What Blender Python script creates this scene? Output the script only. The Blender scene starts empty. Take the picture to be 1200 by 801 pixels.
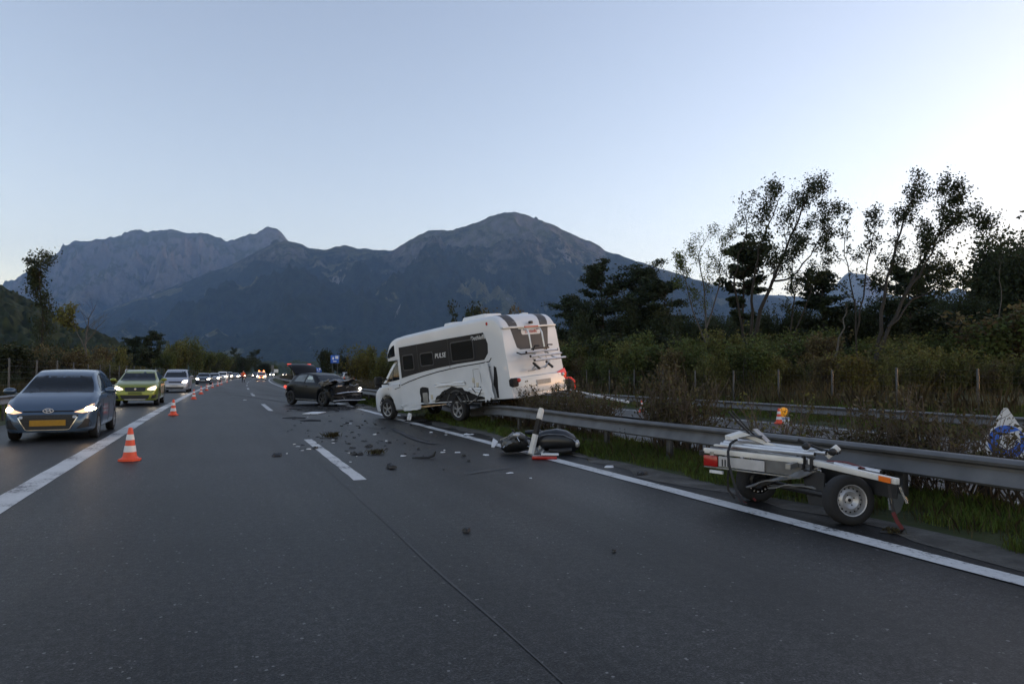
import bpy, bmesh, math, random
import numpy as np
from mathutils import Vector, Matrix
from mathutils.bvhtree import BVHTree

# ------------------------------------------------------------------ camera, sky, light
SC = bpy.context.scene
COL = SC.collection
R = math.radians
CAM_H = 1.41
cam_data = bpy.data.cameras.new('camera')
cam_data.lens = 24.0
cam_data.sensor_width = 36.0
cam_data.clip_start = 0.1
cam_data.clip_end = 60000
cam = bpy.data.objects.new('camera', cam_data)
COL.objects.link(cam)
cam.location = (0, 0, CAM_H)
cam.rotation_euler = (R(90 + 2.612), 0, -math.atan(340 / 800.0))
SC.camera = cam

SUN_EL, SUN_AZ = 8.0, 92.0        # degrees; azimuth clockwise from +Y (the road's direction)
world = bpy.data.worlds.new('World')
SC.world = world
world.use_nodes = True
wn = world.node_tree.nodes
wl = world.node_tree.links
for n in list(wn):
    wn.remove(n)
w_out = wn.new('ShaderNodeOutputWorld')
w_bg = wn.new('ShaderNodeBackground')
w_sky = wn.new('ShaderNodeTexSky')
w_sky.sky_type = 'NISHITA'
w_sky.sun_disc = False
w_sky.sun_elevation = R(SUN_EL)
w_sky.sun_rotation = R(SUN_AZ)
w_sky.altitude = 500
w_sky.air_density = 1.0
w_sky.dust_density = 0.55
w_sky.ozone_density = 1.0
w_bg.inputs['Strength'].default_value = 0.15
w_wb = wn.new('ShaderNodeMix')               # the camera's white balance
w_wb.data_type = 'RGBA'; w_wb.blend_type = 'MULTIPLY'; w_wb.inputs[0].default_value = 1.0
w_wb.inputs[7].default_value = (1.24, 0.955, 0.875, 1)
wl.new(w_sky.outputs[0], w_wb.inputs[6]); wl.new(w_wb.outputs[2], w_bg.inputs['Color'])
wl.new(w_bg.outputs[0], w_out.inputs['Surface'])

sun_data = bpy.data.lights.new('sun', 'SUN')
sun_data.energy = 0.04
sun_data.angle = R(40)
sun_data.color = (1.0, 0.93, 0.86)
sun = bpy.data.objects.new('sun', sun_data)
COL.objects.link(sun)
_sd = Vector((math.sin(R(SUN_AZ)) * math.cos(R(SUN_EL)), math.cos(R(SUN_AZ)) * math.cos(R(SUN_EL)), math.sin(R(SUN_EL))))
sun.rotation_euler = _sd.to_track_quat('Z', 'Y').to_euler()

SC.view_settings.view_transform = 'Standard'
SC.view_settings.look = 'None'
SC.view_settings.gamma = 1.0
SC.view_settings.exposure = 1.55
SC.render.engine = 'CYCLES'
SC.cycles.use_denoising = True
SC.cycles.max_bounces = 6
SC.cycles.diffuse_bounces = 2
SC.cycles.glossy_bounces = 3
SC.cycles.transmission_bounces = 4
SC.cycles.volume_bounces = 1
SC.cycles.transparent_max_bounces = 6
SC.cycles.sample_clamp_indirect = 4.0
SC.cycles.caustics_reflective = False
SC.cycles.caustics_refractive = False

# ------------------------------------------------------------------ pixel helpers (plan a point from its bearing, then build it there)
_yaw = math.atan(340 / 800.0)
_pit = R(2.612)
FW = np.array([math.sin(_yaw) * math.cos(_pit), math.cos(_yaw) * math.cos(_pit), math.sin(_pit)])
RT = np.array([math.cos(_yaw), -math.sin(_yaw), 0.0])
UP = np.cross(RT, FW)
def bearing(u, v):
    return FW + RT * ((u - 600) / 800.0) - UP * ((v - 400.5) / 800.0)
def on_ground(u, v, h=0.0):
    d = bearing(u, v); t = (h - CAM_H) / d[2]
    return Vector((d[0] * t, d[1] * t, h))
def at_depth(u, v, z):
    d = bearing(u, v) * z
    return Vector((d[0], d[1], CAM_H + d[2]))
def at_x(u, v, X):
    d = bearing(u, v); t = X / d[0]
    return Vector((X, d[1] * t, CAM_H + d[2] * t))

def curve_off(y):                  # the motorway bends gently to the right
    return 0.00024 * max(0.0, y - 20.0) ** 2
def curve_ang(y):
    return math.atan(0.00048 * max(0.0, y - 20.0))

# ------------------------------------------------------------------ noise for numpy meshes
_rs = np.random.RandomState(7)
_PERM = _rs.permutation(512)
_PERM = np.concatenate([_PERM, _PERM, _PERM])
_GRAD = _rs.uniform(-1, 1, 2048)
def vnoise(x, y):
    xi = np.floor(x).astype(int); yi = np.floor(y).astype(int)
    xf = x - xi; yf = y - yi
    xf = xf * xf * xf * (xf * (xf * 6 - 15) + 10); yf = yf * yf * yf * (yf * (yf * 6 - 15) + 10)
    def h(a, b):
        return _GRAD[_PERM[(_PERM[a & 511] + (b & 511))] & 2047]
    a = h(xi, yi); b = h(xi + 1, yi); c = h(xi, yi + 1); d = h(xi + 1, yi + 1)
    return (a + (b - a) * xf) + ((c + (d - c) * xf) - (a + (b - a) * xf)) * yf
def fbm(x, y, o=5, g=0.5):
    s = 0; a = 1.0; t = 0
    for i in range(o):
        s = s + a * vnoise(x * 2 ** i + 13.7 * i, y * 2 ** i + 7.1 * i); t += a; a *= g
    return s / t
def ridged(x, y, o=5, g=0.55):
    s = 0; a = 1.0; t = 0
    for i in range(o):
        s = s + a * (1 - 2 * np.abs(vnoise(x * 2 ** i + 31.3 * i, y * 2 ** i + 17.9 * i))); t += a; a *= g
    return s / t

# ------------------------------------------------------------------ materials
MATS = {}
def mat(name, col, rough=0.6, metal=0.0, var=0.12, scale=8.0, bump=0.0, bscale=40.0, coat=0.0, emit=None, estr=0.0, island=0.0, spec=0.5, trans=0.0, alpha=1.0, coords='Object'):
    if name in MATS:
        return MATS[name]
    m = bpy.data.materials.new(name)
    m.use_nodes = True
    nt = m.node_tree; N = nt.nodes; L = nt.links
    b = N['Principled BSDF']
    b.inputs['Roughness'].default_value = rough
    b.inputs['Metallic'].default_value = metal
    b.inputs['Specular IOR Level'].default_value = spec
    if coat:
        b.inputs['Coat Weight'].default_value = coat
        b.inputs['Coat Roughness'].default_value = 0.06
    if trans:
        b.inputs['Transmission Weight'].default_value = trans
    if emit:
        b.inputs['Emission Color'].default_value = (*emit, 1)
        b.inputs['Emission Strength'].default_value = estr
    b.inputs['Base Color'].default_value = (*col, 1)
    tc = N.new('ShaderNodeTexCoord')
    last = None
    if var:
        nz = N.new('ShaderNodeTexNoise'); nz.inputs['Scale'].default_value = scale; nz.inputs['Detail'].default_value = 6
        L.new(tc.outputs[coords], nz.inputs['Vector'])
        cr = N.new('ShaderNodeValToRGB')
        cr.color_ramp.elements[0].position = 0.3; cr.color_ramp.elements[1].position = 0.7
        cr.color_ramp.elements[0].color = (*[c * (1 - var) for c in col], 1)
        cr.color_ramp.elements[1].color = (*[min(1, c * (1 + var)) for c in col], 1)
        L.new(nz.outputs['Fac'], cr.inputs['Fac'])
        last = cr.outputs['Color']
        mr = N.new('ShaderNodeMapRange')
        mr.inputs['To Min'].default_value = max(0.02, rough * 0.88); mr.inputs['To Max'].default_value = min(1, rough * 1.12)
        L.new(nz.outputs['Fac'], mr.inputs['Value']); L.new(mr.outputs[0], b.inputs['Roughness'])
    if island:
        ge = N.new('ShaderNodeNewGeometry')
        hs = N.new('ShaderNodeHueSaturation')
        m1 = N.new('ShaderNodeMapRange'); m1.inputs['To Min'].default_value = 1 - island; m1.inputs['To Max'].default_value = 1 + island
        m2 = N.new('ShaderNodeMapRange'); m2.inputs['To Min'].default_value = 0.5 - island * 0.10; m2.inputs['To Max'].default_value = 0.5 + island * 0.06
        L.new(ge.outputs['Random Per Island'], m1.inputs['Value']); L.new(ge.outputs['Random Per Island'], m2.inputs['Value'])
        L.new(m1.outputs[0], hs.inputs['Value']); L.new(m2.outputs[0], hs.inputs['Hue'])
        if last: L.new(last, hs.inputs['Color'])
        else: hs.inputs['Color'].default_value = (*col, 1)
        last = hs.outputs['Color']
    if last:
        L.new(last, b.inputs['Base Color'])
    if bump:
        n2 = N.new('ShaderNodeTexNoise'); n2.inputs['Scale'].default_value = bscale; n2.inputs['Detail'].default_value = 4
        L.new(tc.outputs[coords], n2.inputs['Vector'])
        bp = N.new('ShaderNodeBump'); bp.inputs['Strength'].default_value = bump; bp.inputs['Distance'].default_value = 0.02
        L.new(n2.outputs['Fac'], bp.inputs['Height']); L.new(bp.outputs['Normal'], b.inputs['Normal'])
    MATS[name] = m
    return m

def leaf_mat(name, col, island=0.35, back=0.35):
    if name in MATS: return MATS[name]
    m = mat(name, col, rough=0.7, var=0.25, scale=0.35, island=island, spec=0.25)
    nt = m.node_tree; N = nt.nodes; L = nt.links
    b = N['Principled BSDF']; out = [n for n in N if n.type == 'OUTPUT_MATERIAL'][0]
    tr = N.new('ShaderNodeBsdfTranslucent'); mx = N.new('ShaderNodeMixShader'); mx.inputs[0].default_value = back
    src = b.inputs['Base Color'].links[0].from_socket
    L.new(src, tr.inputs['Color'])
    L.new(b.outputs[0], mx.inputs[1]); L.new(tr.outputs[0], mx.inputs[2]); L.new(mx.outputs[0], out.inputs['Surface'])
    return m

# ------------------------------------------------------------------ objects
def tag(o, label=None, cat=None, group=None, kind=None):
    if label: o['label'] = label
    if cat: o['category'] = cat
    if group: o['group'] = group
    if kind: o['kind'] = kind
    return o
def empty(name, loc=(0, 0, 0), rot=(0, 0, 0), scale=1.0):
    o = bpy.data.objects.new(name, None)
    COL.objects.link(o)
    o.empty_display_size = 0.2
    o.location = loc; o.rotation_euler = rot; o.scale = (scale,) * 3
    return o
def link(name, me, parent=None, loc=None, rot=None):
    o = bpy.data.objects.new(name, me)
    COL.objects.link(o)
    if parent: o.parent = parent
    if loc is not None: o.location = loc
    if rot is not None: o.rotation_euler = rot
    return o
def copy_tree(o, parent=None):
    c = o.copy(); COL.objects.link(c); c.parent = parent
    for ch in list(o.children): copy_tree(ch, c)
    return c
def np_mesh(name, V, Q, material, smooth=False):
    """V (N,3) float, Q (M,k) int faces of one size k"""
    V = np.asarray(V, np.float32); Q = np.asarray(Q, np.int32)
    me = bpy.data.meshes.new(name)
    k = Q.shape[1]
    me.vertices.add(len(V)); me.vertices.foreach_set('co', V.ravel())
    me.loops.add(Q.size); me.loops.foreach_set('vertex_index', Q.ravel())
    me.polygons.add(len(Q)); me.polygons.foreach_set('loop_start', np.arange(0, Q.size, k, dtype=np.int32))
    if smooth: me.polygons.foreach_set('use_smooth', np.ones(len(Q), bool))
    me.update(calc_edges=True); me.validate()
    if material: me.materials.append(material)
    return me

class MB:
    """collects shapes and links them as one mesh object"""
    def __init__(s): s.v = []; s.f = []; s.sm = []
    def add(s, vs, fs, smooth=False):
        b = len(s.v); s.v += [tuple(p) for p in vs]
        s.f += [tuple(i + b for i in f) for f in fs]; s.sm += [smooth] * len(fs)
        return s
    def box(s, c, d, rot=None, taper=1.0):
        x, y, z = (k / 2 for k in d)
        vs = [Vector((sx * x * (taper if sz > 0 else 1), sy * y * (taper if sz > 0 else 1), sz * z)) for sz in (-1, 1) for sy in (-1, 1) for sx in (-1, 1)]
        if rot is not None: vs = [rot @ p for p in vs]
        vs = [p + Vector(c) for p in vs]
        return s.add(vs, [(0, 2, 3, 1), (4, 5, 7, 6), (0, 1, 5, 4), (1, 3, 7, 5), (3, 2, 6, 7), (2, 0, 4, 6)])
    def bar(s, a, b, w, h, up=(0, 0, 1)):
        a = Vector(a); b = Vector(b); d = (b - a).normalized(); upv = Vector(up)
        r = d.cross(upv)
        if r.length < 1e-4: r = d.cross(Vector((1, 0, 0)))
        r.normalize(); u = r.cross(d)
        vs = [p + r * sx * w / 2 + u * sz * h / 2 for p in (a, b) for sx, sz in ((-1, -1), (1, -1), (1, 1), (-1, 1))]
        return s.add(vs, [(0, 1, 2, 3), (7, 6, 5, 4), (0, 4, 5, 1), (1, 5, 6, 2), (2, 6, 7, 3), (3, 7, 4, 0)])
    def tube(s, pts, rad, n=8, cap=True):
        pts = [Vector(p) for p in pts]
        if not hasattr(rad, '__len__'): rad = [rad] * len(pts)
        vs = []; fs = []
        ref = Vector((0, 0, 1))
        for i, p in enumerate(pts):
            d = (pts[min(i + 1, len(pts) - 1)] - pts[max(i - 1, 0)]).normalized()
            r = d.cross(ref)
            if r.length < 0.05: r = d.cross(Vector((1, 0, 0)))
            r.normalize(); u = r.cross(d)
            vs += [p + (r * math.cos(2 * math.pi * k / n) + u * math.sin(2 * math.pi * k / n)) * rad[i] for k in range(n)]
        for i in range(len(pts) - 1):
            for k in range(n):
                fs.append((i * n + k, i * n + (k + 1) % n, (i + 1) * n + (k + 1) % n, (i + 1) * n + k))
        s.add(vs, fs, True)
        if cap:
            s.add(vs[:n], [tuple(range(n))[::-1]]); s.add(vs[-n:], [tuple(range(n))])
        return s
    def lathe(s, prof, n=24, axis='z', c=(0, 0, 0), smooth=True):
        vs = []; fs = []
        for (r, h) in prof:
            for k in range(n):
                a = 2 * math.pi * k / n
                p = (r * math.cos(a), r * math.sin(a), h)
                if axis == 'y': p = (p[0], h, p[1])
                if axis == 'x': p = (h, p[0], p[1])
                vs.append((p[0] + c[0], p[1] + c[1], p[2] + c[2]))
        for i in range(len(prof) - 1):
            for k in range(n):
                fs.append((i * n + k, i * n + (k + 1) % n, (i + 1) * n + (k + 1) % n, (i + 1) * n + k))
        return s.add(vs, fs, smooth)
    def prism(s, poly, a, b, axis='y'):
        """2D polygon extruded between a and b on an axis"""
        n = len(poly)
        def P(p, t):
            if axis == 'y': return (p[0], t, p[1])
            if axis == 'x': return (t, p[0], p[1])
            return (p[0], p[1], t)
        vs = [P(p, a) for p in poly] + [P(p, b) for p in poly]
        fs = [tuple(range(n)), tuple(range(2 * n - 1, n - 1, -1))] + [(i, i + n, (i + 1) % n + n, (i + 1) % n) for i in range(n)]
        return s.add(vs, fs)
    def loft(s, secs, closed=True, cap=True, smooth=True):
        n = len(secs[0]); vs = [p for q in secs for p in q]; fs = []
        for i in range(len(secs) - 1):
            for k in range(n if closed else n - 1):
                fs.append((i * n + k, i * n + (k + 1) % n, (i + 1) * n + (k + 1) % n, (i + 1) * n + k))
        s.add(vs, fs, smooth)
        if cap:
            s.add(secs[0], [tuple(range(n))[::-1]]); s.add(secs[-1], [tuple(range(n))])
        return s
    def ball(s, c, r, nu=12, nv=8, f=None):
        vs = []; fs = []
        for j in range(nv + 1):
            t = math.pi * j / nv
            for k in range(nu):
                a = 2 * math.pi * k / nu
                q = Vector((math.sin(t) * math.cos(a), math.sin(t) * math.sin(a), math.cos(t)))
                if f: q = f(q)
                vs.append((c[0] + q[0] * r[0], c[1] + q[1] * r[1], c[2] + q[2] * r[2]))
        for j in range(nv):
            for k in range(nu):
                fs.append((j * nu + k, (j + 1) * nu + k, (j + 1) * nu + (k + 1) % nu, j * nu + (k + 1) % nu))
        return s.add(vs, fs, True)
    def mesh(s, name, material, bevel=0.0, sharp=35):
        me = bpy.data.meshes.new(name)
        me.from_pydata(s.v, [], s.f)
        me.polygons.foreach_set('use_smooth', s.sm)
        me.update()
        bm = bmesh.new(); bm.from_mesh(me)
        bmesh.ops.remove_doubles(bm, verts=bm.verts, dist=1e-5)
        bmesh.ops.recalc_face_normals(bm, faces=bm.faces)
        if bevel:
            ed = [e for e in bm.edges if len(e.link_faces) == 2 and e.calc_face_angle(0) > R(40)]
            bmesh.ops.bevel(bm, geom=ed, offset=bevel, segments=2, profile=0.5, affect='EDGES')
            for f in bm.faces: f.smooth = True
        bm.to_mesh(me); bm.free()
        try: me.set_sharp_from_angle(angle=R(sharp))
        except Exception: pass
        if material: me.materials.append(material)
        return me
    def build(s, name, material, parent=None, bevel=0.0, loc=None, rot=None, sharp=35):
        return link(name, s.mesh(name, material, bevel, sharp), parent, loc, rot)

def text_mesh(txt, size, material, extrude=0.002, shear=0.0):
    cu = bpy.data.curves.new('lettering', 'FONT'); cu.body = txt; cu.size = size; cu.extrude = extrude; cu.resolution_u = 3; cu.shear = shear
    cu.align_x = 'CENTER'; cu.align_y = 'CENTER'
    o = bpy.data.objects.new('lettering', cu); COL.objects.link(o)
    dg = bpy.context.evaluated_depsgraph_get(); dg.update()
    me = bpy.data.meshes.new_from_object(o.evaluated_get(dg))
    bpy.data.objects.remove(o); bpy.data.curves.remove(cu)
    me.materials.clear(); me.materials.append(material)
    return me
def interp(pts, x):
    if x <= pts[0][0]: return pts[0][1]
    for (a, va), (b, vb) in zip(pts, pts[1:]):
        if x <= b:
            t = (x - a) / (b - a); return va + (vb - va) * t
    return pts[-1][1]
def sm_interp(pts, x):             # monotone cubic
    xs = [p[0] for p in pts]; ys = [p[1] for p in pts]
    if x <= xs[0]: return ys[0]
    if x >= xs[-1]: return ys[-1]
    n = len(xs); d = [(ys[i + 1] - ys[i]) / (xs[i + 1] - xs[i]) for i in range(n - 1)]
    m = [d[0]] + [0 if d[i - 1] * d[i] <= 0 else 2 * d[i - 1] * d[i] / (d[i - 1] + d[i]) for i in range(1, n - 1)] + [d[-1]]
    for i in range(n - 1):
        if x <= xs[i + 1]:
            h = xs[i + 1] - xs[i]; t = (x - xs[i]) / h
            return (2 * t ** 3 - 3 * t * t + 1) * ys[i] + (t ** 3 - 2 * t * t + t) * h * m[i] + (-2 * t ** 3 + 3 * t * t) * ys[i + 1] + (t ** 3 - t * t) * h * m[i + 1]
# ------------------------------------------------------------------ terrain and road
def ground_material(name, cols, scale, scale2=None):
    m = bpy.data.materials.new(name); m.use_nodes = True
    nt = m.node_tree; N = nt.nodes; L = nt.links; b = N['Principled BSDF']
    b.inputs['Roughness'].default_value = 0.9; b.inputs['Specular IOR Level'].default_value = 0.2
    tc = N.new('ShaderNodeTexCoord')
    nz = N.new('ShaderNodeTexNoise'); nz.inputs['Scale'].default_value = scale; nz.inputs['Detail'].default_value = 9; nz.inputs['Roughness'].default_value = 0.65
    L.new(tc.outputs['Object'], nz.inputs['Vector'])
    cr = N.new('ShaderNodeValToRGB'); e = cr.color_ramp.elements
    while len(e) < len(cols): e.new(0.5)
    for i, c in enumerate(cols):
        e[i].position = 0.3 + 0.4 * i / (len(cols) - 1); e[i].color = (*c, 1)
    L.new(nz.outputs['Fac'], cr.inputs['Fac']); L.new(cr.outputs['Color'], b.inputs['Base Color'])
    bp = N.new('ShaderNodeBump'); bp.inputs['Strength'].default_value = 0.5; bp.inputs['Distance'].default_value = 0.05
    n2 = N.new('ShaderNodeTexNoise'); n2.inputs['Scale'].default_value = scale2 or scale * 6; n2.inputs['Detail'].default_value = 6
    L.new(tc.outputs['Object'], n2.inputs['Vector']); L.new(n2.outputs['Fac'], bp.inputs['Height']); L.new(bp.outputs['Normal'], b.inputs['Normal'])
    return m

def asphalt_material():
    m = bpy.data.materials.new('asphalt'); m.use_nodes = True
    nt = m.node_tree; N = nt.nodes; L = nt.links; b = N['Principled BSDF']
    tc = N.new('ShaderNodeTexCoord')
    def noise(s, d=4, vec=None, r=0.6):
        n = N.new('ShaderNodeTexNoise'); n.inputs['Scale'].default_value = s; n.inputs['Detail'].default_value = d; n.inputs['Roughness'].default_value = r
        L.new(vec or tc.outputs['Object'], n.inputs['Vector']); return n.outputs['Fac']
    def ramp(fac, stops):
        c = N.new('ShaderNodeValToRGB'); e = c.color_ramp.elements
        while len(e) < len(stops): e.new(0.5)
        for i, (p, col) in enumerate(stops): e[i].position = p; e[i].color = (*((col,) * 3 if not hasattr(col, '__len__') else col), 1)
        L.new(fac, c.inputs['Fac']); return c.outputs['Color']
    def mix(mode, a, bb, fac=1.0):
        x = N.new('ShaderNodeMix'); x.data_type = 'RGBA'; x.blend_type = mode
        x.inputs[0].default_value = fac
        L.new(a, x.inputs[6]); L.new(bb, x.inputs[7]); return x.outputs[2]
    mp = N.new('ShaderNodeMapping'); mp.inputs['Scale'].default_value = (1.0, 0.045, 1)      # long streaks of wear along the lanes
    L.new(tc.outputs['Object'], mp.inputs['Vector'])
    base = ramp(noise(0.35, 6), [(0.3, (0.015, 0.0148, 0.0145)), (0.7, (0.031, 0.0305, 0.0298))])
    streak = ramp(noise(1.3, 5, mp.outputs[0]), [(0.3, 0.70), (0.7, 1.28)])
    grain = mix('MULTIPLY', ramp(noise(70, 3, None, 0.85), [(0.36, 0.25), (0.5, 0.85), (0.64, 2.4)]), ramp(noise(17, 5, None, 0.8), [(0.36, 0.45), (0.5, 1.0), (0.64, 1.8)]))
    sx = N.new('ShaderNodeSeparateXYZ'); L.new(tc.outputs['Object'], sx.inputs[0])          # wheel tracks worn into each lane
    wm = N.new('ShaderNodeMath'); wm.operation = 'MULTIPLY'; wm.inputs[1].default_value = 2 * math.pi / 1.85; L.new(sx.outputs[0], wm.inputs[0])
    ws_ = N.new('ShaderNodeMath'); ws_.operation = 'SINE'; L.new(wm.outputs[0], ws_.inputs[0])
    wr_m = N.new('ShaderNodeMapRange'); wr_m.inputs['From Min'].default_value = -1; wr_m.inputs['To Min'].default_value = 0.0; L.new(ws_.outputs[0], wr_m.inputs['Value'])
    track = ramp(wr_m.outputs[0], [(0.1, 0.86), (0.9, 1.16)])
    col = mix('MULTIPLY', mix('MULTIPLY', mix('MULTIPLY', base, streak), track), grain)
    vo = N.new('ShaderNodeTexVoronoi'); vo.inputs['Scale'].default_value = 20; L.new(tc.outputs['Object'], vo.inputs['Vector'])   # pale chips of stone
    chip = ramp(vo.outputs['Distance'], [(0.0, 1.0), (0.17, 1.0), (0.20, 0.0)])
    sel = ramp(noise(9, 2), [(0.57, 0.0), (0.61, 1.0)])
    chips = mix('MULTIPLY', chip, sel)
    x = N.new('ShaderNodeMix'); x.data_type = 'RGBA'; L.new(chips, x.inputs[0]); L.new(col, x.inputs[6]); x.inputs[7].default_value = (0.17, 0.17, 0.165, 1)
    L.new(x.outputs[2], b.inputs['Base Color'])
    rr = N.new('ShaderNodeMapRange'); L.new(noise(0.6, 5, mp.outputs[0]), rr.inputs['Value']); rr.inputs['To Min'].default_value = 0.36; rr.inputs['To Max'].default_value = 0.56
    L.new(rr.outputs[0], b.inputs['Roughness'])
    b.inputs['Specular IOR Level'].default_value = 0.14
    bp = N.new('ShaderNodeBump'); bp.inputs['Strength'].default_value = 0.35; bp.inputs['Distance'].default_value = 0.006
    L.new(noise(120, 2), bp.inputs['Height']); L.new(bp.outputs['Normal'], b.inputs['Normal'])
    return m

def paint_material(name='road_paint', col=(0.56, 0.56, 0.55), worn=0.50):
    m = bpy.data.materials.new(name); m.use_nodes = True
    nt = m.node_tree; N = nt.nodes; L = nt.links; b = N['Principled BSDF']
    b.inputs['Roughness'].default_value = 0.6
    tc = N.new('ShaderNodeTexCoord')
    n1 = N.new('ShaderNodeTexNoise'); n1.inputs['Scale'].default_value = 26; n1.inputs['Detail'].default_value = 7; n1.inputs['Roughness'].default_value = 0.7
    n2 = N.new('ShaderNodeTexNoise'); n2.inputs['Scale'].default_value = 1.6; n2.inputs['Detail'].default_value = 4
    L.new(tc.outputs['Object'], n1.inputs['Vector']); L.new(tc.outputs['Object'], n2.inputs['Vector'])
    ad = N.new('ShaderNodeMath'); ad.operation = 'ADD'; L.new(n1.outputs['Fac'], ad.inputs[0]); L.new(n2.outputs['Fac'], ad.inputs[1])
    cr = N.new('ShaderNodeValToRGB'); e = cr.color_ramp.elements
    e[0].position = worn * 0.5 + 0.16; e[0].color = (0.09, 0.09, 0.095, 1)
    e[1].position = worn * 0.5 + 0.21; e[1].color = (*[c * 0.82 for c in col], 1)
    k = e.new(0.62); k.color = (*col, 1)
    hf = N.new('ShaderNodeMath'); hf.operation = 'MULTIPLY'; hf.inputs[1].default_value = 0.5; L.new(ad.outputs[0], hf.inputs[0])
    L.new(hf.outputs[0], cr.inputs['Fac']); L.new(cr.outputs['Color'], b.inputs['Base Color'])
    return m

M_ASPH = asphalt_material()
M_PAINT = paint_material()
M_VERGE = ground_material('verge_soil', [(0.030, 0.038, 0.016), (0.045, 0.055, 0.022), (0.065, 0.060, 0.034)], 1.4)
M_DIRT = ground_material('gutter_dirt', [(0.05, 0.047, 0.043), (0.085, 0.08, 0.072), (0.14, 0.135, 0.125)], 3.0)
M_FIELD = ground_material('field', [(0.035, 0.05, 0.018), (0.06, 0.075, 0.03), (0.10, 0.10, 0.045)], 0.006, 0.4)

def ysteps(a, b):
    ys = [a]
    while ys[-1] < b: ys.append(ys[-1] + (0.5 if ys[-1] < 40 else 3 if ys[-1] < 150 else 12))
    ys[-1] = b
    return ys
def sweep(name, prof, material, y0=-30, y1=520, wob=None, parent=None, smooth=True):
    ys = ysteps(y0, y1); n = len(prof); V = []; Q = []
    for y in ys:
        o = curve_off(y)
        for k, (x, z) in enumerate(prof):
            dx = wob(k, y) if wob else 0.0
            V.append((x + o + dx, y, z))
    for i in range(len(ys) - 1):
        for k in range(n - 1):
            a = i * n + k; Q.append((a, a + 1, a + n + 1, a + n))
    return link(name, np_mesh(name, V, Q, material, smooth), parent)

# valley floor: one sheet that reaches beyond the mountains' feet
_g = np.concatenate([np.linspace(-9000, -400, 18), np.linspace(-350, 350, 29), np.linspace(400, 9000, 18)])
_h = np.concatenate([np.linspace(-400, 300, 15), np.linspace(350, 12500, 50)])
GX, GY = np.meshgrid(_g, _h)
GZ = -0.32 + 0 * GX
_i = np.arange(GX.size).reshape(GX.shape)
tag(link('ground', np_mesh('ground', np.stack([GX, GY, GZ], -1).reshape(-1, 3), np.stack([_i[:-1, :-1], _i[:-1, 1:], _i[1:, 1:], _i[1:, :-1]], -1).reshape(-1, 4), M_FIELD)), kind='structure')

road = tag(sweep('road', [(-5.5, -0.02), (-5.4, 0.0), (-2.0, 0.0), (2.0, 0.0), (5.7, 0.0), (5.85, -0.05)], M_ASPH), kind='structure')
opp = tag(sweep('opposite_road', [(8.0, -0.19), (8.3, -0.15), (12, -0.15), (16.5, -0.15), (16.75, -0.2)], M_ASPH), kind='structure')
tag(sweep('left_verge', [(-5.35, -0.045), (-5.6, 0.0), (-7.0, -0.03), (-9.5, 0.05), (-14, 0.2), (-24, 0.1), (-34, -0.4)], M_VERGE,
          wob=lambda k, y: 0.06 * math.sin(y * 2.1) + 0.04 * math.sin(y * 5.3) if k == 1 else 0), kind='structure')
tag(sweep('median_strip', [(5.72, -0.03), (5.95, 0.03), (6.5, 0.05), (7.1, 0.06), (7.7, -0.02), (8.15, -0.17)], M_VERGE,
          wob=lambda k, y: (0.10 * math.sin(y * 1.7) + 0.05 * math.sin(y * 4.9)) if k == 1 else 0), kind='structure')
tag(sweep('right_verge', [(16.6, -0.22), (16.9, -0.13), (18.5, -0.08), (21, 0.1), (26, 0.22), (40, 0.3), (90, 0.2), (110, -0.5)], M_VERGE), kind='structure')
# grit and soil washed along the edge of the carriageway
tag(sweep('gutter_dirt', [(5.42, 0.004), (5.55, 0.007), (5.72, 0.009), (5.86, 0.004)], M_DIRT, 0, 60,
          wob=lambda k, y: (0.13 * math.sin(y * 1.3 + 1) + 0.10 * math.sin(y * 3.1) + 0.06 * math.sin(y * 7.7)) if k == 0 else 0), kind='structure')

Z1 = 0.004
sweep('edge_line', [(-2.32, Z1), (-2.02, Z1)], M_PAINT, parent=road, wob=lambda k, y: 0.004 * math.sin(y * 3.7 + k * 2) + 0.003 * math.sin(y * 9.1 + k))
sweep('edge_line', [(4.90, Z1 + 0.004), (5.12, Z1 + 0.004)], M_PAINT, parent=road, wob=lambda k, y: 0.004 * math.sin(y * 2.9 + k * 2) + 0.003 * math.sin(y * 8.3 + k))
for i in range(20):
    a = 9.15 + 18.0 * i
    if a < 460:
        sweep('lane_dash', [(1.63, Z1), (1.80, Z1)], M_PAINT, a, a + 6.0, parent=road, wob=lambda k, y: 0.006 * math.sin(y * 6 + k))
M_SEAM = mat('seam_bitumen', (0.034, 0.034, 0.034), 0.6, var=0.4, scale=6)
sweep('asphalt_seam', [(1.443, Z1), (1.457, Z1)], M_SEAM, 0, 200, parent=road, wob=lambda k, y: 0.006 * math.sin(y * 0.8) + 0.005 * math.sin(y * 2.3) + 0.004 * math.sin(y * 11 + k * 2))
sweep('edge_line', [(15.80, -0.146), (15.98, -0.146)], M_PAINT, parent=opp)
sweep('edge_line', [(8.75, -0.146), (8.93, -0.146)], M_PAINT, parent=opp)
for i in range(14):
    sweep('lane_dash', [(12.4, -0.146), (12.55, -0.146)], M_PAINT, 4 + 18.0 * i, 10 + 18.0 * i, parent=opp)
M_SCR = mat('scratch_pale', (0.075, 0.075, 0.075), 0.7, var=0.4, scale=9)
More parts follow.
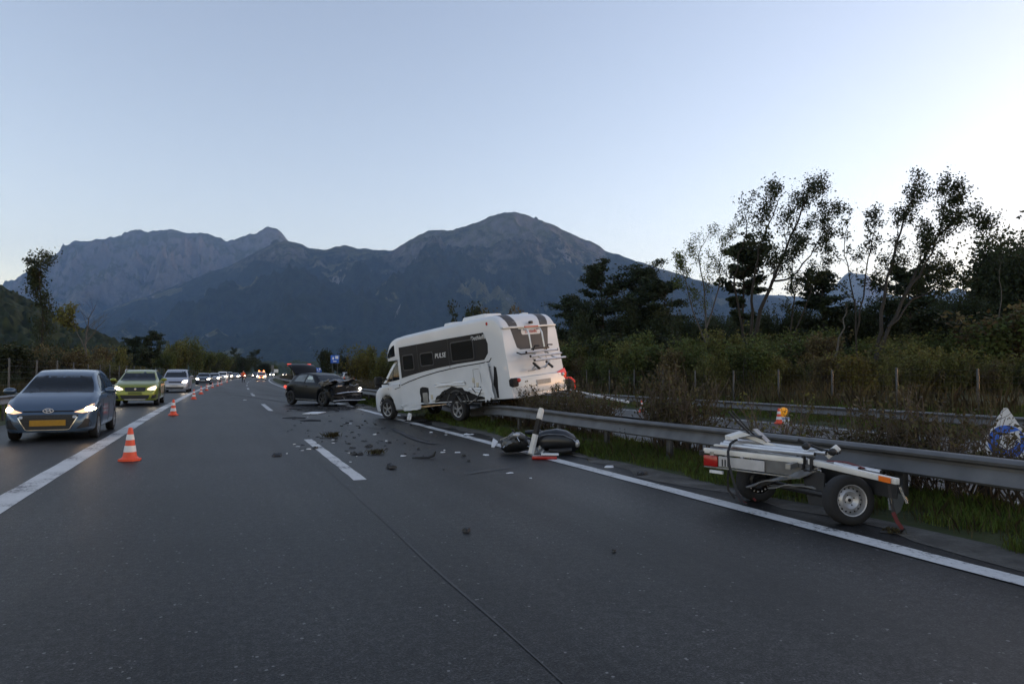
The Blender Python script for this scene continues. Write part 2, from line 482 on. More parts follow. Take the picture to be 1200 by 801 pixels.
for k, pts in enumerate([[(268, 457.5), (300, 460), (330, 463)], [(276, 460.5), (310, 463.5), (338, 466)], [(300, 478), (330, 484), (352, 492)], [(545, 556), (575, 551), (600, 548)], [(430, 500), (470, 506), (500, 515)]]):
    V = []; P3 = [on_ground(*q) for q in pts]; n = 12
    for i in range(n + 1):
        t = i / n; p = P3[0] * (1 - t) ** 2 + P3[1] * 2 * t * (1 - t) + P3[2] * t * t; d = (P3[2] - P3[0]).normalized(); nr = Vector((-d.y, d.x, 0)) * 0.018
        p.z = Z1 + 0.010; V += [p - nr, p + nr]
    link('gouge_mark', np_mesh('gouge_mark', [tuple(p) for p in V], [(2 * i, 2 * i + 1, 2 * i + 3, 2 * i + 2) for i in range(n)], M_SCR), road)
# near-black glossy patches with uneven edges under the wrecks
M_DKGLOSS = mat('spilt_fluid', (0.009, 0.009, 0.009), 0.22, var=0.3, scale=3)
for k, (uu, vv, a_, b_) in enumerate([(392, 478.5, 1.5, 0.8), (372, 481, 0.7, 0.4), (505, 493, 0.9, 0.35)]):
    c = on_ground(uu, vv); V = [(c.x, c.y, Z1 + 0.012 + 0.001 * k)]; n = 40
    for i in range(n):
        t = 2 * math.pi * i / n; r = 1 + 0.25 * math.sin(3 * t + k) + 0.16 * math.sin(7 * t + 2 * k) + 0.1 * math.sin(13 * t)
        V.append((c.x + a_ * r * math.cos(t), c.y + b_ * r * math.sin(t), V[0][2]))
    link('fluid_stain', np_mesh('fluid_stain', V, [(0, 1 + i, 1 + (i + 1) % n) for i in range(n)], M_DKGLOSS), road)
# tyre scuffs left by the crash
M_SCUFF = mat('tyre_scuff', (0.022, 0.022, 0.024), 0.75, var=0.3, scale=5)
for k, (pa, pb, w) in enumerate([((250, 459), (352, 466), 0.2), ((262, 462), (345, 472), 0.16), ((452, 503), (520, 520), 0.14)]):
    a = on_ground(*pa); b = on_ground(*pb); d = (b - a).normalized(); nr = Vector((-d.y, d.x, 0)) * w / 2
    V = []; n = 14
    for i in range(n + 1):
        t = i / n; p = a.lerp(b, t) + nr * 3 * math.sin(t * 3.1 + k); p.z = Z1 + 0.006 + 0.001 * k
        V += [p - nr, p + nr]
    link('tyre_scuff', np_mesh('tyre_scuff', [tuple(p) for p in V], [(2 * i, 2 * i + 1, 2 * i + 3, 2 * i + 2) for i in range(n)], M_SCUFF), road)

# ------------------------------------------------------------------ mountains: height fields standing where their bearing and real height put them
def mountain_material(name, rock_from, rock_to, forest=(0.020, 0.030, 0.016), rock=(0.24, 0.235, 0.225), meadow=(0.12, 0.125, 0.06)):
    m = bpy.data.materials.new(name); m.use_nodes = True
    nt = m.node_tree; N = nt.nodes; L = nt.links; b = N['Principled BSDF']
    b.inputs['Roughness'].default_value = 0.95; b.inputs['Specular IOR Level'].default_value = 0.1
    tc = N.new('ShaderNodeTexCoord'); ge = N.new('ShaderNodeNewGeometry')
    sx = N.new('ShaderNodeSeparateXYZ'); L.new(tc.outputs['Object'], sx.inputs[0])
    def noise(s, d=8, r=0.6, vec=None):
        n = N.new('ShaderNodeTexNoise'); n.inputs['Scale'].default_value = s; n.inputs['Detail'].default_value = d; n.inputs['Roughness'].default_value = r
        L.new(vec or tc.outputs['Object'], n.inputs['Vector']); return n.outputs['Fac']
    def math_(op, a, bb):
        n = N.new('ShaderNodeMath'); n.operation = op
        for i, x in enumerate((a, bb)):
            if hasattr(x, 'links'): L.new(x, n.inputs[i])
            else: n.inputs[i].default_value = x
        return n.outputs[0]
    def mr(v, a, bb, c=0.0, d=1.0):
        n = N.new('ShaderNodeMapRange'); L.new(v, n.inputs['Value'])
        n.inputs['From Min'].default_value = a; n.inputs['From Max'].default_value = bb; n.inputs['To Min'].default_value = c; n.inputs['To Max'].default_value = d
        return n.outputs[0]
    def mixc(f, a, bb):
        x = N.new('ShaderNodeMix'); x.data_type = 'RGBA'; L.new(f, x.inputs[0])
        for i, c in ((6, a), (7, bb)):
            if hasattr(c, 'links'): L.new(c, x.inputs[i])
            else: x.inputs[i].default_value = (*c, 1)
        return x.outputs[2]
    sn = N.new('ShaderNodeSeparateXYZ'); L.new(ge.outputs['Normal'], sn.inputs[0])
    fine = noise(0.012, 9, 0.7); mid = noise(0.0022, 8, 0.65); big = noise(0.0007, 5, 0.55)
    mp = N.new('ShaderNodeMapping'); mp.inputs['Scale'].default_value = (1, 1, 0.22); L.new(tc.outputs['Object'], mp.inputs['Vector'])
    streak = noise(0.006, 8, 0.7, mp.outputs[0])
    hgt = math_('ADD', sx.outputs[2], mr(mid, 0.3, 0.7, -420, 420))
    hgt = math_('ADD', hgt, mr(fine, 0.3, 0.7, -160, 160))
    alpine = mr(hgt, rock_from, rock_to)                       # above the tree line
    steep = mr(math_('ADD', sn.outputs[2], mr(streak, 0.3, 0.7, -0.22, 0.22)), 0.80, 0.62)
    rockc = mixc(mr(streak, 0.35, 0.65), tuple(c * 0.6 for c in rock), rock)
    grassc = mixc(mr(fine, 0.35, 0.65), tuple(c * 0.7 for c in meadow), tuple(c * 1.15 for c in meadow))
    high = mixc(steep, grassc, rockc)
    forestc = mixc(mr(fine, 0.35, 0.65), tuple(c * 0.6 for c in forest), tuple(c * 1.5 for c in forest))
    clear = mr(math_('ADD', big, math_('MULTIPLY', mid, 0.9)), 1.06, 1.09)   # pastures and clearings
    low = mixc(clear, forestc, grassc)
    scree = mr(math_('ADD', streak, math_('MULTIPLY', big, 0.6)), 0.96, 1.0)
    low = mixc(scree, low, rockc)
    L.new(mixc(alpine, low, high), b.inputs['Base Color'])
    bp = N.new('ShaderNodeBump'); bp.inputs['Strength'].default_value = 1.0; bp.inputs['Distance'].default_value = 110
    L.new(math_('ADD', streak, fine), bp.inputs['Height']); L.new(bp.outputs['Normal'], b.inputs['Normal'])
    return m

def mountain(name, ridge, zr, zb, material, power=1.35, gully=0.16, jag=3.0, seed=0, ustep=2.0, rows=130, foot_v=437, gs=1 / 900.0):
    u = np.arange(ridge[0][0], ridge[-1][0] + 0.1, ustep)
    v = np.array([sm_interp(ridge, float(a)) for a in u])
    wob = 1 + 0.06 * fbm(u / 160.0 + seed, u * 0 + seed, 4)
    D = zr * wob                                                # ridge depth wanders
    Hr = (437 - v) / 800.0 * D + CAM_H
    Hr = Hr + (fbm(u / 11.0 + seed, u * 0 + 3, 5, 0.62) * jag) / 800.0 * D
    t = np.concatenate([np.linspace(0, 1, rows), 1 + np.linspace(0.02, 0.35, 12)])
    T, U = np.meshgrid(t, u, indexing='ij')
    HR = np.broadcast_to(Hr, T.shape); DD = np.broadcast_to(D, T.shape)
    Zd = zb + (DD - zb) * T
    Xc = (U - 600) / 800.0 * Zd
    Xc = Xc + 260 * fbm(Zd / 1500.0 + seed, U / 90.0, 3) * (1 - np.clip(T, 0, 1)) * np.clip(T * 3, 0, 1)
    wx = Xc * math.cos(_yaw) + Zd * math.sin(_yaw); wy = Zd * math.cos(_yaw) - Xc * math.sin(_yaw)
    env = np.clip(T, 0, 1)
    base = np.where(T <= 1, env ** power, 1 - (T - 1) * 1.6)
    spur = ridged(wx * gs + seed, wy * gs * 0.75, 6)
    spur2 = ridged(wx * gs * 3.1 + 5 + seed, wy * gs * 2.4, 5)
    amp = gully * HR * np.clip(env * 2.2, 0, 1) * np.where(T <= 1, (1 - env ** 5), 0.6)
    Hh = HR * base + amp * (spur - 0.35) + 0.35 * amp * (spur2 - 0.3)
    Hh = np.where(T < 1, np.minimum(Hh, HR * (0.02 + 0.98 * (Zd / DD) * 0.995)), Hh)      # nothing stands above the skyline's ridge
    Hh[0] = -6
    Hh = np.maximum(Hh, -6)
    V = np.stack([wx, wy, Hh], -1).reshape(-1, 3)
    i = np.arange(T.size).reshape(T.shape)
    Q = np.stack([i[:-1, :-1], i[:-1, 1:], i[1:, 1:], i[1:, :-1]], -1).reshape(-1, 4)
    return tag(link(name, np_mesh(name, V, Q, material, True)), kind='structure')

M_MT_BACK = mountain_material('mountain_rock', 650, 1100)
M_MT_FRONT = mountain_material('mountain_forest', 1200, 1650)
M_MT_FAR = mountain_material('mountain_far', 500, 1500)
back_ridge = [(-160, 360), (-60, 350), (0, 335), (20, 322), (40, 310), (60, 297), (72, 286), (85, 283), (100, 281), (115, 277), (130, 275), (140, 273), (150, 270), (156, 268), (170, 270), (180, 268), (200, 268), (212, 271), (225, 273), (232, 272), (245, 275), (256, 276), (262, 280), (270, 281), (280, 276), (290, 272), (297, 271), (303, 267), (309, 264), (316, 265), (325, 270), (332, 278), (350, 292), (400, 318), (480, 350), (560, 380)]
front_ridge = [(-40, 415), (40, 392), (90, 378), (130, 360), (170, 346), (205, 333), (235, 322), (262, 312), (285, 302), (305, 291), (322, 284), (336, 281), (350, 284), (362, 290), (380, 291), (395, 287), (403, 286), (415, 289), (432, 291), (445, 292), (455, 293), (468, 287), (482, 279), (495, 272), (508, 268), (525, 268), (545, 264), (562, 257), (575, 251), (588, 248), (598, 247), (612, 248), (628, 254), (645, 261), (662, 268), (680, 277), (697, 284), (712, 293), (725, 297), (740, 302), (760, 309), (790, 318), (820, 328), (860, 338), (900, 346), (940, 354), (1000, 362), (1080, 372), (1180, 385), (1320, 402), (1420, 415)]
far_ridge = [(700, 400), (780, 360), (840, 345), (900, 345), (950, 348), (975, 338), (988, 326), (998, 318), (1006, 320), (1016, 321), (1028, 331), (1045, 344), (1065, 348), (1085, 344), (1100, 339), (1112, 342), (1124, 337), (1135, 341), (1160, 352), (1235, 368)]
mountain('mountain_range_back', back_ridge, 11500, 6900, M_MT_BACK, power=0.95, gully=0.30, jag=3.6, seed=3.3)
mountain('mountain_range_front', front_ridge, 8300, 3600, M_MT_FRONT, power=1.25, gully=0.32, jag=1.9, seed=11.1)
mountain('mountain_range_far', far_ridge, 13500, 9500, M_MT_FAR, power=1.1, gully=0.16, jag=1.4, seed=23.7, ustep=4, rows=60)

# ------------------------------------------------------------------ wooded hillside on the left and low woods along the valley: far-off masses
def wood_mass(name, label, ridge, zr, zb, material, seed, ustep=1.0, rows=90, bump=7.0, tree=9.0):
    u = np.arange(ridge[0][0], ridge[-1][0] + .1, ustep)
    v = np.array([sm_interp(ridge, float(a)) for a in u])
    Hr = (437 - v) / 800.0 * zr + CAM_H - bump
    T, U = np.meshgrid(np.linspace(0, 1.06, rows), u, indexing='ij')
    HR = np.broadcast_to(Hr, T.shape)
    Zd = zb + (zr - zb) * T; Xc = (U - 600) / 800 * Zd
    wx = Xc * math.cos(_yaw) + Zd * math.sin(_yaw); wy = Zd * math.cos(_yaw) - Xc * math.sin(_yaw)
    crowns = np.abs(vnoise(wx / tree + seed, wy / tree)) * 0.6 + 0.55 * vnoise(wx / (tree * 0.45), wy / (tree * .45) + seed) + 0.5 * fbm(wx / (tree * 4), wy / (tree * 4), 3)
    Hh = np.maximum(0, HR) * np.sin(np.clip(T, 0, 1) * math.pi / 2) ** 1.1 + bump * (0.6 + crowns) * np.clip(T * 12, 0, 1)
    Hh[0] = -1
    V = np.stack([wx, wy, Hh], -1).reshape(-1, 3)
    i = np.arange(T.size).reshape(T.shape)
    Q = np.stack([i[:-1, :-1], i[:-1, 1:], i[1:, 1:], i[1:, :-1]], -1).reshape(-1, 4)
    return tag(link(name, np_mesh(name, V, Q, material, False)), label, kind='stuff')
M_WOOD = mat('far_wood', (0.020, 0.028, 0.014), 0.95, var=0.5, scale=0.15, spec=0.1)
M_WOOD2 = mat('valley_wood', (0.026, 0.036, 0.016), 0.95, var=0.45, scale=0.2, spec=0.1)
wood_mass('wooded_hill', 'dark wooded hillside rising at the left edge behind the fence', [(-140, 318), (-60, 332), (0, 344), (14, 350), (30, 358), (50, 368), (75, 384), (100, 392), (125, 402), (150, 413), (180, 421), (220, 428)], 620, 260, M_WOOD, 4.0)
wood_mass('valley_wood', 'low band of woods across the valley floor below the mountain', [(180, 430), (230, 424), (300, 423), (345, 426), (400, 424), (470, 422), (560, 424), (640, 426)], 1900, 1300, M_WOOD2, 9.0, ustep=0.8, rows=26, bump=13, tree=26)

# ------------------------------------------------------------------ the air between here and the mountains
hz = bpy.data.materials.new('haze_air'); hz.use_nodes = True
for n in list(hz.node_tree.nodes): hz.node_tree.nodes.remove(n)
_o = hz.node_tree.nodes.new('ShaderNodeOutputMaterial'); _p = hz.node_tree.nodes.new('ShaderNodeVolumePrincipled')
_p.inputs['Color'].default_value = (0.32, 0.56, 1.0, 1); _p.inputs['Density'].default_value = 0.000040; _p.inputs['Anisotropy'].default_value = 0.0
hz.node_tree.links.new(_p.outputs[0], _o.inputs['Volume'])
hb = MB(); hb.box((3500, 8300, 1391), (32000, 18600, 2798))
tag(hb.build('haze', hz), 'thin bluish evening haze filling the valley air', kind='stuff')
# ------------------------------------------------------------------ guard rails and fences
M_GALV = mat('galvanised_steel', (0.105, 0.106, 0.108), 0.5, metal=0.35, var=0.3, scale=3.0, bump=0.05, bscale=30)
M_GALV2 = mat('weathered_steel', (0.08, 0.08, 0.082), 0.55, metal=0.6, var=0.35, scale=4.0, bump=0.06, bscale=20)
M_POST = mat('post_steel', (0.06, 0.062, 0.065), 0.6, metal=0.3, var=0.3, scale=6)
M_FPOST = mat('fence_post_steel', (0.065, 0.07, 0.078), 0.5, metal=0.5, var=0.2, scale=5)
M_WIRE = mat('fence_wire', (0.03, 0.031, 0.033), 0.5, metal=0.5, var=0.1)
RAIL = [(0.05, -0.008), (0.0, 0.0), (-0.055, -0.012), (-0.085, -0.045), (-0.078, -0.075), (-0.022, -0.105), (-0.018, -0.14), (-0.070, -0.25), (-0.088, -0.285), (-0.07, -0.312), (-0.01, -0.32)]
RAIL = [(x, z * 0.82) for x, z in RAIL]
def rail_section(a, b, top_a, top_b, flip, material, steps=4, dx=None):
    """one beam length between two points along the road, lapped slightly over the next"""
    front = [(x * flip, z) for x, z in RAIL]
    back = [(x + 0.012 * flip, z) for x, z in front[::-1]]
    prof = front + back
    secs = []
    for i in range(steps + 1):
        t = i / steps; p = a.lerp(b, t); top = top_a + (top_b - top_a) * t
        secs.append([(p.x + x, p.y, top + z) for x, z in prof])
    m = MB(); m.loft(secs, closed=True, cap=True, smooth=True)
    return m
def guard_rail(name, label, X, y0, y1, top, ground, flip, material, spacing=4.0, push=None, drop=None, post_w=0.10):
    root = tag(empty(name, (X, y0, ground)), label, 'guard rail')
    off = Vector(root.location)
    y = y0; k = 0
    while y < y1:
        st = spacing if y < 90 else spacing * 4
        pa = Vector((X + curve_off(y) + (push(y) if push else 0), y, 0)); pb = Vector((X + curve_off(y + st) + (push(y + st) if push else 0) + 0.004 * flip, y + st + 0.12, 0))
        ta = top - (drop(y) if drop else 0); tb = top - (drop(y + st) if drop else 0)
        m = rail_section(pa, pb, ta, tb, flip, material, 4)
        if drop or push:
            m = MB(); n = 8; front = [(x * flip, z) for x, z in RAIL]; prof = front + [(x + 0.012 * flip, z) for x, z in front[::-1]]; secs = []
            for i in range(n + 1):
                yy = y + (st + 0.1) * i / n; jit = 0.003 * (k % 2)
                secs.append([(X + curve_off(yy) + (push(yy) if push else 0) + x + jit * flip, yy, top - (drop(yy) if drop else 0) + z + jit) for x, z in prof])
            m.loft(secs, smooth=True)
        o = m.build('rail_beam', material, root); o.location = -off
        if y < 60:
            # lap bolts
            bm_ = MB()
            for zz in (-0.05, -0.17, -0.22):
                for dy in (0.05, 0.2):
                    bm_.lathe([(0.0, -0.012), (0.012, -0.008), (0.014, 0.0)], 6, 'x', (pa.x - 0.088 * flip, pa.y + dy, ta + zz))
            tag(bm_.build('lap_bolts', M_GALV2, o), kind='stuff')
            for q in (0.25, 0.75) if st < 8 else ():
                yy = y + st * q; px = X + curve_off(yy) + (push(yy) if push else 0); tp = top - (drop(yy) if drop else 0)
                pm = MB(); h = tp - 0.02 - ground
                pm.box((px + 0.09 * flip, yy, ground - 0.1 + (h + 0.1) / 2), (0.055, post_w, h + 0.1)); pm.box((px + 0.05 * flip, yy, tp - 0.16), (0.09, 0.07, 0.16))
                pm.box((px + 0.118 * flip, yy, ground - 0.1 + (h + 0.1) / 2), (0.006, post_w + 0.03, h + 0.1))
                po = pm.build('post', M_POST if material is not M_GALV else M_GALV2, root, bevel=0.004); po.location = -off
        y += st; k += 1
    return root
def bell(y, c, w): return math.exp(-((y - c) / w) ** 2)
guard_rail('guard_rail', 'grey steel guard rail in front of the median shrubs, bent under the motorhome', 6.42, -2.0, 300, 0.65, 0.03, 1, M_GALV,
           push=lambda y: 0.55 * bell(y, 20.0, 2.6) + 0.10 * bell(y, 12.5, 2.5), drop=lambda y: 0.30 * bell(y, 20.0, 2.8) + 0.04 * bell(y, 12, 3))
guard_rail('guard_rail', 'dark weathered guard rail on the far side of the median shrubs', 7.95, -2.0, 300, 0.50, -0.12, -1, M_GALV2)
guard_rail('guard_rail', 'grey guard rail along the far edge of the opposite carriageway, before the wood', 17.2, 0.0, 260, 0.385, -0.13, 1, M_GALV, spacing=2.9)
guard_rail('guard_rail', 'pale guard rail at the left verge behind the queue of cars', -5.95, 6.0, 300, 0.74, 0.0, -1, M_GALV)

def fence(name, label, X, ys, ground, top, lean=0.0, seed=1):
    rng = random.Random(seed)
    root = tag(empty(name, (X, ys[0], 0)), label, 'fence'); off = Vector(root.location)
    pm = MB(); pm.lathe([(0.038, 0), (0.038, 1.0), (0.0, 1.012)], 8); base = pm.mesh('post', M_FPOST)
    tops = []
    for y in ys:
        p = link('post', base, root); x = X + curve_off(y) * 0.9; tp = top + rng.uniform(-0.05, 0.05)
        p.location = Vector((x, y, ground - 0.1)) - off; p.scale = (1, 1, tp - ground + 0.1); p.rotation_euler = (rng.uniform(-.02, .02), rng.uniform(-.02, .02), 0)
        tops.append(Vector((x, y, tp)))
    for k in range(8):
        f = 0.08 + 0.9 * k / 7
        w = MB(); w.tube([Vector((t.x, t.y, ground + (t.z - ground) * f - off.z)) - Vector((off.x, off.y, 0)) for t in tops], 0.004, 3, cap=False)
        w.build('wire', M_WIRE, root)
    vm = MB()
    for a, b in zip(tops, tops[1:]):
        if a.y > 60: break
        n = 16
        for i in range(1, n):
            p = a.lerp(b, i / n) - off; vm.bar((p.x, p.y, ground + 0.1), (p.x, p.y, p.z + off.z - 0.05), 0.0025, 0.0025)
    tag(vm.build('wire_mesh', M_WIRE, root), kind='stuff')
    return root
fence('wire_fence', 'wire mesh fence on grey posts along the left verge behind the cars', -8.0, [21.1 + 4.2 * i for i in range(45)], 0.0, 2.0, seed=2)
fence('wire_fence', 'wire mesh fence on thin posts in front of the wood on the right', 21.0, [5.5 + 2.67 * i for i in range(46)], 0.1, 1.55, seed=3)

# ------------------------------------------------------------------ vegetation
def tubes_np(tubes, ns=5):
    V = []; Q = []; base = 0
    for pts, rad in tubes:
        pts = np.asarray(pts, float); n = len(pts); k = ns if rad[0] > 0.02 else 3
        d = np.gradient(pts, axis=0); d /= np.linalg.norm(d, axis=1, keepdims=True) + 1e-9
        ref = np.array([0.31, 0.87, 0.1]); r = np.cross(d, ref); r /= np.linalg.norm(r, axis=1, keepdims=True) + 1e-9; uu = np.cross(r, d)
        a = np.arange(k) * 2 * np.pi / k
        ring = pts[:, None, :] + (r[:, None, :] * np.cos(a)[None, :, None] + uu[:, None, :] * np.sin(a)[None, :, None]) * np.asarray(rad)[:, None, None]
        V.append(ring.reshape(-1, 3))
        i = np.arange(n * k).reshape(n, k); j = np.roll(i, -1, axis=1)
        Q.append(np.stack([i[:-1], j[:-1], j[1:], i[1:]], -1).reshape(-1, 4) + base); base += n * k
    return np.concatenate(V), np.concatenate(Q)
def cards_np(C, size, rs, aspect=0.55, flat=0.0):
    n = len(C)
    a = rs.normal(size=(n, 3)); a[:, 2] *= (1 - flat); a /= np.linalg.norm(a, axis=1, keepdims=True)
    b = rs.normal(size=(n, 3)); b[:, 2] *= (1 - flat); b -= a * (a * b).sum(1, keepdims=True); b /= np.linalg.norm(b, axis=1, keepdims=True) + 1e-9
    s = size * rs.uniform(0.6, 1.3, (n, 1))
    V = np.stack([C + a * s, C + b * s * aspect, C - a * s * 0.9, C - b * s * aspect], 1).reshape(-1, 3)
    return V, np.arange(4 * n).reshape(n, 4)
def wander(rs, p, d, L, n, wig, grav=0.0):
    pts = [np.array(p, float)]; d = np.array(d, float); d /= np.linalg.norm(d)
    for i in range(n):
        d = d + rs.normal(size=3) * wig + np.array([0, 0, grav]); d /= np.linalg.norm(d)
        pts.append(pts[-1] + d * L / n)
    return np.array(pts)
def branch_off(rs, stem, rad, t0, t1, count, length, angle, up, tubes, level, tips, sub=5, wig=0.16, thin=0.45):
    n = len(stem)
    for i in range(count):
        t = t0 + (t1 - t0) * (i + rs.uniform(0, 1)) / count
        f = t * (n - 1); k = min(int(f), n - 2); p = stem[k] + (stem[k + 1] - stem[k]) * (f - k)
        d = stem[k + 1] - stem[k]; d /= np.linalg.norm(d) + 1e-9
        side = rs.normal(size=3); side -= d * (side @ d); side /= np.linalg.norm(side)
        dd = d * math.cos(angle) + side * math.sin(angle) + np.array([0, 0, up])
        L = length * rs.uniform(0.55, 1.15) * (1.1 - 0.45 * t)
        r0 = (rad[k] + (rad[k + 1] - rad[k]) * (f - k)) * thin
        pts = wander(rs, p, dd, L, 5, wig, 0.04)
        rr = np.linspace(max(r0, 0.006), max(0.003, r0 * 0.25), 6)
        tubes.append((pts, rr))
        if level > 1:
            branch_off(rs, pts, rr, 0.25, 1.0, sub, length * 0.48, angle * 0.9, up * 0.6, tubes, level - 1, tips, sub, wig, 0.5)
        else:
            tips.append(pts[2:])
def finish_tree(name, label, tubes, leafC, leaf_size, m_bark, m_leaf, loc, rs, cat='tree', group=None, flat=0.0, aspect=0.55):
    root = tag(empty(name, loc), label, cat, group)
    V, Q = tubes_np(tubes, 6)
    link('trunk', np_mesh('trunk', V - np.array(loc), Q, m_bark, True), root)
    if len(leafC):
        V, Q = cards_np(np.asarray(leafC), leaf_size, rs, aspect, flat)
        link('crown', np_mesh('crown', V - np.array(loc), Q, m_leaf), root)
    return root
M_BARK = mat('bark', (0.022, 0.019, 0.016), 0.9, var=0.35, scale=6)
M_BARK2 = mat('pale_bark', (0.07, 0.066, 0.060), 0.9, var=0.3, scale=6)
M_LEAF = leaf_mat('leaf_green', (0.075, 0.098, 0.030))
M_LEAFD = leaf_mat('leaf_dark', (0.030, 0.041, 0.017))
M_PINE = leaf_mat('pine_needles', (0.026, 0.040, 0.021), back=0.15)
M_OLIVE = leaf_mat('leaf_olive', (0.115, 0.120, 0.036))
M_BROWN = leaf_mat('leaf_brown', (0.098, 0.080, 0.036))
M_YELL = leaf_mat('leaf_yellow', (0.12, 0.105, 0.025))

def cluster(rs, tips, per, spread):
    C = []
    for t in tips:
        for p in t:
            C.append(p + rs.normal(size=(per, 3)) * spread)
    return np.concatenate(C) if C else np.zeros((0, 3))
def hero_tree(name, label, depth, stems, seed, leaf, leaf_size, m_bark=M_BARK, m_leaf=M_LEAFD, base_z=0.2, group=None):
    """stems: (pixel polyline, base radius, side branches, their length, leaves per twig node, depth shift at the top, first branch at)"""
    rs = np.random.RandomState(seed); tubes = []; C = []
    b0 = at_depth(*stems[0][0][0], depth); loc = (b0.x, b0.y, base_z)
    for px, r0, cnt, bl, per, dz, t0 in stems:
        n = len(px); pts = []
        for i, (u, v) in enumerate(px):
            if depth < 60: v = 440 - (440 - v) * 0.94
            p = at_depth(u, v, depth + dz * i / (n - 1)); pts.append(np.array(p))
        fine = [pts[0]]
        for a, b in zip(pts, pts[1:]):
            for q in (0.33, 0.66, 1.0): fine.append(a + (b - a) * q + rs.normal(size=3) * 0.05)
        fine = np.array(fine); rad = np.linspace(r0, r0 * 0.16, len(fine)) * 0.8; tubes.append((fine, rad))
        tips = []
        branch_off(rs, fine, rad, t0, 1.0, cnt, bl, 0.75, 0.22, tubes, 2, tips, 5, 0.14)
        if per: C.append(cluster(rs, tips, int(per * 2.1 + 0.5), bl * 0.12))
    return finish_tree(name, label, tubes, np.concatenate(C) if C else [], leaf_size, m_bark, m_leaf, loc, rs, group=group)

# --- the sparse broadleaf trees that stand above the wood
hero_tree('broadleaf_tree', 'tall airy tree with leaning trunk and leafy top, middle of the wood', 47, [
    ([(878, 440), (882, 400), (892, 360), (906, 320), (922, 280), (940, 232), (946, 212)], 0.24, 16, 2.3, 7, 1.5, 0.45),
    ([(882, 402), (880, 360), (882, 320), (890, 280), (905, 240), (915, 215)], 0.15, 9, 1.8, 5, -1.5, 0.5),
    ([(878, 420), (868, 372), (860, 330), (866, 290), (876, 252), (874, 228)], 0.12, 9, 1.7, 2, -2.5, 0.35),
    ([(904, 322), (925, 320), (950, 290), (968, 255), (975, 232)], 0.10, 8, 1.6, 6, 1.0, 0.4),
    ], 5, 7, 0.090, m_leaf=M_LEAFD)
hero_tree('broadleaf_tree', 'slender pale tree with thin sparse crown left of the tall airy tree', 50, [
    ([(832, 440), (830, 400), (827, 360), (822, 320), (818, 290), (832, 262)], 0.12, 12, 1.7, 3, 1, 0.35),
    ([(830, 405), (812, 360), (803, 320), (796, 300)], 0.08, 8, 1.4, 5, -1, 0.4),
    ([(828, 380), (842, 330), (846, 290), (856, 258)], 0.08, 9, 1.4, 3, 1, 0.4),
    ], 6, 7, 0.075, m_bark=M_BARK2, m_leaf=M_LEAF)
hero_tree('broadleaf_tree', 'thin upright tree with open twigs right of the tall airy tree', 46, [
    ([(925, 440), (926, 390), (930, 340), (928, 300), (940, 262)], 0.10, 11, 1.4, 5, 0.5, 0.35),
    ([(927, 400), (945, 350), (958, 310), (966, 280)], 0.07, 9, 1.2, 4, 0, 0.4),
    ], 16, 7, 0.075, m_leaf=M_LEAFD)
hero_tree('broadleaf_tree', 'tall tree leaning right with leafy crown near the right edge', 40, [
    ([(1022, 440), (1030, 400), (1034, 360), (1040, 320), (1050, 275), (1062, 235), (1082, 204)], 0.19, 12, 1.6, 6, 1, 0.4),
    ([(1028, 412), (1048, 365), (1070, 320), (1090, 280), (1118, 245), (1142, 252)], 0.16, 14, 1.9, 7, 1.5, 0.35),
    ([(1060, 340), (1085, 300), (1100, 262), (1108, 226), (1112, 212)], 0.10, 11, 1.5, 6, 0, 0.25),
    ([(1040, 380), (1070, 345), (1098, 330), (1122, 318)], 0.09, 9, 1.3, 7, 2, 0.3),
    ], 8, 7, 0.082, m_leaf=M_LEAFD)
hero_tree('bare_tree', 'thin nearly leafless tree with forked stems beside the right leaning tree', 41, [
    ([(1003, 440), (1004, 400), (1003, 350), (994, 310), (990, 275), (992, 245)], 0.09, 10, 1.1, 1, 0, 0.4),
    ([(1003, 390), (1012, 340), (1018, 295), (1024, 262), (1030, 240)], 0.08, 10, 1.1, 2, 0.5, 0.4),
    ], 9, 2, 0.09, m_leaf=M_LEAFD)
hero_tree('dead_tree', 'pale dead leaning trunk without leaves standing in the wood', 39, [
    ([(975, 430), (981, 410), (986, 385), (991, 365), (992, 352)], 0.10, 5, 0.5, 0, 0, 0.6)], 10, 0, 0.1, m_bark=M_BARK2)
hero_tree('dead_tree', 'thin dead stem with bare forks above the trees at the right edge', 44, [
    ([(1170, 420), (1171, 360), (1172, 320), (1174, 292)], 0.06, 5, 0.6, 0, 0, 0.7)], 12, 0, 0.1, m_bark=M_BARK2)
hero_tree('bare_tree', 'leafless grey tree with spreading branches behind the left fence', 85, [
    ([(100, 438), (100, 410), (101, 390), (104, 372), (112, 358)], 0.20, 10, 3.2, 0, 1, 0.3),
    ([(101, 400), (114, 384), (124, 374)], 0.10, 6, 2.2, 0, 0, 0.3),
    ([(98, 405), (88, 385), (80, 372)], 0.10, 6, 2.2, 4, 0, 0.3)], 13, 0, 0.2, m_bark=M_BARK2, m_leaf=M_OLIVE)
hero_tree('broadleaf_tree', 'tall narrow tree standing alone above the left hillside', 92, [
    ([(48, 440), (49, 420), (49, 395), (50, 370), (48, 345), (46, 322), (49, 302)], 0.22, 26, 2.7, 3, 0, 0.15),
    ([(49, 360), (40, 335), (38, 312)], 0.10, 9, 1.8, 4, 0, 0.2)], 14, 0, 0.17, m_leaf=M_LEAFD)

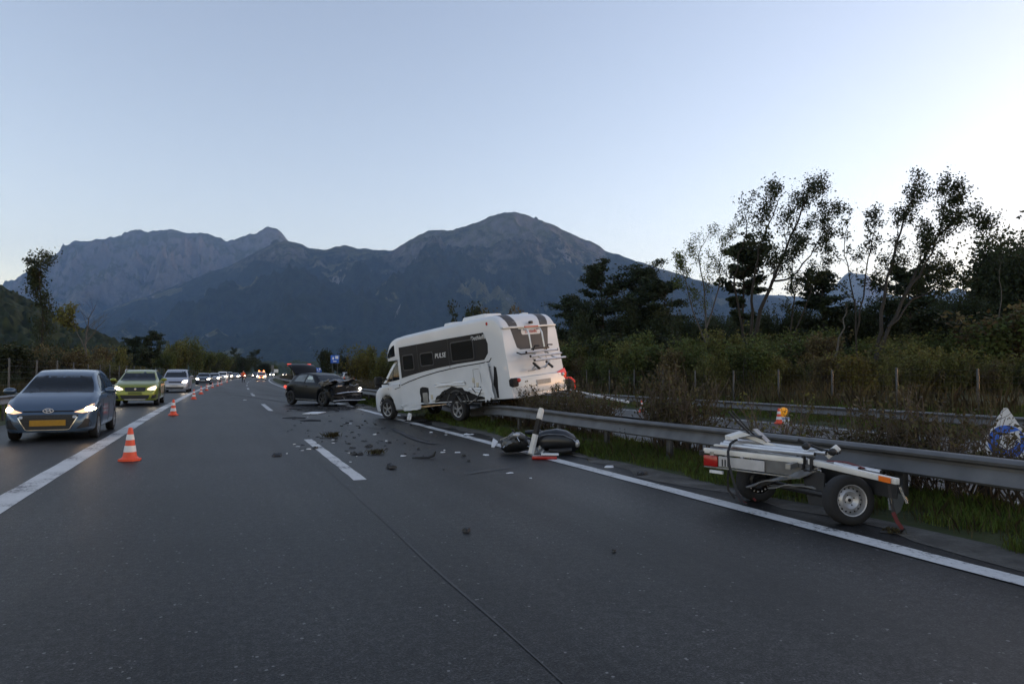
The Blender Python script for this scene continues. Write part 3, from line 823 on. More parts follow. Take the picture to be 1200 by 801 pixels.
# --- pines
def pine(name, label, u, vtop, depth, seed, spread=1.0, bare=0.35, vbase=440, dens=1.0, m_leaf=M_PINE):
    rs = np.random.RandomState(seed); b = at_depth(u, vbase, depth); t = at_depth(u + rs.uniform(-3, 3), vtop, depth)
    H = t.z - 0.2; loc = (b.x, b.y, 0.2); tubes = []; C = []
    stem = np.array([[b.x + 0.12 * math.sin(i * 1.3 + seed), b.y, 0.2 + H * i / 8] for i in range(9)]); rad = np.linspace(H * 0.016, 0.03, 9); tubes.append((stem, rad))
    n = int(26 * dens)
    for i in range(n):
        f = bare + (1 - bare) * ((i + rs.uniform(0, 1)) / n) ** 0.85
        p = np.array([b.x, b.y, 0.2 + H * f]); a = rs.uniform(0, 2 * math.pi)
        prof = math.sin(math.pi * min(1, max(0.04, (1.02 - f) / (1 - bare))) ** 0.65)
        L = H * 0.27 * spread * (0.35 + 0.75 * prof) * rs.uniform(0.6, 1.2)
        pts = wander(rs, p, (math.cos(a), math.sin(a), 0.25 if f < 0.8 else 0.7), L, 5, 0.14, 0.05)
        tubes.append((pts, np.linspace(max(0.03, H * 0.004), 0.012, 6)))
        for q in (2, 3, 4, 5):
            for k in range(3):
                c = pts[q] + rs.normal(size=3) * np.array([.5, .5, .15]) * L * 0.22
                C.append(c + rs.normal(size=(int(34 * dens), 3)) * np.array([0.42, 0.42, 0.16]) * L * 0.28)
    C.append(np.array([b.x, b.y, 0.2 + H * 0.97]) + rs.normal(size=(60, 3)) * np.array([.4, .4, .3]) * H * 0.03)
    return finish_tree(name, label, tubes, np.concatenate(C), 0.19, M_BARK, m_leaf, loc, rs, flat=0.45, aspect=0.4)
pine('pine_tree', 'tall dark pine with broad crown just right of the motorhome', 706, 322, 82, 21, 0.95, 0.25, dens=1.3)
pine('pine_tree', 'tall dark pine, second to the right of the motorhome', 752, 322, 80, 22, 0.95, 0.2, dens=1.3)
pine('pine_tree', 'dark pine with rounded top between the broad pines and the airy trees', 780, 334, 78, 23, 0.9, 0.15, dens=1.3)
pine('pine_tree', 'lower dark pine close to the roof of the motorhome', 668, 358, 85, 24, 1.1, 0.15, dens=1.2)
pine('pine_tree', 'flat-topped pine with layered dark crown among the airy trees', 872, 296, 52, 25, 0.75, 0.45)
pine('pine_tree', 'small dark pine below the gap between the two leafy trees', 966, 330, 55, 26, 0.8, 0.3)
pine('pine_tree', 'dense dark pine behind the leaning tree near the right edge', 1068, 322, 50, 27, 1.1, 0.2)
pine('pine_tree', 'dark conifer at the far end of the left tree row, left one', 274, 411, 300, 28, 0.9, 0.05, 441)
pine('pine_tree', 'dark conifer at the far end of the left tree row, right one', 300, 413, 310, 29, 1.0, 0.05, 441)
pine('pine_tree', 'round dark pine beyond the left fence, left of the pair', 156, 402, 120, 30, 1.2, 0.1, 440)
pine('pine_tree', 'round dark pine beyond the left fence, right of the pair', 176, 396, 120, 31, 1.2, 0.1, 440)

# --- bushes and lower trees of the wood's edge
def bush_proto(seed, rx, h, n, size, lobes=9, ragged=0.55, stems=6):
    rs = np.random.RandomState(seed); C = []; tubes = []
    for i in range(lobes):
        a = rs.uniform(0, 2 * math.pi); r = rx * math.sqrt(rs.uniform(0, 1)) * 0.72
        c = np.array([r * math.cos(a), r * math.sin(a), h * rs.uniform(0.22, 0.85)])
        rr = np.array([rx, rx, h * 0.75]) * rs.uniform(0.26, 0.5)
        m = n // lobes; d = rs.normal(size=(m, 3)); d /= np.linalg.norm(d, axis=1, keepdims=True)
        C.append(c + d * rr * (rs.uniform(0.35, 1.0, (m, 1)) + ragged * rs.uniform(0, 0.5, (m, 1)) ** 2))
    # shoots that break the outline
    for i in range(14):
        a = rs.uniform(0, 2 * math.pi); r = rx * rs.uniform(0, 0.9)
        pts = wander(rs, (r * math.cos(a), r * math.sin(a), h * 0.45), (0.3 * math.cos(a), 0.3 * math.sin(a), 1), h * rs.uniform(0.4, 0.75), 6, 0.12)
        tubes.append((pts, np.linspace(0.02, 0.006, 7)))
        for p in pts[2:]: C.append(p + rs.normal(size=(9, 3)) * size * 1.3)
    for i in range(stems):
        a = rs.uniform(0, 2 * math.pi)
        tubes.append((wander(rs, (0.15 * rx * math.cos(a), 0.15 * rx * math.sin(a), 0), (0.35 * math.cos(a), 0.35 * math.sin(a), 1), h * 0.8, 6, 0.10), np.linspace(0.05, 0.015, 7)))
    C = np.concatenate(C); C = C[C[:, 2] > 0.05]
    return C, tubes, rs
BUSH = {}
def bush_meshes(key, seed, rx, h, n, size, m_leaf):
    C, tubes, rs = bush_proto(seed, rx, h, n, size)
    V, Q = cards_np(C, size, rs); tv, tq = tubes_np(tubes, 5)
    BUSH[key] = (np_mesh('crown', V, Q, m_leaf), np_mesh('trunk', tv, tq, M_BARK, True), h)
for i, (ml, k) in enumerate([(M_LEAFD, 'dark'), (M_LEAF, 'green'), (M_OLIVE, 'olive'), (M_BROWN, 'brown'), (M_YELL, 'yellow')]):
    for j in range(2):
        bush_meshes(k + str(j), 100 + i * 7 + j, 1.9 + 0.4 * j, 4.2 + 1.3 * j, 5200, 0.13, ml)
for j in range(3):
    bush_meshes('tall' + str(j), 160 + j, 3.6, 10.0, 15000, 0.15, M_LEAFD)
ORD = {}
def nth(*key):
    ORD[key] = ORD.get(key, 0) + 1; n = ORD[key]
    return f"{n}{'th' if 10 <= n % 100 <= 20 else {1: 'st', 2: 'nd', 3: 'rd'}.get(n % 10, 'th')}"
ADJ = {'dark': 'dark green', 'green': 'mid green', 'olive': 'olive', 'brown': 'brownish', 'yellow': 'yellowish'}
BUSH_LABEL = {'dark': 'dark green bushy tree massed in the wood beyond the right fence', 'green': 'mid green bush in the undergrowth before the wood on the right',
              'olive': 'olive green bush in the undergrowth before the wood on the right', 'brown': 'brownish autumn bush in the undergrowth before the wood on the right',
              'yellow': 'yellowish bush standing out of the undergrowth on the right'}
def place_bush(name, key, x, y, z, s, sz, rot, label, group, cat='bush'):
    c, t, h = BUSH[key]
    r = tag(empty(name, (x, y, z), (0, 0, rot)), label, cat, group); r.scale = (s, s, sz)
    link('crown', c, r); link('trunk', t, r)
    return r
rng = random.Random(42)
for row, (zmin, zmax, cnt, kinds, hpx) in enumerate([(34, 40, 34, ['olive', 'brown', 'green', 'olive', 'olive', 'green'], None), (42, 52, 30, ['olive', 'dark', 'green', 'green', 'brown'], None), (56, 78, 34, ['dark', 'dark', 'brown', 'dark'], None)]):
    for i in range(cnt):
        u = 648 + (1235 - 648) * (i + rng.uniform(-0.3, 0.3)) / (cnt - 1)
        z = rng.uniform(zmin, zmax)
        if u < 800: z *= 1.0 + 0.35 * (800 - u) / 150
        p = at_depth(u, 437, z)
        if p.x < 22.5: 
            p = at_x(u, 437, 22.5 + rng.uniform(0.5, 3.0))
        if p.x > 105: continue
        zc = (Vector(p) - Vector((0, 0, CAM_H))).dot(Vector(FW))
        vt = interp([(640, 385), (700, 372), (760, 360), (800, 372), (850, 372), (900, 368), (960, 372), (1000, 365), (1040, 350), (1100, 350), (1140, 345), (1160, 318), (1200, 308), (1260, 300)], u)
        vt = {0: 424, 1: 398, 2: vt}[row] + rng.uniform(-8, 10) if row else rng.uniform(405, 432)
        if u > 1150 and row: vt -= 25
        hgt = max(0.9, (437 - vt) / 800 * zc + CAM_H)
        kind = rng.choice(kinds) if rng.random() > 0.06 else ('yellow' if row == 0 else 'dark')
        key = kind + rng.choice('01')
        if row and hgt > 5.5: kind = 'dark'; key = 'tall' + rng.choice('012')
        bh = BUSH[key][2] * 1.05
        sz = hgt / bh; s = max(0.45, min(1.7, sz * rng.uniform(0.95, 1.5))) if key[0] != 't' else sz * rng.uniform(0.85, 1.15)
        place_bush('wood_bush' if row < 2 else 'wood_tree', key, p.x, p.y, 0.15, s, sz, rng.uniform(0, 6.3), f"{ADJ[kind]} {'bush' if row < 2 else 'tree'} in the {('front', 'middle', 'back')[row]} row of the right wood, {nth(kind, row)} such from left", 'bushes and trees of the right wood', 'bush' if row < 2 else 'tree')
# --- left side: scrub behind the fence, then the row of trees running off along the motorway
for i in range(26):
    u = -12 + 150 * (i + rng.uniform(-.3, .3)) / 25; X = -rng.uniform(9.6, 15); p = at_x(u, 437, X)
    kind = rng.choice(['brown', 'olive', 'brown', 'dark'])
    hgt = rng.uniform(1.2, 3.0)
    if p.y > 150: continue
    key = kind + rng.choice('01'); sz = hgt / BUSH[key][2]
    place_bush('verge_bush', key, p.x, p.y, 0.0, sz * rng.uniform(1.0, 1.6), sz, rng.uniform(0, 6.3), f'{ADJ[kind]} bush behind the left wire fence, {nth(kind, "left")} such from the left', 'bushes behind the left fence')
for (u, vt, z, kind, wd) in [(12, 402, 75, 'dark', 1.6), (28, 398, 82, 'dark', 1.5), (66, 400, 90, 'dark', 1.4), (84, 404, 95, 'olive', 1.2), (118, 405, 100, 'brown', 1.3), (134, 404, 108, 'olive', 1.2), (143, 412, 110, 'dark', 1.3), (165, 416, 125, 'olive', 1.6), (190, 407, 135, 'green', 1.5), (205, 398, 140, 'olive', 1.3), (222, 393, 145, 'green', 1.3), (236, 408, 150, 'green', 1.5),
                              (248, 411, 180, 'dark', 1.6), (258, 412, 210, 'green', 1.7), (266, 414, 240, 'dark', 1.6), (286, 416, 290, 'dark', 1.8), (310, 424, 340, 'dark', 1.8), (322, 427, 380, 'green', 1.8)]:
    p = at_depth(u, 437, z); key = kind + rng.choice('01'); hgt = (437 - vt) / 800 * z + CAM_H; sz = hgt / (BUSH[key][2] * 1.12)
    place_bush('row_tree', key, p.x, p.y, -0.2, sz * wd * 0.8, sz, rng.uniform(0, 6.3), f'{ADJ[kind]} tree in the row beyond the left fence, {nth(kind, "row")} such from left', 'trees in the left row', 'tree')
for (u, vt, z, kind, wd, lab) in [(386, 408, 170, 'dark', 1.3, 'dark tree standing behind the blue road signs'), (401, 416, 175, 'dark', 1.3, 'low dark tree right of the blue road signs'), (432, 402, 95, 'olive', 1.3, 'yellow green tree behind the wrecked car, tallest of its clump'), (418, 416, 90, 'yellow', 1.4, 'yellowish bush right behind the crumpled bonnet of the wreck'),
                                   (448, 412, 90, 'olive', 1.4, 'olive bush between the wreck and the front of the motorhome'), (550, 353, 95, 'dark', 0.75, 'lone dark tree whose top shows above the motorhome roof'), (586, 362, 95, 'brown', 1.0, 'brownish tree top showing over the rear roof of the motorhome'),
                                   (470, 405, 85, 'green', 1.3, 'green tree hidden behind the cab of the motorhome'), (500, 400, 88, 'olive', 1.3, 'olive tree behind the middle of the motorhome'), (620, 385, 80, 'dark', 1.5, 'dark tree behind the rear of the motorhome'), (345, 428, 260, 'olive', 2.0, 'far olive bush beyond the open hatch of the wreck'), (362, 430, 240, 'green', 2.0, 'far green bush left of the blue signs')]:
    p = at_depth(u, 437, z); key = kind + rng.choice('01'); hgt = (437 - vt) / 800 * z + CAM_H; sz = hgt / (BUSH[key][2] * 1.12)
    place_bush('roadside_tree', key, p.x, p.y, -0.1, sz * wd * 0.8, sz, rng.uniform(0, 6.3), lab, None, 'tree')

# --- leafless brown shrubs in the median
def shrub_proto(seed, rx, h, stems, leaves, m_leaf):
    rs = np.random.RandomState(seed); tubes = []; C = []
    for i in range(stems):
        a = rs.uniform(0, 2 * math.pi); r = rx * math.sqrt(rs.uniform(0, 1))
        b = (0.30 * r * math.cos(a), 0.45 * r * math.sin(a), 0)
        pts = wander(rs, b, (0.45 * r / rx * math.cos(a), 0.6 * r / rx * math.sin(a), 1), h * rs.uniform(0.6, 1.1), 6, 0.13)
        tubes.append((pts, np.linspace(0.011, 0.003, 7)))
        for k in range(5):
            q = rs.randint(2, 6); d = rs.normal(size=3) * 0.6 + np.array([0, 0, 1.0])
            tw = wander(rs, pts[q], d, h * rs.uniform(0.15, 0.38), 4, 0.18); tubes.append((tw, np.linspace(0.005, 0.002, 5)))
            for p in tw[1:]:
                if rs.uniform() < leaves: C.append(p + rs.normal(size=(3, 3)) * 0.03)
    tv, tq = tubes_np(tubes, 4)
    C = np.concatenate(C); V, Q = cards_np(C, 0.028, rs)
    return np_mesh('twigs', tv, tq, M_TWIG, True), np_mesh('leaves', V, Q, m_leaf)
M_TWIG = mat('twig_bark', (0.072, 0.056, 0.042), 0.9, var=0.4, scale=3)
M_DRYLEAF = leaf_mat('dry_leaf', (0.066, 0.060, 0.028))
SHRUB = [shrub_proto(300 + i, 0.55, 1.0, 34, 0.5, M_DRYLEAF) for i in range(3)] + [shrub_proto(310, 0.5, 1.0, 14, 0.3, M_OLIVE), shrub_proto(311, 0.5, 1.0, 20, 0.22, M_DRYLEAF)]
sp = []
for Y in np.arange(24.5, 44, 1.0): sp.append((Y, 0.98, 'far'))
for Y in np.arange(44, 120, 2.4): sp.append((Y, 1.2, 'away'))
for Y in (17.4, 16.7, 16.0, 15.3, 14.6, 13.9, 13.2, 12.5): sp.append((Y, 1.12, 'dense'))
sp += [(10.1, 1.42, 'clump'), (9.5, 1.45, 'clump'), (9.9, 1.2, 'clump'), (8.0, 1.05, 'thin'), (7.3, 1.0, 'thin'), (6.0, 1.05, 'thick'), (5.65, 1.15, 'thick'), (5.1, 0.98, 'thick'), (4.6, 1.05, 'thick'), (4.1, 1.1, 'thick'), (3.7, 1.0, 'thick'), (3.3, 1.05, 'thick'), (2.9, 1.1, 'thick')]
SHRUB_LABEL = {'far': 'brown twiggy shrub in the median beyond the motorhome', 'away': 'brownish hedge shrub far along the median', 'dense': 'brown twiggy shrub behind the rail between motorhome and scooter',
               'clump': 'bushy brown shrub behind the rail, between scooter and trailer', 'thin': 'thin sparse shrub behind the guard rail above the trailer', 'thick': 'twiggy shrub behind the rail near the triangular sign'}
for i, (Y, h, k) in enumerate(sp):
    me = SHRUB[3] if k == 'thin' else SHRUB[4] if (k == 'thick' and Y < 5) else SHRUB[i % 3]
    r = tag(empty('median_shrub', (7.25 + rng.uniform(-0.12, 0.2) + curve_off(Y), float(Y), 0.02), (0, 0, rng.choice([0, math.pi]) + rng.uniform(-0.4, 0.4))), SHRUB_LABEL[k] + ('' if k == 'away' else f", {nth(k, 'shrub')} from the {'left' if k != 'far' else 'near end'}"), 'shrub', k + ' median shrubs')
    s = 1.5 if k == 'away' else rng.uniform(0.95, 1.25); r.scale = (s, s * (1.6 if k == 'away' else 1), h * rng.uniform(0.9, 1.08))
    link('twigs', me[0], r); link('leaves', me[1], r)

# --- grass
def grass_np(rs, pos, h, w, lean=0.45):
    n = len(pos); a = rs.uniform(0, 2 * np.pi, n); hh = h * rs.uniform(0.45, 1.25, n); ln = hh * lean * rs.uniform(0.1, 1.3, n); b = a + rs.uniform(1.2, 1.9, n)
    dx = np.stack([np.cos(b), np.sin(b), 0 * b], -1) * (w * rs.uniform(0.6, 1.3, n))[:, None]; tip = np.stack([np.cos(a) * ln, np.sin(a) * ln, hh], -1); mid = tip * np.array([0.35, 0.35, 0.6])
    V = np.stack([pos - dx, pos + dx, pos + mid + dx * 0.7, pos + tip, pos + mid - dx * 0.7], 1).reshape(-1, 3)
    return V, np.arange(5 * n).reshape(n, 5)
M_GRASS = leaf_mat('grass_blade', (0.095, 0.135, 0.028), 0.4)
M_GRASSD = leaf_mat('grass_dry', (0.075, 0.064, 0.030), 0.35)
def grass_patch(name, label, fx, ys, count, h, w, m, seed, zf):
    rs = np.random.RandomState(seed); y = ys[0] + (ys[1] - ys[0]) * rs.uniform(0, 1, count) ** 1.5
    x = fx(rs, y, count); keep = fbm(x * 0.9 + seed, y * 0.7, 3) > -0.28
    x, y = x[keep], y[keep]; off = np.array([curve_off(q) for q in y])
    pos = np.stack([x + off, y, np.array([zf(a) for a in x])], -1)
    V, Q = grass_np(rs, pos, h * (0.75 + 0.5 * np.clip(0.5 + fbm(x * 1.5, y * 1.5 + seed, 3), 0, 1)), w)
    tag(link(name, np_mesh(name, V, Q, m)), label, kind='stuff')
def med_x(rs, y, n):
    e = 5.80 + 0.10 * np.sin(y * 1.7) + 0.05 * np.sin(y * 4.9) + 0.08 * rs.uniform(0, 1, n)
    return e + (8.0 - e) * rs.uniform(0, 1, n) ** 1.3
grass_patch('median_grass', 'green grass growing under the guard rail in the median', med_x, (1.0, 45), 90000, 0.115, 0.004, M_GRASS, 1, lambda x: interp([(5.72, -0.02), (5.95, 0.02), (7.1, 0.05), (7.7, -0.03), (8.1, -0.16)], x))
grass_patch('median_straw', 'dry pale straw among the median grass', med_x, (1.0, 45), 9000, 0.17, 0.003, M_GRASSD, 2, lambda x: interp([(5.72, -0.02), (5.95, 0.02), (7.1, 0.05), (7.7, -0.03), (8.1, -0.16)], x))
grass_patch('verge_grass', 'grass on the verge between the far guard rail and the right fence', lambda rs, y, n: 16.9 + 7.5 * rs.uniform(0, 1, n), (3, 60), 70000, 0.22, 0.010, M_GRASS, 3, lambda x: interp([(16.9, -0.13), (18.5, -0.08), (21, 0.1), (26, 0.22)], x))
grass_patch('verge_reeds', 'tall dry grass along the right wire fence before the wood', lambda rs, y, n: 19.6 + 5.0 * rs.uniform(0, 1, n), (4, 70), 12000, 0.8, 0.010, M_GRASSD, 4, lambda x: interp([(16.9, -0.13), (18.5, -0.08), (21, 0.1), (26, 0.22)], x))
grass_patch('left_grass', 'rough grass on the left verge below the fence', lambda rs, y, n: -6.2 - 9 * rs.uniform(0, 1, n), (12, 110), 60000, 0.35, 0.016, M_GRASS, 5, lambda x: interp([(-14, 0.2), (-9.5, 0.05), (-7, -0.03), (-5.6, 0.0)], x))
grass_patch('left_straw', 'dry pale grass on the left verge behind the fence', lambda rs, y, n: -8.4 - 6 * rs.uniform(0, 1, n), (16, 110), 26000, 0.75, 0.014, M_GRASSD, 6, lambda x: interp([(-14, 0.2), (-9.5, 0.05), (-7, -0.03), (-5.6, 0.0)], x))
# tall dry stalks rising from the median near the right of the picture
rs = np.random.RandomState(77); tubes = []; C = []
for i in range(46):
    y = rs.uniform(4.6, 7.6); x = rs.uniform(7.0, 8.0); h = rs.uniform(0.9, 1.75)
    pts = wander(rs, (x, y, 0.0), (rs.uniform(-.05, .25), rs.uniform(-.3, .15), 1), h, 7, 0.05, -0.01); tubes.append((pts, np.linspace(0.0035, 0.0015, 8)))
    for p in pts[5:]: C.append(p + rs.normal(size=(7, 3)) * np.array([.012, .012, .04]))
tv, tq = tubes_np(tubes, 3); V, Q = cards_np(np.concatenate(C), 0.018, rs, 0.3)
_r = link('dry_stalks', np_mesh('dry_stalks', np.concatenate([tv, V]), np.concatenate([tq, Q + len(tv)]), M_GRASSD)); tag(_r, 'tall dry grass stalks rising above the median shrubs at right', kind='stuff')
# ------------------------------------------------------------------ vehicles: shared tools
def paint(name, col, rough=0.32, metal=0.35):
    return mat('paint_' + name, col, rough, metal=metal, var=0.0, coat=0.6)
M_GLASS = mat('car_glass', (0.008, 0.011, 0.015), 0.06, var=0.0, spec=0.32)
M_TYRE = mat('tyre_rubber', (0.012, 0.012, 0.013), 0.85, var=0.25, scale=14, bump=0.2, bscale=60)
M_RIM = mat('rim_alloy', (0.38, 0.39, 0.41), 0.35, metal=0.8, var=0.12, scale=8)
M_RIMD = mat('rim_black', (0.022, 0.022, 0.024), 0.4, metal=0.3, var=0.1)
M_TRIM = mat('black_plastic', (0.013, 0.013, 0.014), 0.6, var=0.2, scale=9)
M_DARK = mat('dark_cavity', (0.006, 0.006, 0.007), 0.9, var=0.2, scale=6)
M_CHROME = mat('chrome_trim', (0.55, 0.56, 0.58), 0.18, metal=1.0, var=0.0)
M_LAMP = mat('headlamp_lit', (0.9, 0.9, 0.85), 0.2, var=0.0, emit=(1.0, 0.66, 0.36), estr=20.0)
M_LAMPW = mat('headlamp_white', (0.9, 0.9, 0.9), 0.2, var=0.0, emit=(1.0, 0.82, 0.60), estr=20.0)
M_HALO = mat('headlamp_reflector', (0.7, 0.6, 0.5), 0.3, var=0.1, scale=30, emit=(1.0, 0.50, 0.22), estr=0.42)
M_HALOW = mat('headlamp_reflector_white', (0.7, 0.65, 0.6), 0.3, var=0.1, scale=30, emit=(1.0, 0.72, 0.45), estr=0.5)
M_LENS = mat('lamp_lens', (0.42, 0.43, 0.45), 0.12, metal=0.4, var=0.15, scale=20)
M_TAIL = mat('tail_lens', (0.32, 0.012, 0.010), 0.2, var=0.1, scale=12)
M_TAILON = mat('tail_lit', (0.5, 0.03, 0.02), 0.3, var=0.0, emit=(1.0, 0.09, 0.05), estr=0.45)
M_PLATEY = mat('plate_yellow', (0.33, 0.17, 0.006), 0.45, var=0.10, scale=20)
M_PLATEW = mat('plate_white', (0.42, 0.42, 0.42), 0.45, var=0.10, scale=30)
M_STEELB = mat('bare_steel', (0.25, 0.255, 0.26), 0.4, metal=0.7, var=0.3, scale=9)
M_WHITEP = mat('white_plastic', (0.62, 0.63, 0.64), 0.45, var=0.08, scale=6)
M_AMBER = mat('amber_lens', (0.75, 0.16, 0.01), 0.3, var=0.05)

def bvh_of(o):
    me = o.data
    return BVHTree.FromPolygons([v.co.copy() for v in me.vertices], [tuple(p.vertices) for p in me.polygons])
DIRS = {'front': Vector((1, 0, 0)), 'rear': Vector((-1, 0, 0)), 'left': Vector((0, 1, 0)), 'right': Vector((0, -1, 0)), 'top': Vector((0, 0, -1))}
def to3(view, a, b):
    if view == 'front': return Vector((-4, a, b))
    if view == 'rear': return Vector((14, a, b))
    if view == 'left': return Vector((a, -4, b))
    if view == 'right': return Vector((a, 4, b))
    return Vector((a, b, 6))
def patch(name, bvh, view, outline, material, parent, off=0.006, grid=0.07, depth=0.012, warp=None):
    """a piece cut to an outline and laid on a body, standing off it by a few millimetres, with edges that return to it"""
    bm = bmesh.new()
    vs = [bm.verts.new((a, b, 0)) for a, b in outline]
    f = bm.faces.new(vs)
    bmesh.ops.triangulate(bm, faces=[f])
    xs = [p[0] for p in outline]; ys = [p[1] for p in outline]
    for ax, lo, hi in ((0, min(xs), max(xs)), (1, min(ys), max(ys))):
        n = int((hi - lo) / grid)
        for i in range(1, n + 1):
            c = lo + (hi - lo) * i / (n + 1); co = [0, 0, 0]; no = [0, 0, 0]; co[ax] = c; no[ax] = 1
            bmesh.ops.bisect_plane(bm, geom=bm.verts[:] + bm.edges[:] + bm.faces[:], plane_co=co, plane_no=no)
    d = DIRS[view]; keep = None
    miss = []
    for v in bm.verts:
        o = to3(view, v.co.x, v.co.y); hit = bvh.ray_cast(o, d)
        if hit[0] is None:
            near = bvh.find_nearest(o + d * (4.0 if view != 'rear' else 8))
            hit = (near[0],)
        p = hit[0] - d * off
        if warp: p = warp(p)
        v.co = p
    ed = [e for e in bm.edges if e.is_boundary]
    ret = bmesh.ops.extrude_edge_only(bm, edges=ed)
    for v in [g for g in ret['geom'] if isinstance(g, bmesh.types.BMVert)]: v.co += d * (off + depth)
    bmesh.ops.recalc_face_normals(bm, faces=bm.faces)
    me = bpy.data.meshes.new(name); 
    for fa in bm.faces: fa.smooth = True
    bm.to_mesh(me); bm.free(); me.materials.append(material)
    try: me.set_sharp_from_angle(angle=R(35))
    except Exception: pass
    return link(name, me, parent)
def strip(pts, w):
    """outline of a thin strip following 2D points"""
    L = []; Rr = []
    for i, p in enumerate(pts):
        a = pts[max(0, i - 1)]; b = pts[min(len(pts) - 1, i + 1)]
        d = Vector((b[0] - a[0], b[1] - a[1])).normalized(); n = Vector((-d.y, d.x)) * w / 2
        L.append((p[0] + n.x, p[1] + n.y)); Rr.append((p[0] - n.x, p[1] - n.y))
    return L + Rr[::-1]
def rrect(x0, x1, z0, z1, r=0.04, n=3):
    P = []
    for cx, cz, a0 in ((x1 - r, z1 - r, 0), (x0 + r, z1 - r, 90), (x0 + r, z0 + r, 180), (x1 - r, z0 + r, 270)):
        for i in range(n + 1):
            a = R(a0 + 90 * i / n); P.append((cx + r * math.cos(a), cz + r * math.sin(a)))
    return P
def mirror2(P): return [(-a, b) for a, b in P][::-1]

_wheel_cache = {}
def wheel(parent, loc, r, w, rim, side, spokes=5, style='alloy', tilt=(0, 0, 0)):
    """wheel > tyre, rim; side is the sign of y that faces outwards"""
    key = (round(r, 3), round(w, 3), rim.name, side, spokes, style)
    if key not in _wheel_cache:
        t = MB(); s = side; rr = r * 0.64
        t.lathe([(rr * 0.97, -w * 0.42 * s), (r * 0.80, -w * 0.5 * s), (r * 0.95, -w * 0.46 * s), (r, -w * 0.34 * s), (r, w * 0.34 * s), (r * 0.95, w * 0.46 * s), (r * 0.80, w * 0.5 * s), (rr * 1.0, w * 0.44 * s), (rr * 0.95, w * 0.36 * s)], 32, 'y')
        me_t = t.mesh('tyre', M_TYRE, sharp=50)
        k = MB()
        k.lathe([(rr * 1.0, w * 0.44 * s), (rr * 0.93, w * 0.42 * s), (rr * 0.90, w * 0.20 * s), (rr * 0.88, -w * 0.3 * s)], 32, 'y')
        if style == 'alloy':
            k.lathe([(rr * 0.24, w * 0.36 * s), (rr * 0.20, w * 0.40 * s), (0.0, w * 0.40 * s)], 16, 'y')
            for i in range(spokes):
                a = 2 * math.pi * i / spokes + 0.3
                for da in (-0.13, 0.13):
                    c0 = Vector((math.cos(a + da * 1.4) * rr * 0.15, w * 0.36 * s, math.sin(a + da * 1.4) * rr * 0.15)); c1 = Vector((math.cos(a + da) * rr * 0.94, w * 0.38 * s, math.sin(a + da) * rr * 0.94))
                    k.bar(c0, c1, rr * 0.13, w * 0.10, up=(0, 1, 0))
        else:
            k.lathe([(rr * 0.90, w * 0.05 * s), (rr * 0.74, w * 0.16 * s), (rr * 0.55, w * 0.26 * s), (rr * 0.42, w * 0.20 * s), (rr * 0.25, w * 0.12 * s), (rr * 0.14, w * 0.15 * s), (0, w * 0.15 * s)], 32, 'y')
        me_r = k.mesh('rim', rim, sharp=40)
        b = MB(); b.lathe([(rr * 0.88, -w * 0.05 * s), (0, -w * 0.05 * s)], 24, 'y')
        hm = None
        if style != 'alloy':
            hm = MB()
            for i in range(16):
                a = 2 * math.pi * i / 16
                hm.lathe([(0.0, w * 0.152 * s), (rr * 0.055, w * 0.150 * s), (rr * 0.06, w * 0.1 * s)], 8, 'y', (math.cos(a) * rr * 0.755, 0.004 * s, math.sin(a) * rr * 0.755))
            for i in range(4):
                a = 2 * math.pi * i / 4 + .4
                hm.lathe([(0.0, w * 0.185 * s), (rr * 0.045, w * 0.183 * s), (rr * 0.05, w * 0.12 * s)], 6, 'y', (math.cos(a) * rr * 0.33, 0.0, math.sin(a) * rr * 0.33))
            hm.lathe([(0.0, w * 0.2 * s), (rr * 0.10, w * 0.19 * s), (rr * 0.12, w * 0.12 * s)], 12, 'y')
            hm = hm.mesh('rim_holes', M_DARK)
        _wheel_cache[key] = (me_t, me_r, b.mesh('brake_disc', M_TRIM), hm)
    mt, mr_, mb, hm = _wheel_cache[key]
    e = bpy.data.objects.new('wheel', None); COL.objects.link(e); e.parent = parent; e.location = loc; e.rotation_euler = tilt; e.empty_display_size = 0.1
    link('tyre', mt, e); link('rim', mr_, e); link('brake_disc', mb, e)
    if hm: tag(link('rim_holes', hm, e), kind='stuff')
    return e

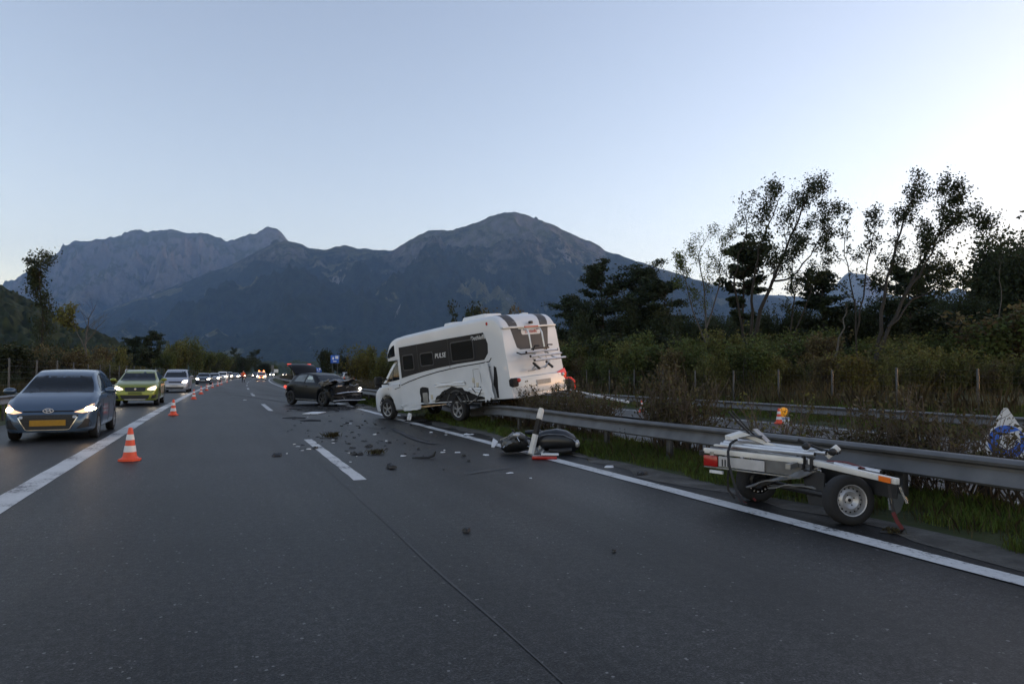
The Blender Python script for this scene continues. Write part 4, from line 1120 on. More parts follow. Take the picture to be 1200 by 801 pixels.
def car_body(S, crumple=None, n=90):
    """closed painted shell lofted along the car; x runs from the front bumper back, y to the car's right, z up"""
    L = S['L']; W2 = S['W'] / 2
    xs = set(np.linspace(0, L, n).tolist()) | {0.0, 0.015, 0.03, 0.06, L - 0.015, L - 0.03, L - 0.06}
    for xw in S['axles']:
        ra = S['arch']
        for i in range(13):
            xs.add(xw + ra * math.cos(math.pi * i / 12))
        xs.add(xw - ra - 0.002); xs.add(xw + ra + 0.002)
    xs = sorted(x for x in xs if 0 <= x <= L)
    secs = []
    for x in xs:
        hw = W2 * sm_interp(S['plan'], x); zc = sm_interp(S['top'], x); zb = min(sm_interp(S['belt'], x), zc - 0.012); zl = interp(S['low'], x)
        for xw in S['axles']:
            if abs(x - xw) < S['arch']:
                zl = max(zl, S['wr'] + math.sqrt(S['arch'] ** 2 - (x - xw) ** 2) * 1.0)
        zl = min(zl, zb - 0.05)
        tw = hw * sm_interp(S['roofw'], x); zm = zl + (zb - zl) * 0.5; g = zc - zb
        P = [(hw * 0.90, zl), (hw * 0.965, zl + min(0.05, (zb - zl) * 0.2)), (hw * 0.995, zl + (zb - zl) * 0.32), (hw, zm), (hw * 0.995, zm + (zb - zm) * 0.55), (hw * 0.975, zb - 0.02 * min(1, (zb - zl) * 3)), (hw * 0.955, zb)]
        a = (hw * 0.945, zb + 0.03 * g); b = (tw, zb + g * 0.88)
        for t in (0.0, 0.35, 0.7, 1.0):
            bow = 0.018 * math.sin(math.pi * t) * min(1, g * 3)
            P.append((a[0] + (b[0] - a[0]) * t + bow, a[1] + (b[1] - a[1]) * t))
        P += [(tw * 0.93, zb + g * 0.965), (tw * 0.62, zb + g * 0.99), (0.0, zc)]
        ring = [(x, y, z) for y, z in P] + [(x, -y, z) for y, z in P[-2::-1]]
        secs.append(ring)
    m = MB(); m.loft(secs, closed=True, cap=True, smooth=True)
    if crumple: m.v = [crumple(Vector(p)) for p in m.v]
    return m

def car_base(name, label, S, m_paint, loc, rotz, group=None, rim=None, spokes=5, crumple=None, cat='car'):
    root = tag(empty(name, loc, (0, 0, rotz)), label, cat, group)
    body = car_body(S, crumple).build('body', m_paint, root, sharp=38)
    bv = bvh_of(body)
    W2 = S['W'] / 2
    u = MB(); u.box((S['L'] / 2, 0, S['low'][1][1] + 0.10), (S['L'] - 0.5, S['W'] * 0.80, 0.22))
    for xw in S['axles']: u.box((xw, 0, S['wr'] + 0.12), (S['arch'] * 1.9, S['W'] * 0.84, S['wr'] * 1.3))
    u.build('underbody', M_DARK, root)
    for i, xw in enumerate(S['axles']):
        for sgn in (-1, 1):
            wheel(root, (xw, sgn * (W2 - S['tw'] / 2 - 0.02), S['wr']), S['wr'], S['tw'], rim or M_RIM, sgn, spokes)
    return root, body, bv
def mirrors(root, S, x, z, m_paint, w=0.20):
    for sgn in (-1, 1):
        m = MB(); m.ball((x, sgn * (S['W'] / 2 + 0.12), z), (0.085, 0.125, 0.075), 12, 8, f=lambda q: Vector((q.x if q.x < 0 else q.x * 0.55, q.y, q.z)))
        m.bar((x + 0.02, sgn * (S['W'] / 2 - 0.05), z - 0.07), (x + 0.02, sgn * (S['W'] / 2 + 0.08), z - 0.03), 0.05, 0.035)
        o = m.build('mirror', m_paint, root)
def front_kit(root, bv, lampL, grille, plate, m_lamp, m_plate, extra=()):
    for P in (lampL, mirror2(lampL)):
        hl = patch('headlight', bv, 'front', P, M_HALO if m_lamp is M_LAMP else M_HALOW, root, 0.008, 0.06)
        cy = sum(a for a, b in P) / len(P); cz = sum(b for a, b in P) / len(P); cy += 0.05 * (1 if cy > 0 else -1)
        patch('bulb', bv, 'front', [(cy + 0.085 * math.cos(R(a)), cz + 0.045 * math.sin(R(a))) for a in range(0, 360, 30)], m_lamp, hl, 0.014, 0.06)
    if grille: patch('grille', bv, 'front', grille, M_TRIM, root, 0.006, 0.08)
    if plate:
        (y0, y1, z0, z1) = plate; patch('number_plate', bv, 'front', [(y0, z0), (y1, z0), (y1, z1), (y0, z1)], m_plate, root, 0.022, 0.2, 0.02)
    for nm, P, m in extra:
        patch(nm, bv, 'front', P, m, root, 0.010, 0.06)
        if nm not in ('badge', 'lower_grille', 'chrome_bar', 'skid_plate', 'upper_slit'): patch(nm, bv, 'front', mirror2(P), m, root, 0.010, 0.06)
def side_kit(root, bv, windows, seams, handles, m_handle, views=('left', 'right')):
    for vw in views:
        for P in windows: patch('side_window', bv, vw, P, M_GLASS, root, 0.005, 0.09)
        for P in seams: patch('door_seam', bv, vw, strip(P, 0.012), M_DARK, root, 0.003, 0.15, 0.004)
        for (x, z) in handles: patch('door_handle', bv, vw, rrect(x - 0.09, x + 0.09, z - 0.016, z + 0.016, 0.012, 2), m_handle, root, 0.022, 0.1, 0.01)

# ------------------------------------------------------------------ blue-grey hatchback at the head of the queue
def at_left(y_front, X=-3.42): return (X + curve_off(y_front), y_front, 0.0), R(90) - curve_ang(y_front)
S = dict(L=3.66, W=1.66, axles=(0.76, 3.14), wr=0.285, tw=0.175, arch=0.335,
         top=[(0, 0.50), (0.03, 0.585), (0.10, 0.655), (0.28, 0.775), (0.6, 0.905), (0.90, 0.985), (1.02, 1.02), (1.62, 1.385), (1.9, 1.46), (2.35, 1.50), (2.85, 1.485), (3.2, 1.44), (3.42, 1.20), (3.56, 0.92), (3.62, 0.80), (3.66, 0.60)],
         belt=[(0, 0.44), (0.1, 0.60), (0.3, 0.73), (0.62, 0.85), (1.0, 0.925), (2.0, 0.965), (3.0, 1.01), (3.4, 0.98), (3.66, 0.55)],
         plan=[(0, 0.68), (0.05, 0.80), (0.15, 0.90), (0.4, 0.975), (0.75, 1.0), (3.0, 1.0), (3.4, 0.95), (3.58, 0.88), (3.66, 0.78)],
         roofw=[(0, 0.8), (0.9, 0.86), (1.05, 0.84), (1.62, 0.71), (2.2, 0.70), (3.0, 0.68), (3.3, 0.68), (3.66, 0.75)], low=[(0, 0.20), (0.3, 0.19), (3.4, 0.22), (3.66, 0.30)])
loc, rz = at_left(16.75, -3.28)
P_BLUE = paint('slate_blue', (0.062, 0.100, 0.155), 0.28, 0.5)
root, body, bv = car_base('hatchback', 'blue-grey hatchback with yellow number plate and lit headlights, first in the queue', S, P_BLUE, loc, rz, 'cars queueing on the hard shoulder', spokes=7)
ws = patch('windscreen', bv, 'front', [(-0.665, 0.985), (-0.3, 0.995), (0.3, 0.995), (0.665, 0.985), (0.60, 1.20), (0.53, 1.342), (0.3, 1.362), (-0.3, 1.362), (-0.53, 1.342), (-0.60, 1.20)], M_GLASS, root, 0.005, 0.09)
for a, b in (((0.02, 1.005), (-0.45, 1.03)), ((0.52, 1.0), (0.05, 1.035))): patch('wiper', bv, 'front', strip([a, ((a[0] + b[0]) / 2, max(a[1], b[1]) + 0.01), b], 0.02), M_TRIM, ws, 0.022, 0.1, 0.012)
front_kit(root, bv, [(0.45, 0.60), (0.60, 0.655), (0.735, 0.755), (0.775, 0.76), (0.785, 0.66), (0.74, 0.60), (0.6, 0.575)],
          [(-0.53, 0.545), (-0.48, 0.555), (0.48, 0.555), (0.53, 0.545), (0.53, 0.49), (0.40, 0.265), (0.36, 0.245), (-0.36, 0.245), (-0.40, 0.265), (-0.53, 0.49)], (-0.315, 0.315, 0.325, 0.445), M_LAMP, M_PLATEY,
          [('fog_recess', [(0.50, 0.255), (0.74, 0.285), (0.755, 0.36), (0.715, 0.455), (0.66, 0.46), (0.60, 0.36)], M_TRIM), ('fog_lamp', rrect(0.435, 0.505, 0.475, 0.53, 0.02), M_LENS),
           ('upper_slit', [(-0.44, 0.612), (0.44, 0.612), (0.44, 0.632), (-0.44, 0.632)], M_DARK)])
for z in np.linspace(0.285, 0.535, 9):
    hw_ = 0.37 + (0.5 - 0.37) * (z - 0.27) / 0.27
    patch('grille_slat', bv, 'front', [(-hw_, z), (hw_, z), (hw_, z + 0.008), (-hw_, z + 0.008)], mat('grille_slat', (0.03, 0.032, 0.035), 0.5, var=0.1), root, 0.012, 0.25, 0.008)
patch('chrome_frame', bv, 'front', strip([(-0.52, 0.50), (-0.385, 0.255), (-0.34, 0.240), (0.34, 0.240), (0.385, 0.255), (0.52, 0.50)], 0.016), M_CHROME, root, 0.012, 0.1, 0.01)
# oval emblem with a slanted H
em = MB(); n = 28; ring = []
for i in range(n):
    a = 2 * math.pi * i / n; c, s = math.cos(a), math.sin(a)
    ring.append([(0, 0.098 * c, 0.052 * s), (0.012, 0.098 * c, 0.052 * s), (0.012, 0.080 * c, 0.038 * s), (0, 0.080 * c, 0.038 * s)])
em.loft(ring + [ring[0]], closed=True, cap=False, smooth=False)
for sg in (-1, 1): em.bar((0.006, 0.034 * sg - 0.014, -0.034), (0.006, 0.034 * sg + 0.014, 0.034), 0.015, 0.010, up=(1, 0, 0))
em.bar((0.006, -0.032, -0.008), (0.006, 0.032, 0.008), 0.015, 0.010, up=(1, 0, 0))
h = bv.ray_cast(Vector((-4, 0, 0.625)), Vector((1, 0, 0)))
em.build('emblem', mat('emblem_silver', (0.6, 0.6, 0.62), 0.35, metal=0.2, var=0.0), root, loc=(h[0].x - 0.055, 0, 0.632), rot=(0, R(-12), 0))
side_kit(root, bv, [[(1.28, 1.00), (1.95, 1.03), (1.98, 1.40), (1.78, 1.36), (1.45, 1.17)], [(2.05, 1.035), (2.72, 1.06), (2.66, 1.39), (2.4, 1.42), (2.04, 1.41)], [(2.8, 1.07), (3.12, 1.10), (2.95, 1.32), (2.75, 1.37)]],
         [[(1.18, 0.93), (1.14, 0.6), (1.2, 0.30)], [(2.0, 1.42), (2.0, 0.9), (1.99, 0.30)], [(2.78, 1.05), (2.86, 0.8), (2.70, 0.62)]], [(1.85, 0.88), (2.62, 0.91)], P_BLUE)
mirrors(root, S, 1.22, 1.02, P_BLUE)
patch('indicator', bv, 'right', rrect(0.50, 0.58, 0.66, 0.70, 0.015), M_AMBER, root)

# ------------------------------------------------------------------ green crossover, second in the queue
S = dict(L=4.30, W=1.765, axles=(0.86, 3.46), wr=0.335, tw=0.20, arch=0.40,
         top=[(0, 0.62), (0.03, 0.72), (0.10, 0.82), (0.3, 0.93), (0.7, 1.03), (1.02, 1.085), (1.15, 1.12), (1.8, 1.47), (2.1, 1.54), (2.6, 1.575), (3.3, 1.54), (3.8, 1.47), (4.05, 1.2), (4.2, 0.98), (4.30, 0.70)],
         belt=[(0, 0.55), (0.1, 0.72), (0.35, 0.86), (0.8, 0.96), (1.1, 1.0), (2.2, 1.04), (3.4, 1.10), (4.0, 1.06), (4.3, 0.65)],
         plan=[(0, 0.70), (0.05, 0.82), (0.18, 0.92), (0.5, 0.985), (0.9, 1.0), (3.6, 1.0), (4.0, 0.95), (4.2, 0.88), (4.3, 0.78)],
         roofw=[(0, 0.8), (1.0, 0.86), (1.2, 0.84), (1.8, 0.71), (2.5, 0.70), (3.6, 0.68), (4.0, 0.68), (4.3, 0.75)], low=[(0, 0.24), (0.3, 0.23), (4.0, 0.26), (4.3, 0.36)])
loc, rz = at_left(33.4, -3.45)
P_GREEN = paint('lime_green', (0.20, 0.225, 0.022), 0.3, 0.4)
root, body, bv = car_base('crossover_car', 'yellow-green crossover with roof rails and bright headlights, second in the queue', S, P_GREEN, loc, rz, 'cars queueing on the hard shoulder')
patch('windscreen', bv, 'front', [(-0.70, 1.085), (0.70, 1.085), (0.57, 1.455), (0.3, 1.485), (-0.3, 1.485), (-0.57, 1.455)], M_GLASS, root, 0.005, 0.1)
front_kit(root, bv, [(0.45, 0.69), (0.60, 0.66), (0.755, 0.70), (0.80, 0.80), (0.77, 0.875), (0.62, 0.83), (0.47, 0.75)], [(-0.40, 0.80), (0.40, 0.80), (0.385, 0.645), (0.34, 0.62), (-0.34, 0.62), (-0.385, 0.645)], (-0.26, 0.26, 0.50, 0.60), M_LAMPW, mat('plate_olive', (0.10, 0.12, 0.02), 0.5),
          [('lower_grille', [(-0.56, 0.47), (0.56, 0.47), (0.50, 0.30), (-0.50, 0.30)], M_TRIM), ('skid_plate', [(-0.42, 0.30), (0.42, 0.30), (0.38, 0.255), (-0.38, 0.255)], M_LENS), ('fog_recess', [(0.60, 0.30), (0.80, 0.34), (0.80, 0.50), (0.66, 0.46)], M_TRIM)])
e = MB(); e.lathe([(0.0, -0.012), (0.045, -0.012), (0.06, 0.0), (0.06, 0.01)], 4, 'x'); h = bv.ray_cast(Vector((-4, 0, 0.72)), Vector((1, 0, 0)))
e.build('badge', M_CHROME, root, loc=(h[0].x - 0.02, 0, 0.72))
side_kit(root, bv, [[(1.42, 1.09), (2.2, 1.11), (2.22, 1.48), (1.98, 1.46), (1.6, 1.25)], [(2.3, 1.115), (3.05, 1.14), (3.0, 1.47), (2.3, 1.49)], [(3.12, 1.15), (3.62, 1.18), (3.4, 1.42), (3.08, 1.46)]], [[(1.3, 1.0), (1.25, 0.7), (1.35, 0.4)], [(2.25, 1.5), (2.25, 0.4)]], [(2.1, 0.97), (2.95, 1.0)], P_GREEN)
for vw in ('left', 'right'):
    for x0, x1 in ((0.46, 1.28), (3.05, 3.88)):
        xc = (x0 + x1) / 2; pts = [(xc + 0.43 * math.cos(R(a)), 0.335 + 0.43 * math.sin(R(a))) for a in range(5, 176, 17)]
        patch('wheel_arch_trim', bv, vw, strip(pts, 0.06), M_TRIM, root, 0.008, 0.2)
for sg in (-1, 1):
    m = MB(); m.tube([(1.75, sg * 0.60, 1.47), (1.9, sg * 0.60, 1.565), (3.3, sg * 0.585, 1.575), (3.55, sg * 0.575, 1.50)], 0.018, 6); m.build('roof_rail', M_LENS, root)
mirrors(root, S, 1.32, 1.12, P_GREEN)

# ------------------------------------------------------------------ silver people carrier, third; and the prototypes for the queue behind
def van_spec(): return dict(L=4.6, W=1.83, axles=(0.92, 3.75), wr=0.325, tw=0.20, arch=0.38,
         top=[(0, 0.58), (0.03, 0.70), (0.12, 0.82), (0.4, 0.97), (0.75, 1.08), (0.95, 1.17), (1.75, 1.60), (2.1, 1.68), (3.0, 1.70), (4.1, 1.66), (4.4, 1.45), (4.52, 1.0), (4.6, 0.7)],
         belt=[(0, 0.50), (0.12, 0.70), (0.4, 0.86), (0.9, 0.98), (2.0, 1.03), (4.0, 1.08), (4.4, 1.0), (4.6, 0.62)],
         plan=[(0, 0.70), (0.05, 0.82), (0.18, 0.92), (0.5, 0.985), (0.9, 1.0), (4.0, 1.0), (4.4, 0.96), (4.6, 0.85)],
         roofw=[(0, 0.8), (0.9, 0.87), (1.1, 0.86), (1.8, 0.76), (2.5, 0.76), (4.1, 0.75), (4.6, 0.78)], low=[(0, 0.20), (0.3, 0.19), (4.3, 0.22), (4.6, 0.32)])
def sedan_spec(): return dict(L=4.5, W=1.80, axles=(0.90, 3.58), wr=0.315, tw=0.20, arch=0.37,
         top=[(0, 0.50), (0.03, 0.60), (0.12, 0.70), (0.5, 0.86), (1.1, 0.98), (1.25, 1.02), (1.95, 1.38), (2.3, 1.43), (2.9, 1.435), (3.4, 1.36), (4.0, 1.05), (4.35, 1.0), (4.46, 0.9), (4.5, 0.65)],
         belt=[(0, 0.45), (0.12, 0.62), (0.5, 0.78), (1.1, 0.90), (2.2, 0.94), (3.6, 0.97), (4.3, 0.93), (4.5, 0.6)],
         plan=[(0, 0.70), (0.05, 0.82), (0.18, 0.92), (0.5, 0.985), (0.9, 1.0), (3.8, 1.0), (4.3, 0.93), (4.5, 0.80)],
         roofw=[(0, 0.8), (1.1, 0.86), (1.3, 0.84), (1.95, 0.70), (2.6, 0.69), (3.4, 0.68), (4.0, 0.8), (4.5, 0.8)], low=[(0, 0.19), (0.3, 0.18), (4.2, 0.21), (4.5, 0.30)])
def simple_car(name, label, kind, m_paint, loc, rz, group, m_lamp=M_LAMPW, rear=False, cat='car', plate=M_PLATEW, lamp_n=2):
    S = van_spec() if kind == 'van' else sedan_spec()
    root, body, bv = car_base(name, label, S, m_paint, loc, rz, group, cat=cat)
    v = kind == 'van'
    z0, z1, t0, t1 = (1.10, 1.56, 0.74, 0.63) if v else (0.99, 1.355, 0.70, 0.56)
    patch('windscreen', bv, 'front', [(-t0, z0), (t0, z0), (t1, z1), (-t1, z1)], M_GLASS, root, 0.006, 0.12)
    lamp = [(0.50, 0.70), (0.74, 0.72), (0.80, 0.80), (0.78, 0.89), (0.62, 0.87), (0.50, 0.79)] if v else [(0.48, 0.62), (0.74, 0.64), (0.79, 0.70), (0.76, 0.75), (0.60, 0.73), (0.48, 0.68)]
    gr = [(-0.42, 0.80), (0.42, 0.80), (0.40, 0.70), (-0.40, 0.70)] if v else [(-0.36, 0.68), (0.36, 0.68), (0.32, 0.50), (-0.32, 0.50)]
    for i, P in enumerate((mirror2(lamp), lamp)): patch('headlight', bv, 'front', P, m_lamp if i < lamp_n else M_LENS, root, 0.008, 0.08)
    patch('grille', bv, 'front', gr, M_TRIM, root, 0.006, 0.1)
    patch('lower_grille', bv, 'front', [(-0.6, 0.40), (0.6, 0.40), (0.55, 0.27), (-0.55, 0.27)], M_TRIM, root, 0.006, 0.1)
    patch('number_plate', bv, 'front', [(-0.26, 0.46), (0.26, 0.46), (0.26, 0.57), (-0.26, 0.57)], plate, root, 0.02, 0.2)
    sw = [[(1.35, 1.06), (2.2, 1.08), (2.2, 1.58), (1.8, 1.52)], [(2.3, 1.08), (3.2, 1.10), (3.2, 1.60), (2.3, 1.60)], [(3.3, 1.11), (4.1, 1.13), (4.0, 1.57), (3.3, 1.59)]] if v else [[(1.6, 0.98), (2.3, 0.99), (2.3, 1.36), (2.05, 1.33)], [(2.4, 0.99), (3.2, 1.01), (3.0, 1.33), (2.4, 1.37)]]
    side_kit(root, bv, sw, [[(2.25, 1.4), (2.25, 0.35)]], [], m_paint)
    for P in ([(0.62, 0.80), (0.84, 0.80), (0.80, 1.02), (0.66, 1.02)],):
        for Q in (P, mirror2(P)): patch('tail_light', bv, 'rear', Q, M_TAILON if rear else M_TAIL, root, 0.008, 0.08)
    if rear: patch('rear_window', bv, 'rear', [(-0.66, 1.14), (0.66, 1.14), (0.58, 1.54), (-0.58, 1.54)], M_GLASS, root, 0.006, 0.1)
    mirrors(root, S, 1.5 if not v else 1.3, 1.05 if not v else 1.16, m_paint)
    return root
P_SILVER = paint('silver', (0.36, 0.36, 0.40), 0.3, 0.6); P_DKBLUE = paint('dark_blue', (0.022, 0.026, 0.05), 0.28, 0.4); P_WHITE = paint('white', (0.62, 0.63, 0.64), 0.35, 0.05); P_BLACK = paint('black', (0.012, 0.012, 0.014), 0.25, 0.3); P_GREY = paint('mid_grey', (0.16, 0.165, 0.17), 0.3, 0.5); P_RED = paint('wine_red', (0.14, 0.02, 0.02), 0.3, 0.4)
G = 'cars queueing on the hard shoulder'
loc, rz = at_left(55.4, -3.42); simple_car('people_carrier', 'silver people carrier with one bright headlight, third in the queue', 'van', P_SILVER, loc, rz, G, lamp_n=1, cat='van')
queue = [(93, -3.4, 'sedan', P_DKBLUE, 'dark blue car with lit headlights, fourth in the queue'), (114, -3.2, 'sedan', P_SILVER, 'silver car half hidden behind the dark blue one, fifth in the queue'),
         (135, -3.1, 'van', P_WHITE, 'white van with lit headlights, sixth in the queue'), (158, -3.3, 'van', P_GREY, 'grey van behind the white one, seventh in the queue'), (178, -3.0, 'sedan', P_SILVER, 'small silver car, eighth in the queue'),
         (200, -2.6, 'sedan', P_RED, 'dark red car, ninth in the queue, left of the standing person'), (222, -0.4, 'van', P_BLACK, 'black van just right of the standing person with lit lamps'), (250, -0.2, 'sedan', P_GREY, 'grey car behind the black van, far down the road'),
         (282, -3.2, 'van', P_WHITE, 'white van far down the queue behind the person'), (300, 0.4, 'van', P_WHITE, 'tall white van far behind the patrol car, left of it'), (330, 3.6, 'sedan', P_SILVER, 'silver car farthest away at the bend, right of the patrol car')]
for (y, X, k, p, lab) in queue:
    loc, rz = at_left(y, X); simple_car('queued_car' if k == 'sedan' else 'queued_van', lab, k, p, loc, rz, G, cat='car' if k == 'sedan' else 'van')
# patrol car with orange and blue-free warning lights on its roof
loc, rz = at_left(140, 3.6)
pc = simple_car('patrol_car', 'white and orange patrol car with flashing roof lights facing the camera', 'van', P_WHITE, loc, rz, None, m_lamp=M_LAMP)
m = MB(); m.box((2.2, 0, 1.76), (0.3, 1.1, 0.10)); lb = m.build('light_bar', M_TRIM, pc, bevel=0.02)
M_BEACON = mat('beacon_lit', (1, 0.3, 0.05), 0.3, var=0.0, emit=(1.0, 0.22, 0.05), estr=12)
for sg in (-1, 1):
    m = MB(); m.box((2.2, sg * 0.42, 1.83), (0.26, 0.24, 0.09)); m.build('beacon', M_BEACON, lb, bevel=0.015)
    m = MB(); m.box((-0.02, sg * 0.35, 0.62), (0.05, 0.16, 0.08)); m.build('grille_flasher', M_BEACON, pc)
m = MB(); m.box((-0.03, 0, 0.92), (0.02, 1.2, 0.16)); m.build('warning_stripe', mat('orange_film', (0.75, 0.13, 0.03), 0.5, var=0.05), pc)
# car driving away on the opposite carriageway
p = at_depth(410, 447, 97); simple_car('departing_car', 'pale car seen from behind with red tail lights on the opposite carriageway', 'van', paint('pearl', (0.5, 0.48, 0.46), 0.3, 0.3), (p.x, p.y + 4, -0.15), R(-90) - curve_ang(p.y), None, M_LENS, rear=True)
# ------------------------------------------------------------------ wrecked dark hatchback with its tailgate open
S = dict(L=3.95, W=1.74, axles=(0.80, 3.28), wr=0.32, tw=0.205, arch=0.375,
         top=[(0, 0.62), (0.03, 0.68), (0.12, 0.74), (0.5, 0.80), (0.95, 0.90), (1.10, 0.98), (1.75, 1.345), (2.0, 1.40), (2.5, 1.425), (3.0, 1.40), (3.32, 1.34), (3.36, 1.25), (3.5, 0.98), (3.85, 0.93), (3.95, 0.62)],
         belt=[(0, 0.55), (0.1, 0.63), (0.5, 0.76), (1.0, 0.90), (2.0, 0.95), (3.0, 0.99), (3.5, 0.95), (3.95, 0.58)],
         plan=[(0, 0.72), (0.05, 0.82), (0.2, 0.92), (0.5, 0.975), (0.9, 1.0), (3.3, 1.0), (3.65, 0.95), (3.88, 0.86), (3.95, 0.78)],
         roofw=[(0, 0.8), (1.0, 0.86), (1.15, 0.84), (1.75, 0.70), (2.4, 0.69), (3.0, 0.68), (3.4, 0.70), (3.95, 0.8)], low=[(0, 0.22), (0.3, 0.20), (3.6, 0.22), (3.95, 0.32)])
_cr = random.Random(5)
def crumple(p):
    k = max(0.0, (1.05 - p.x) / 1.05)
    if k <= 0: return p
    n1 = math.sin(p.y * 9.1 + p.z * 7.3) * math.cos(p.x * 11 + p.y * 4.1); n2 = math.sin(p.y * 19.7 + 1.3 + p.x * 13) * math.cos(p.z * 23.1)
    q = p.copy(); q.x += 0.22 * k * k + k * (0.10 * n1 + 0.05 * n2); q.z += k * (0.06 * n2 - 0.03) + 0.05 * k * n1; q.y += k * 0.05 * n1
    return q
pf = at_depth(379.6, 437, 29.2); pr = at_depth(341.5, 437, 30.85); pf.z = pr.z = 0
hd = (pf - pr).normalized(); rz = math.atan2(-hd.y, -hd.x)
P_WRECK = mat('charcoal_paint', (0.006, 0.007, 0.009), 0.30, var=0.0, spec=0.16)
off = Matrix.Rotation(rz, 3, 'Z') @ Vector((0.80, 0.77, 0)); loc = pf - off; loc.z = 0
WR, body, bv = car_base('wrecked_car', 'dark wrecked hatchback with crushed front and open tailgate across the lane', S, P_WRECK, loc, rz, rim=M_RIMD, crumple=crumple)
patch('windscreen', bv, 'front', [(-0.66, 1.0), (0.66, 1.0), (0.53, 1.325), (-0.53, 1.325)], M_GLASS, WR, 0.005, 0.1)
for vw in ('left', 'right'):
    for Pw in ([(1.45, 1.0), (2.15, 1.02), (2.15, 1.345), (1.85, 1.30)], [(2.25, 1.025), (3.05, 1.05), (2.9, 1.31), (2.25, 1.35)]):
        patch('side_window', bv, vw, Pw, mat('clear_window', (0.10, 0.118, 0.125), 0.12, var=0.2, scale=4), WR, 0.006, 0.09)  # pale base colour stands in for sky reflected in the glass
side_kit(WR, bv, [], [[(1.3, 0.95), (1.28, 0.6), (1.38, 0.35)], [(2.2, 1.36), (2.2, 0.35)], [(3.05, 1.02), (3.0, 0.7), (2.9, 0.5)]], [(2.05, 0.86), (2.9, 0.89)], P_WRECK)
# white airbag hanging in the front side window
m = MB(); m.ball((1.93, 0.70, 1.135), (0.25, 0.045, 0.135), 14, 10, f=lambda q: q + Vector((0.08 * math.sin(q.z * 5), 0.1 * math.sin(q.x * 6), 0.1 * math.sin(q.x * 7))))
m.build('airbag', mat('airbag_cloth', (0.50, 0.60, 0.60), 0.8, var=0.1, scale=12), WR)
for vw in ('left', 'right'):
    patch('sill_trim', bv, vw, [(1.25, 0.235), (2.85, 0.25), (2.85, 0.285), (1.25, 0.27)], M_LENS, WR, 0.01, 0.3)
patch('bumper_side', bv, 'right', [(3.45, 0.55), (3.62, 0.62), (3.86, 0.60), (3.90, 0.50), (3.70, 0.50), (3.55, 0.44)], M_LENS, WR, 0.01, 0.08)
for P in ([(0.55, 0.68), (0.80, 0.68), (0.78, 0.84), (0.58, 0.84)],):
    for Q in (P, mirror2(P)): patch('tail_light', bv, 'rear', Q, M_TAILON, WR, 0.008, 0.08)
m = MB(); m.ball((3.80, 0.79, 0.80), (0.10, 0.05, 0.065), 10, 8); m.build('tail_light', M_TAILON, WR)
m = MB(); m.box((3.50, 0, 1.13), (0.30, 1.12, 0.36)); m.build('boot_opening', M_DARK, WR)  # solid near-black block painted as the shade inside the open boot
# tailgate raised on its hinge
tg = MB(); prof = [(0.0, 0.0), (0.22, 0.03), (0.44, 0.02), (0.62, -0.05), (0.74, -0.16)]
secs = []
for i, y in enumerate(np.linspace(-1, 1, 11)):
    w = 0.62 + 0.0 * y; row = []
    for (a, b) in prof: row.append((a, y * (0.56 + 0.12 * min(1, a * 2.2)), b - 0.05 * y * y))
    for (a, b) in prof[::-1]: row.append((a, y * (0.56 + 0.12 * min(1, a * 2.2)), b - 0.05 * y * y - 0.045))
    secs.append(row)
tg.loft(secs, closed=True, cap=True)
tgo = tg.build('tailgate', P_WRECK, WR, loc=(3.30, 0, 1.40), rot=(0, R(-48), 0))
bm_ = MB(); bm_.box((0.33, 0, -0.05), (0.40, 0.98, 0.02)); bm_.build('rear_window', M_GLASS, tgo)
for sg in (-1, 1):
    q = MB(); q.box((0.70, sg * 0.52, -0.20), (0.11, 0.20, 0.06)); q.build('tail_light', M_TAILON, tgo, bevel=0.015)
    q = MB(); q.tube([(3.40, sg * 0.56, 1.12), (3.62, sg * 0.60, 1.72)], 0.012, 6); q.build('gas_strut', M_STEELB, WR)
# crumpled bonnet folded up, torn front panels and exposed engine bay
def crushed_sheet(name, material, parent, c, d, rot, seed, amp=0.07, n=10, thick=0.012):
    rr = random.Random(seed); fx, fy, ph = rr.uniform(5, 9), rr.uniform(5, 9), rr.uniform(0, 6)
    secs = []
    for i in range(n + 1):
        a = -0.5 + i / n; top = []; bot = []
        for j in range(n + 1):
            b = -0.5 + j / n
            z = amp * (math.sin(a * fx + ph) * math.cos(b * fy + ph * 2) + 0.5 * abs(math.sin((a + b) * fx * 1.7 + ph))) + rr.uniform(-1, 1) * amp * 0.12
            e = 1 + 0.08 * math.sin(b * 13 + ph) ; e2 = 1 + 0.08 * math.sin(a * 15 + ph)
            top.append((a * d[0] * e, b * d[1] * e2, z)); bot.append((a * d[0] * e, b * d[1] * e2, z - thick))
        secs.append(top + bot[::-1])
    m = MB(); m.loft(secs, closed=True, cap=True)
    return m.build(name, material, parent, loc=c, rot=rot, sharp=25)
P_FADED = mat('scraped_paint', (0.055, 0.062, 0.075), 0.35, metal=0.5, var=0.5, scale=7, coat=0.4)
crushed_sheet('bonnet', P_FADED, WR, (0.62, 0.0, 1.02), (0.95, 1.35, 0), (0, R(6), 0), 3, 0.10)
crushed_sheet('wing', P_WRECK, WR, (0.62, 0.84, 0.66), (0.62, 0.34, 0), (R(78), 0, R(6)), 4, 0.06)
crushed_sheet('wing', P_WRECK, WR, (0.55, -0.84, 0.66), (0.60, 0.34, 0), (R(102), 0, R(-6)), 5, 0.06)
crushed_sheet('torn_panel', M_LENS, WR, (0.66, 0.80, 0.98), (0.52, 0.28, 0), (R(38), R(14), R(20)), 6, 0.03)
crushed_sheet('bumper_cover', M_TRIM, WR, (0.10, 0.05, 0.47), (0.20, 1.45, 0), (0, R(62), R(4)), 7, 0.07)
m = MB(); m.box((0.34, 0, 0.66), (0.34, 1.25, 0.42)); m.build('engine_bay', M_DARK, WR, bevel=0.03)
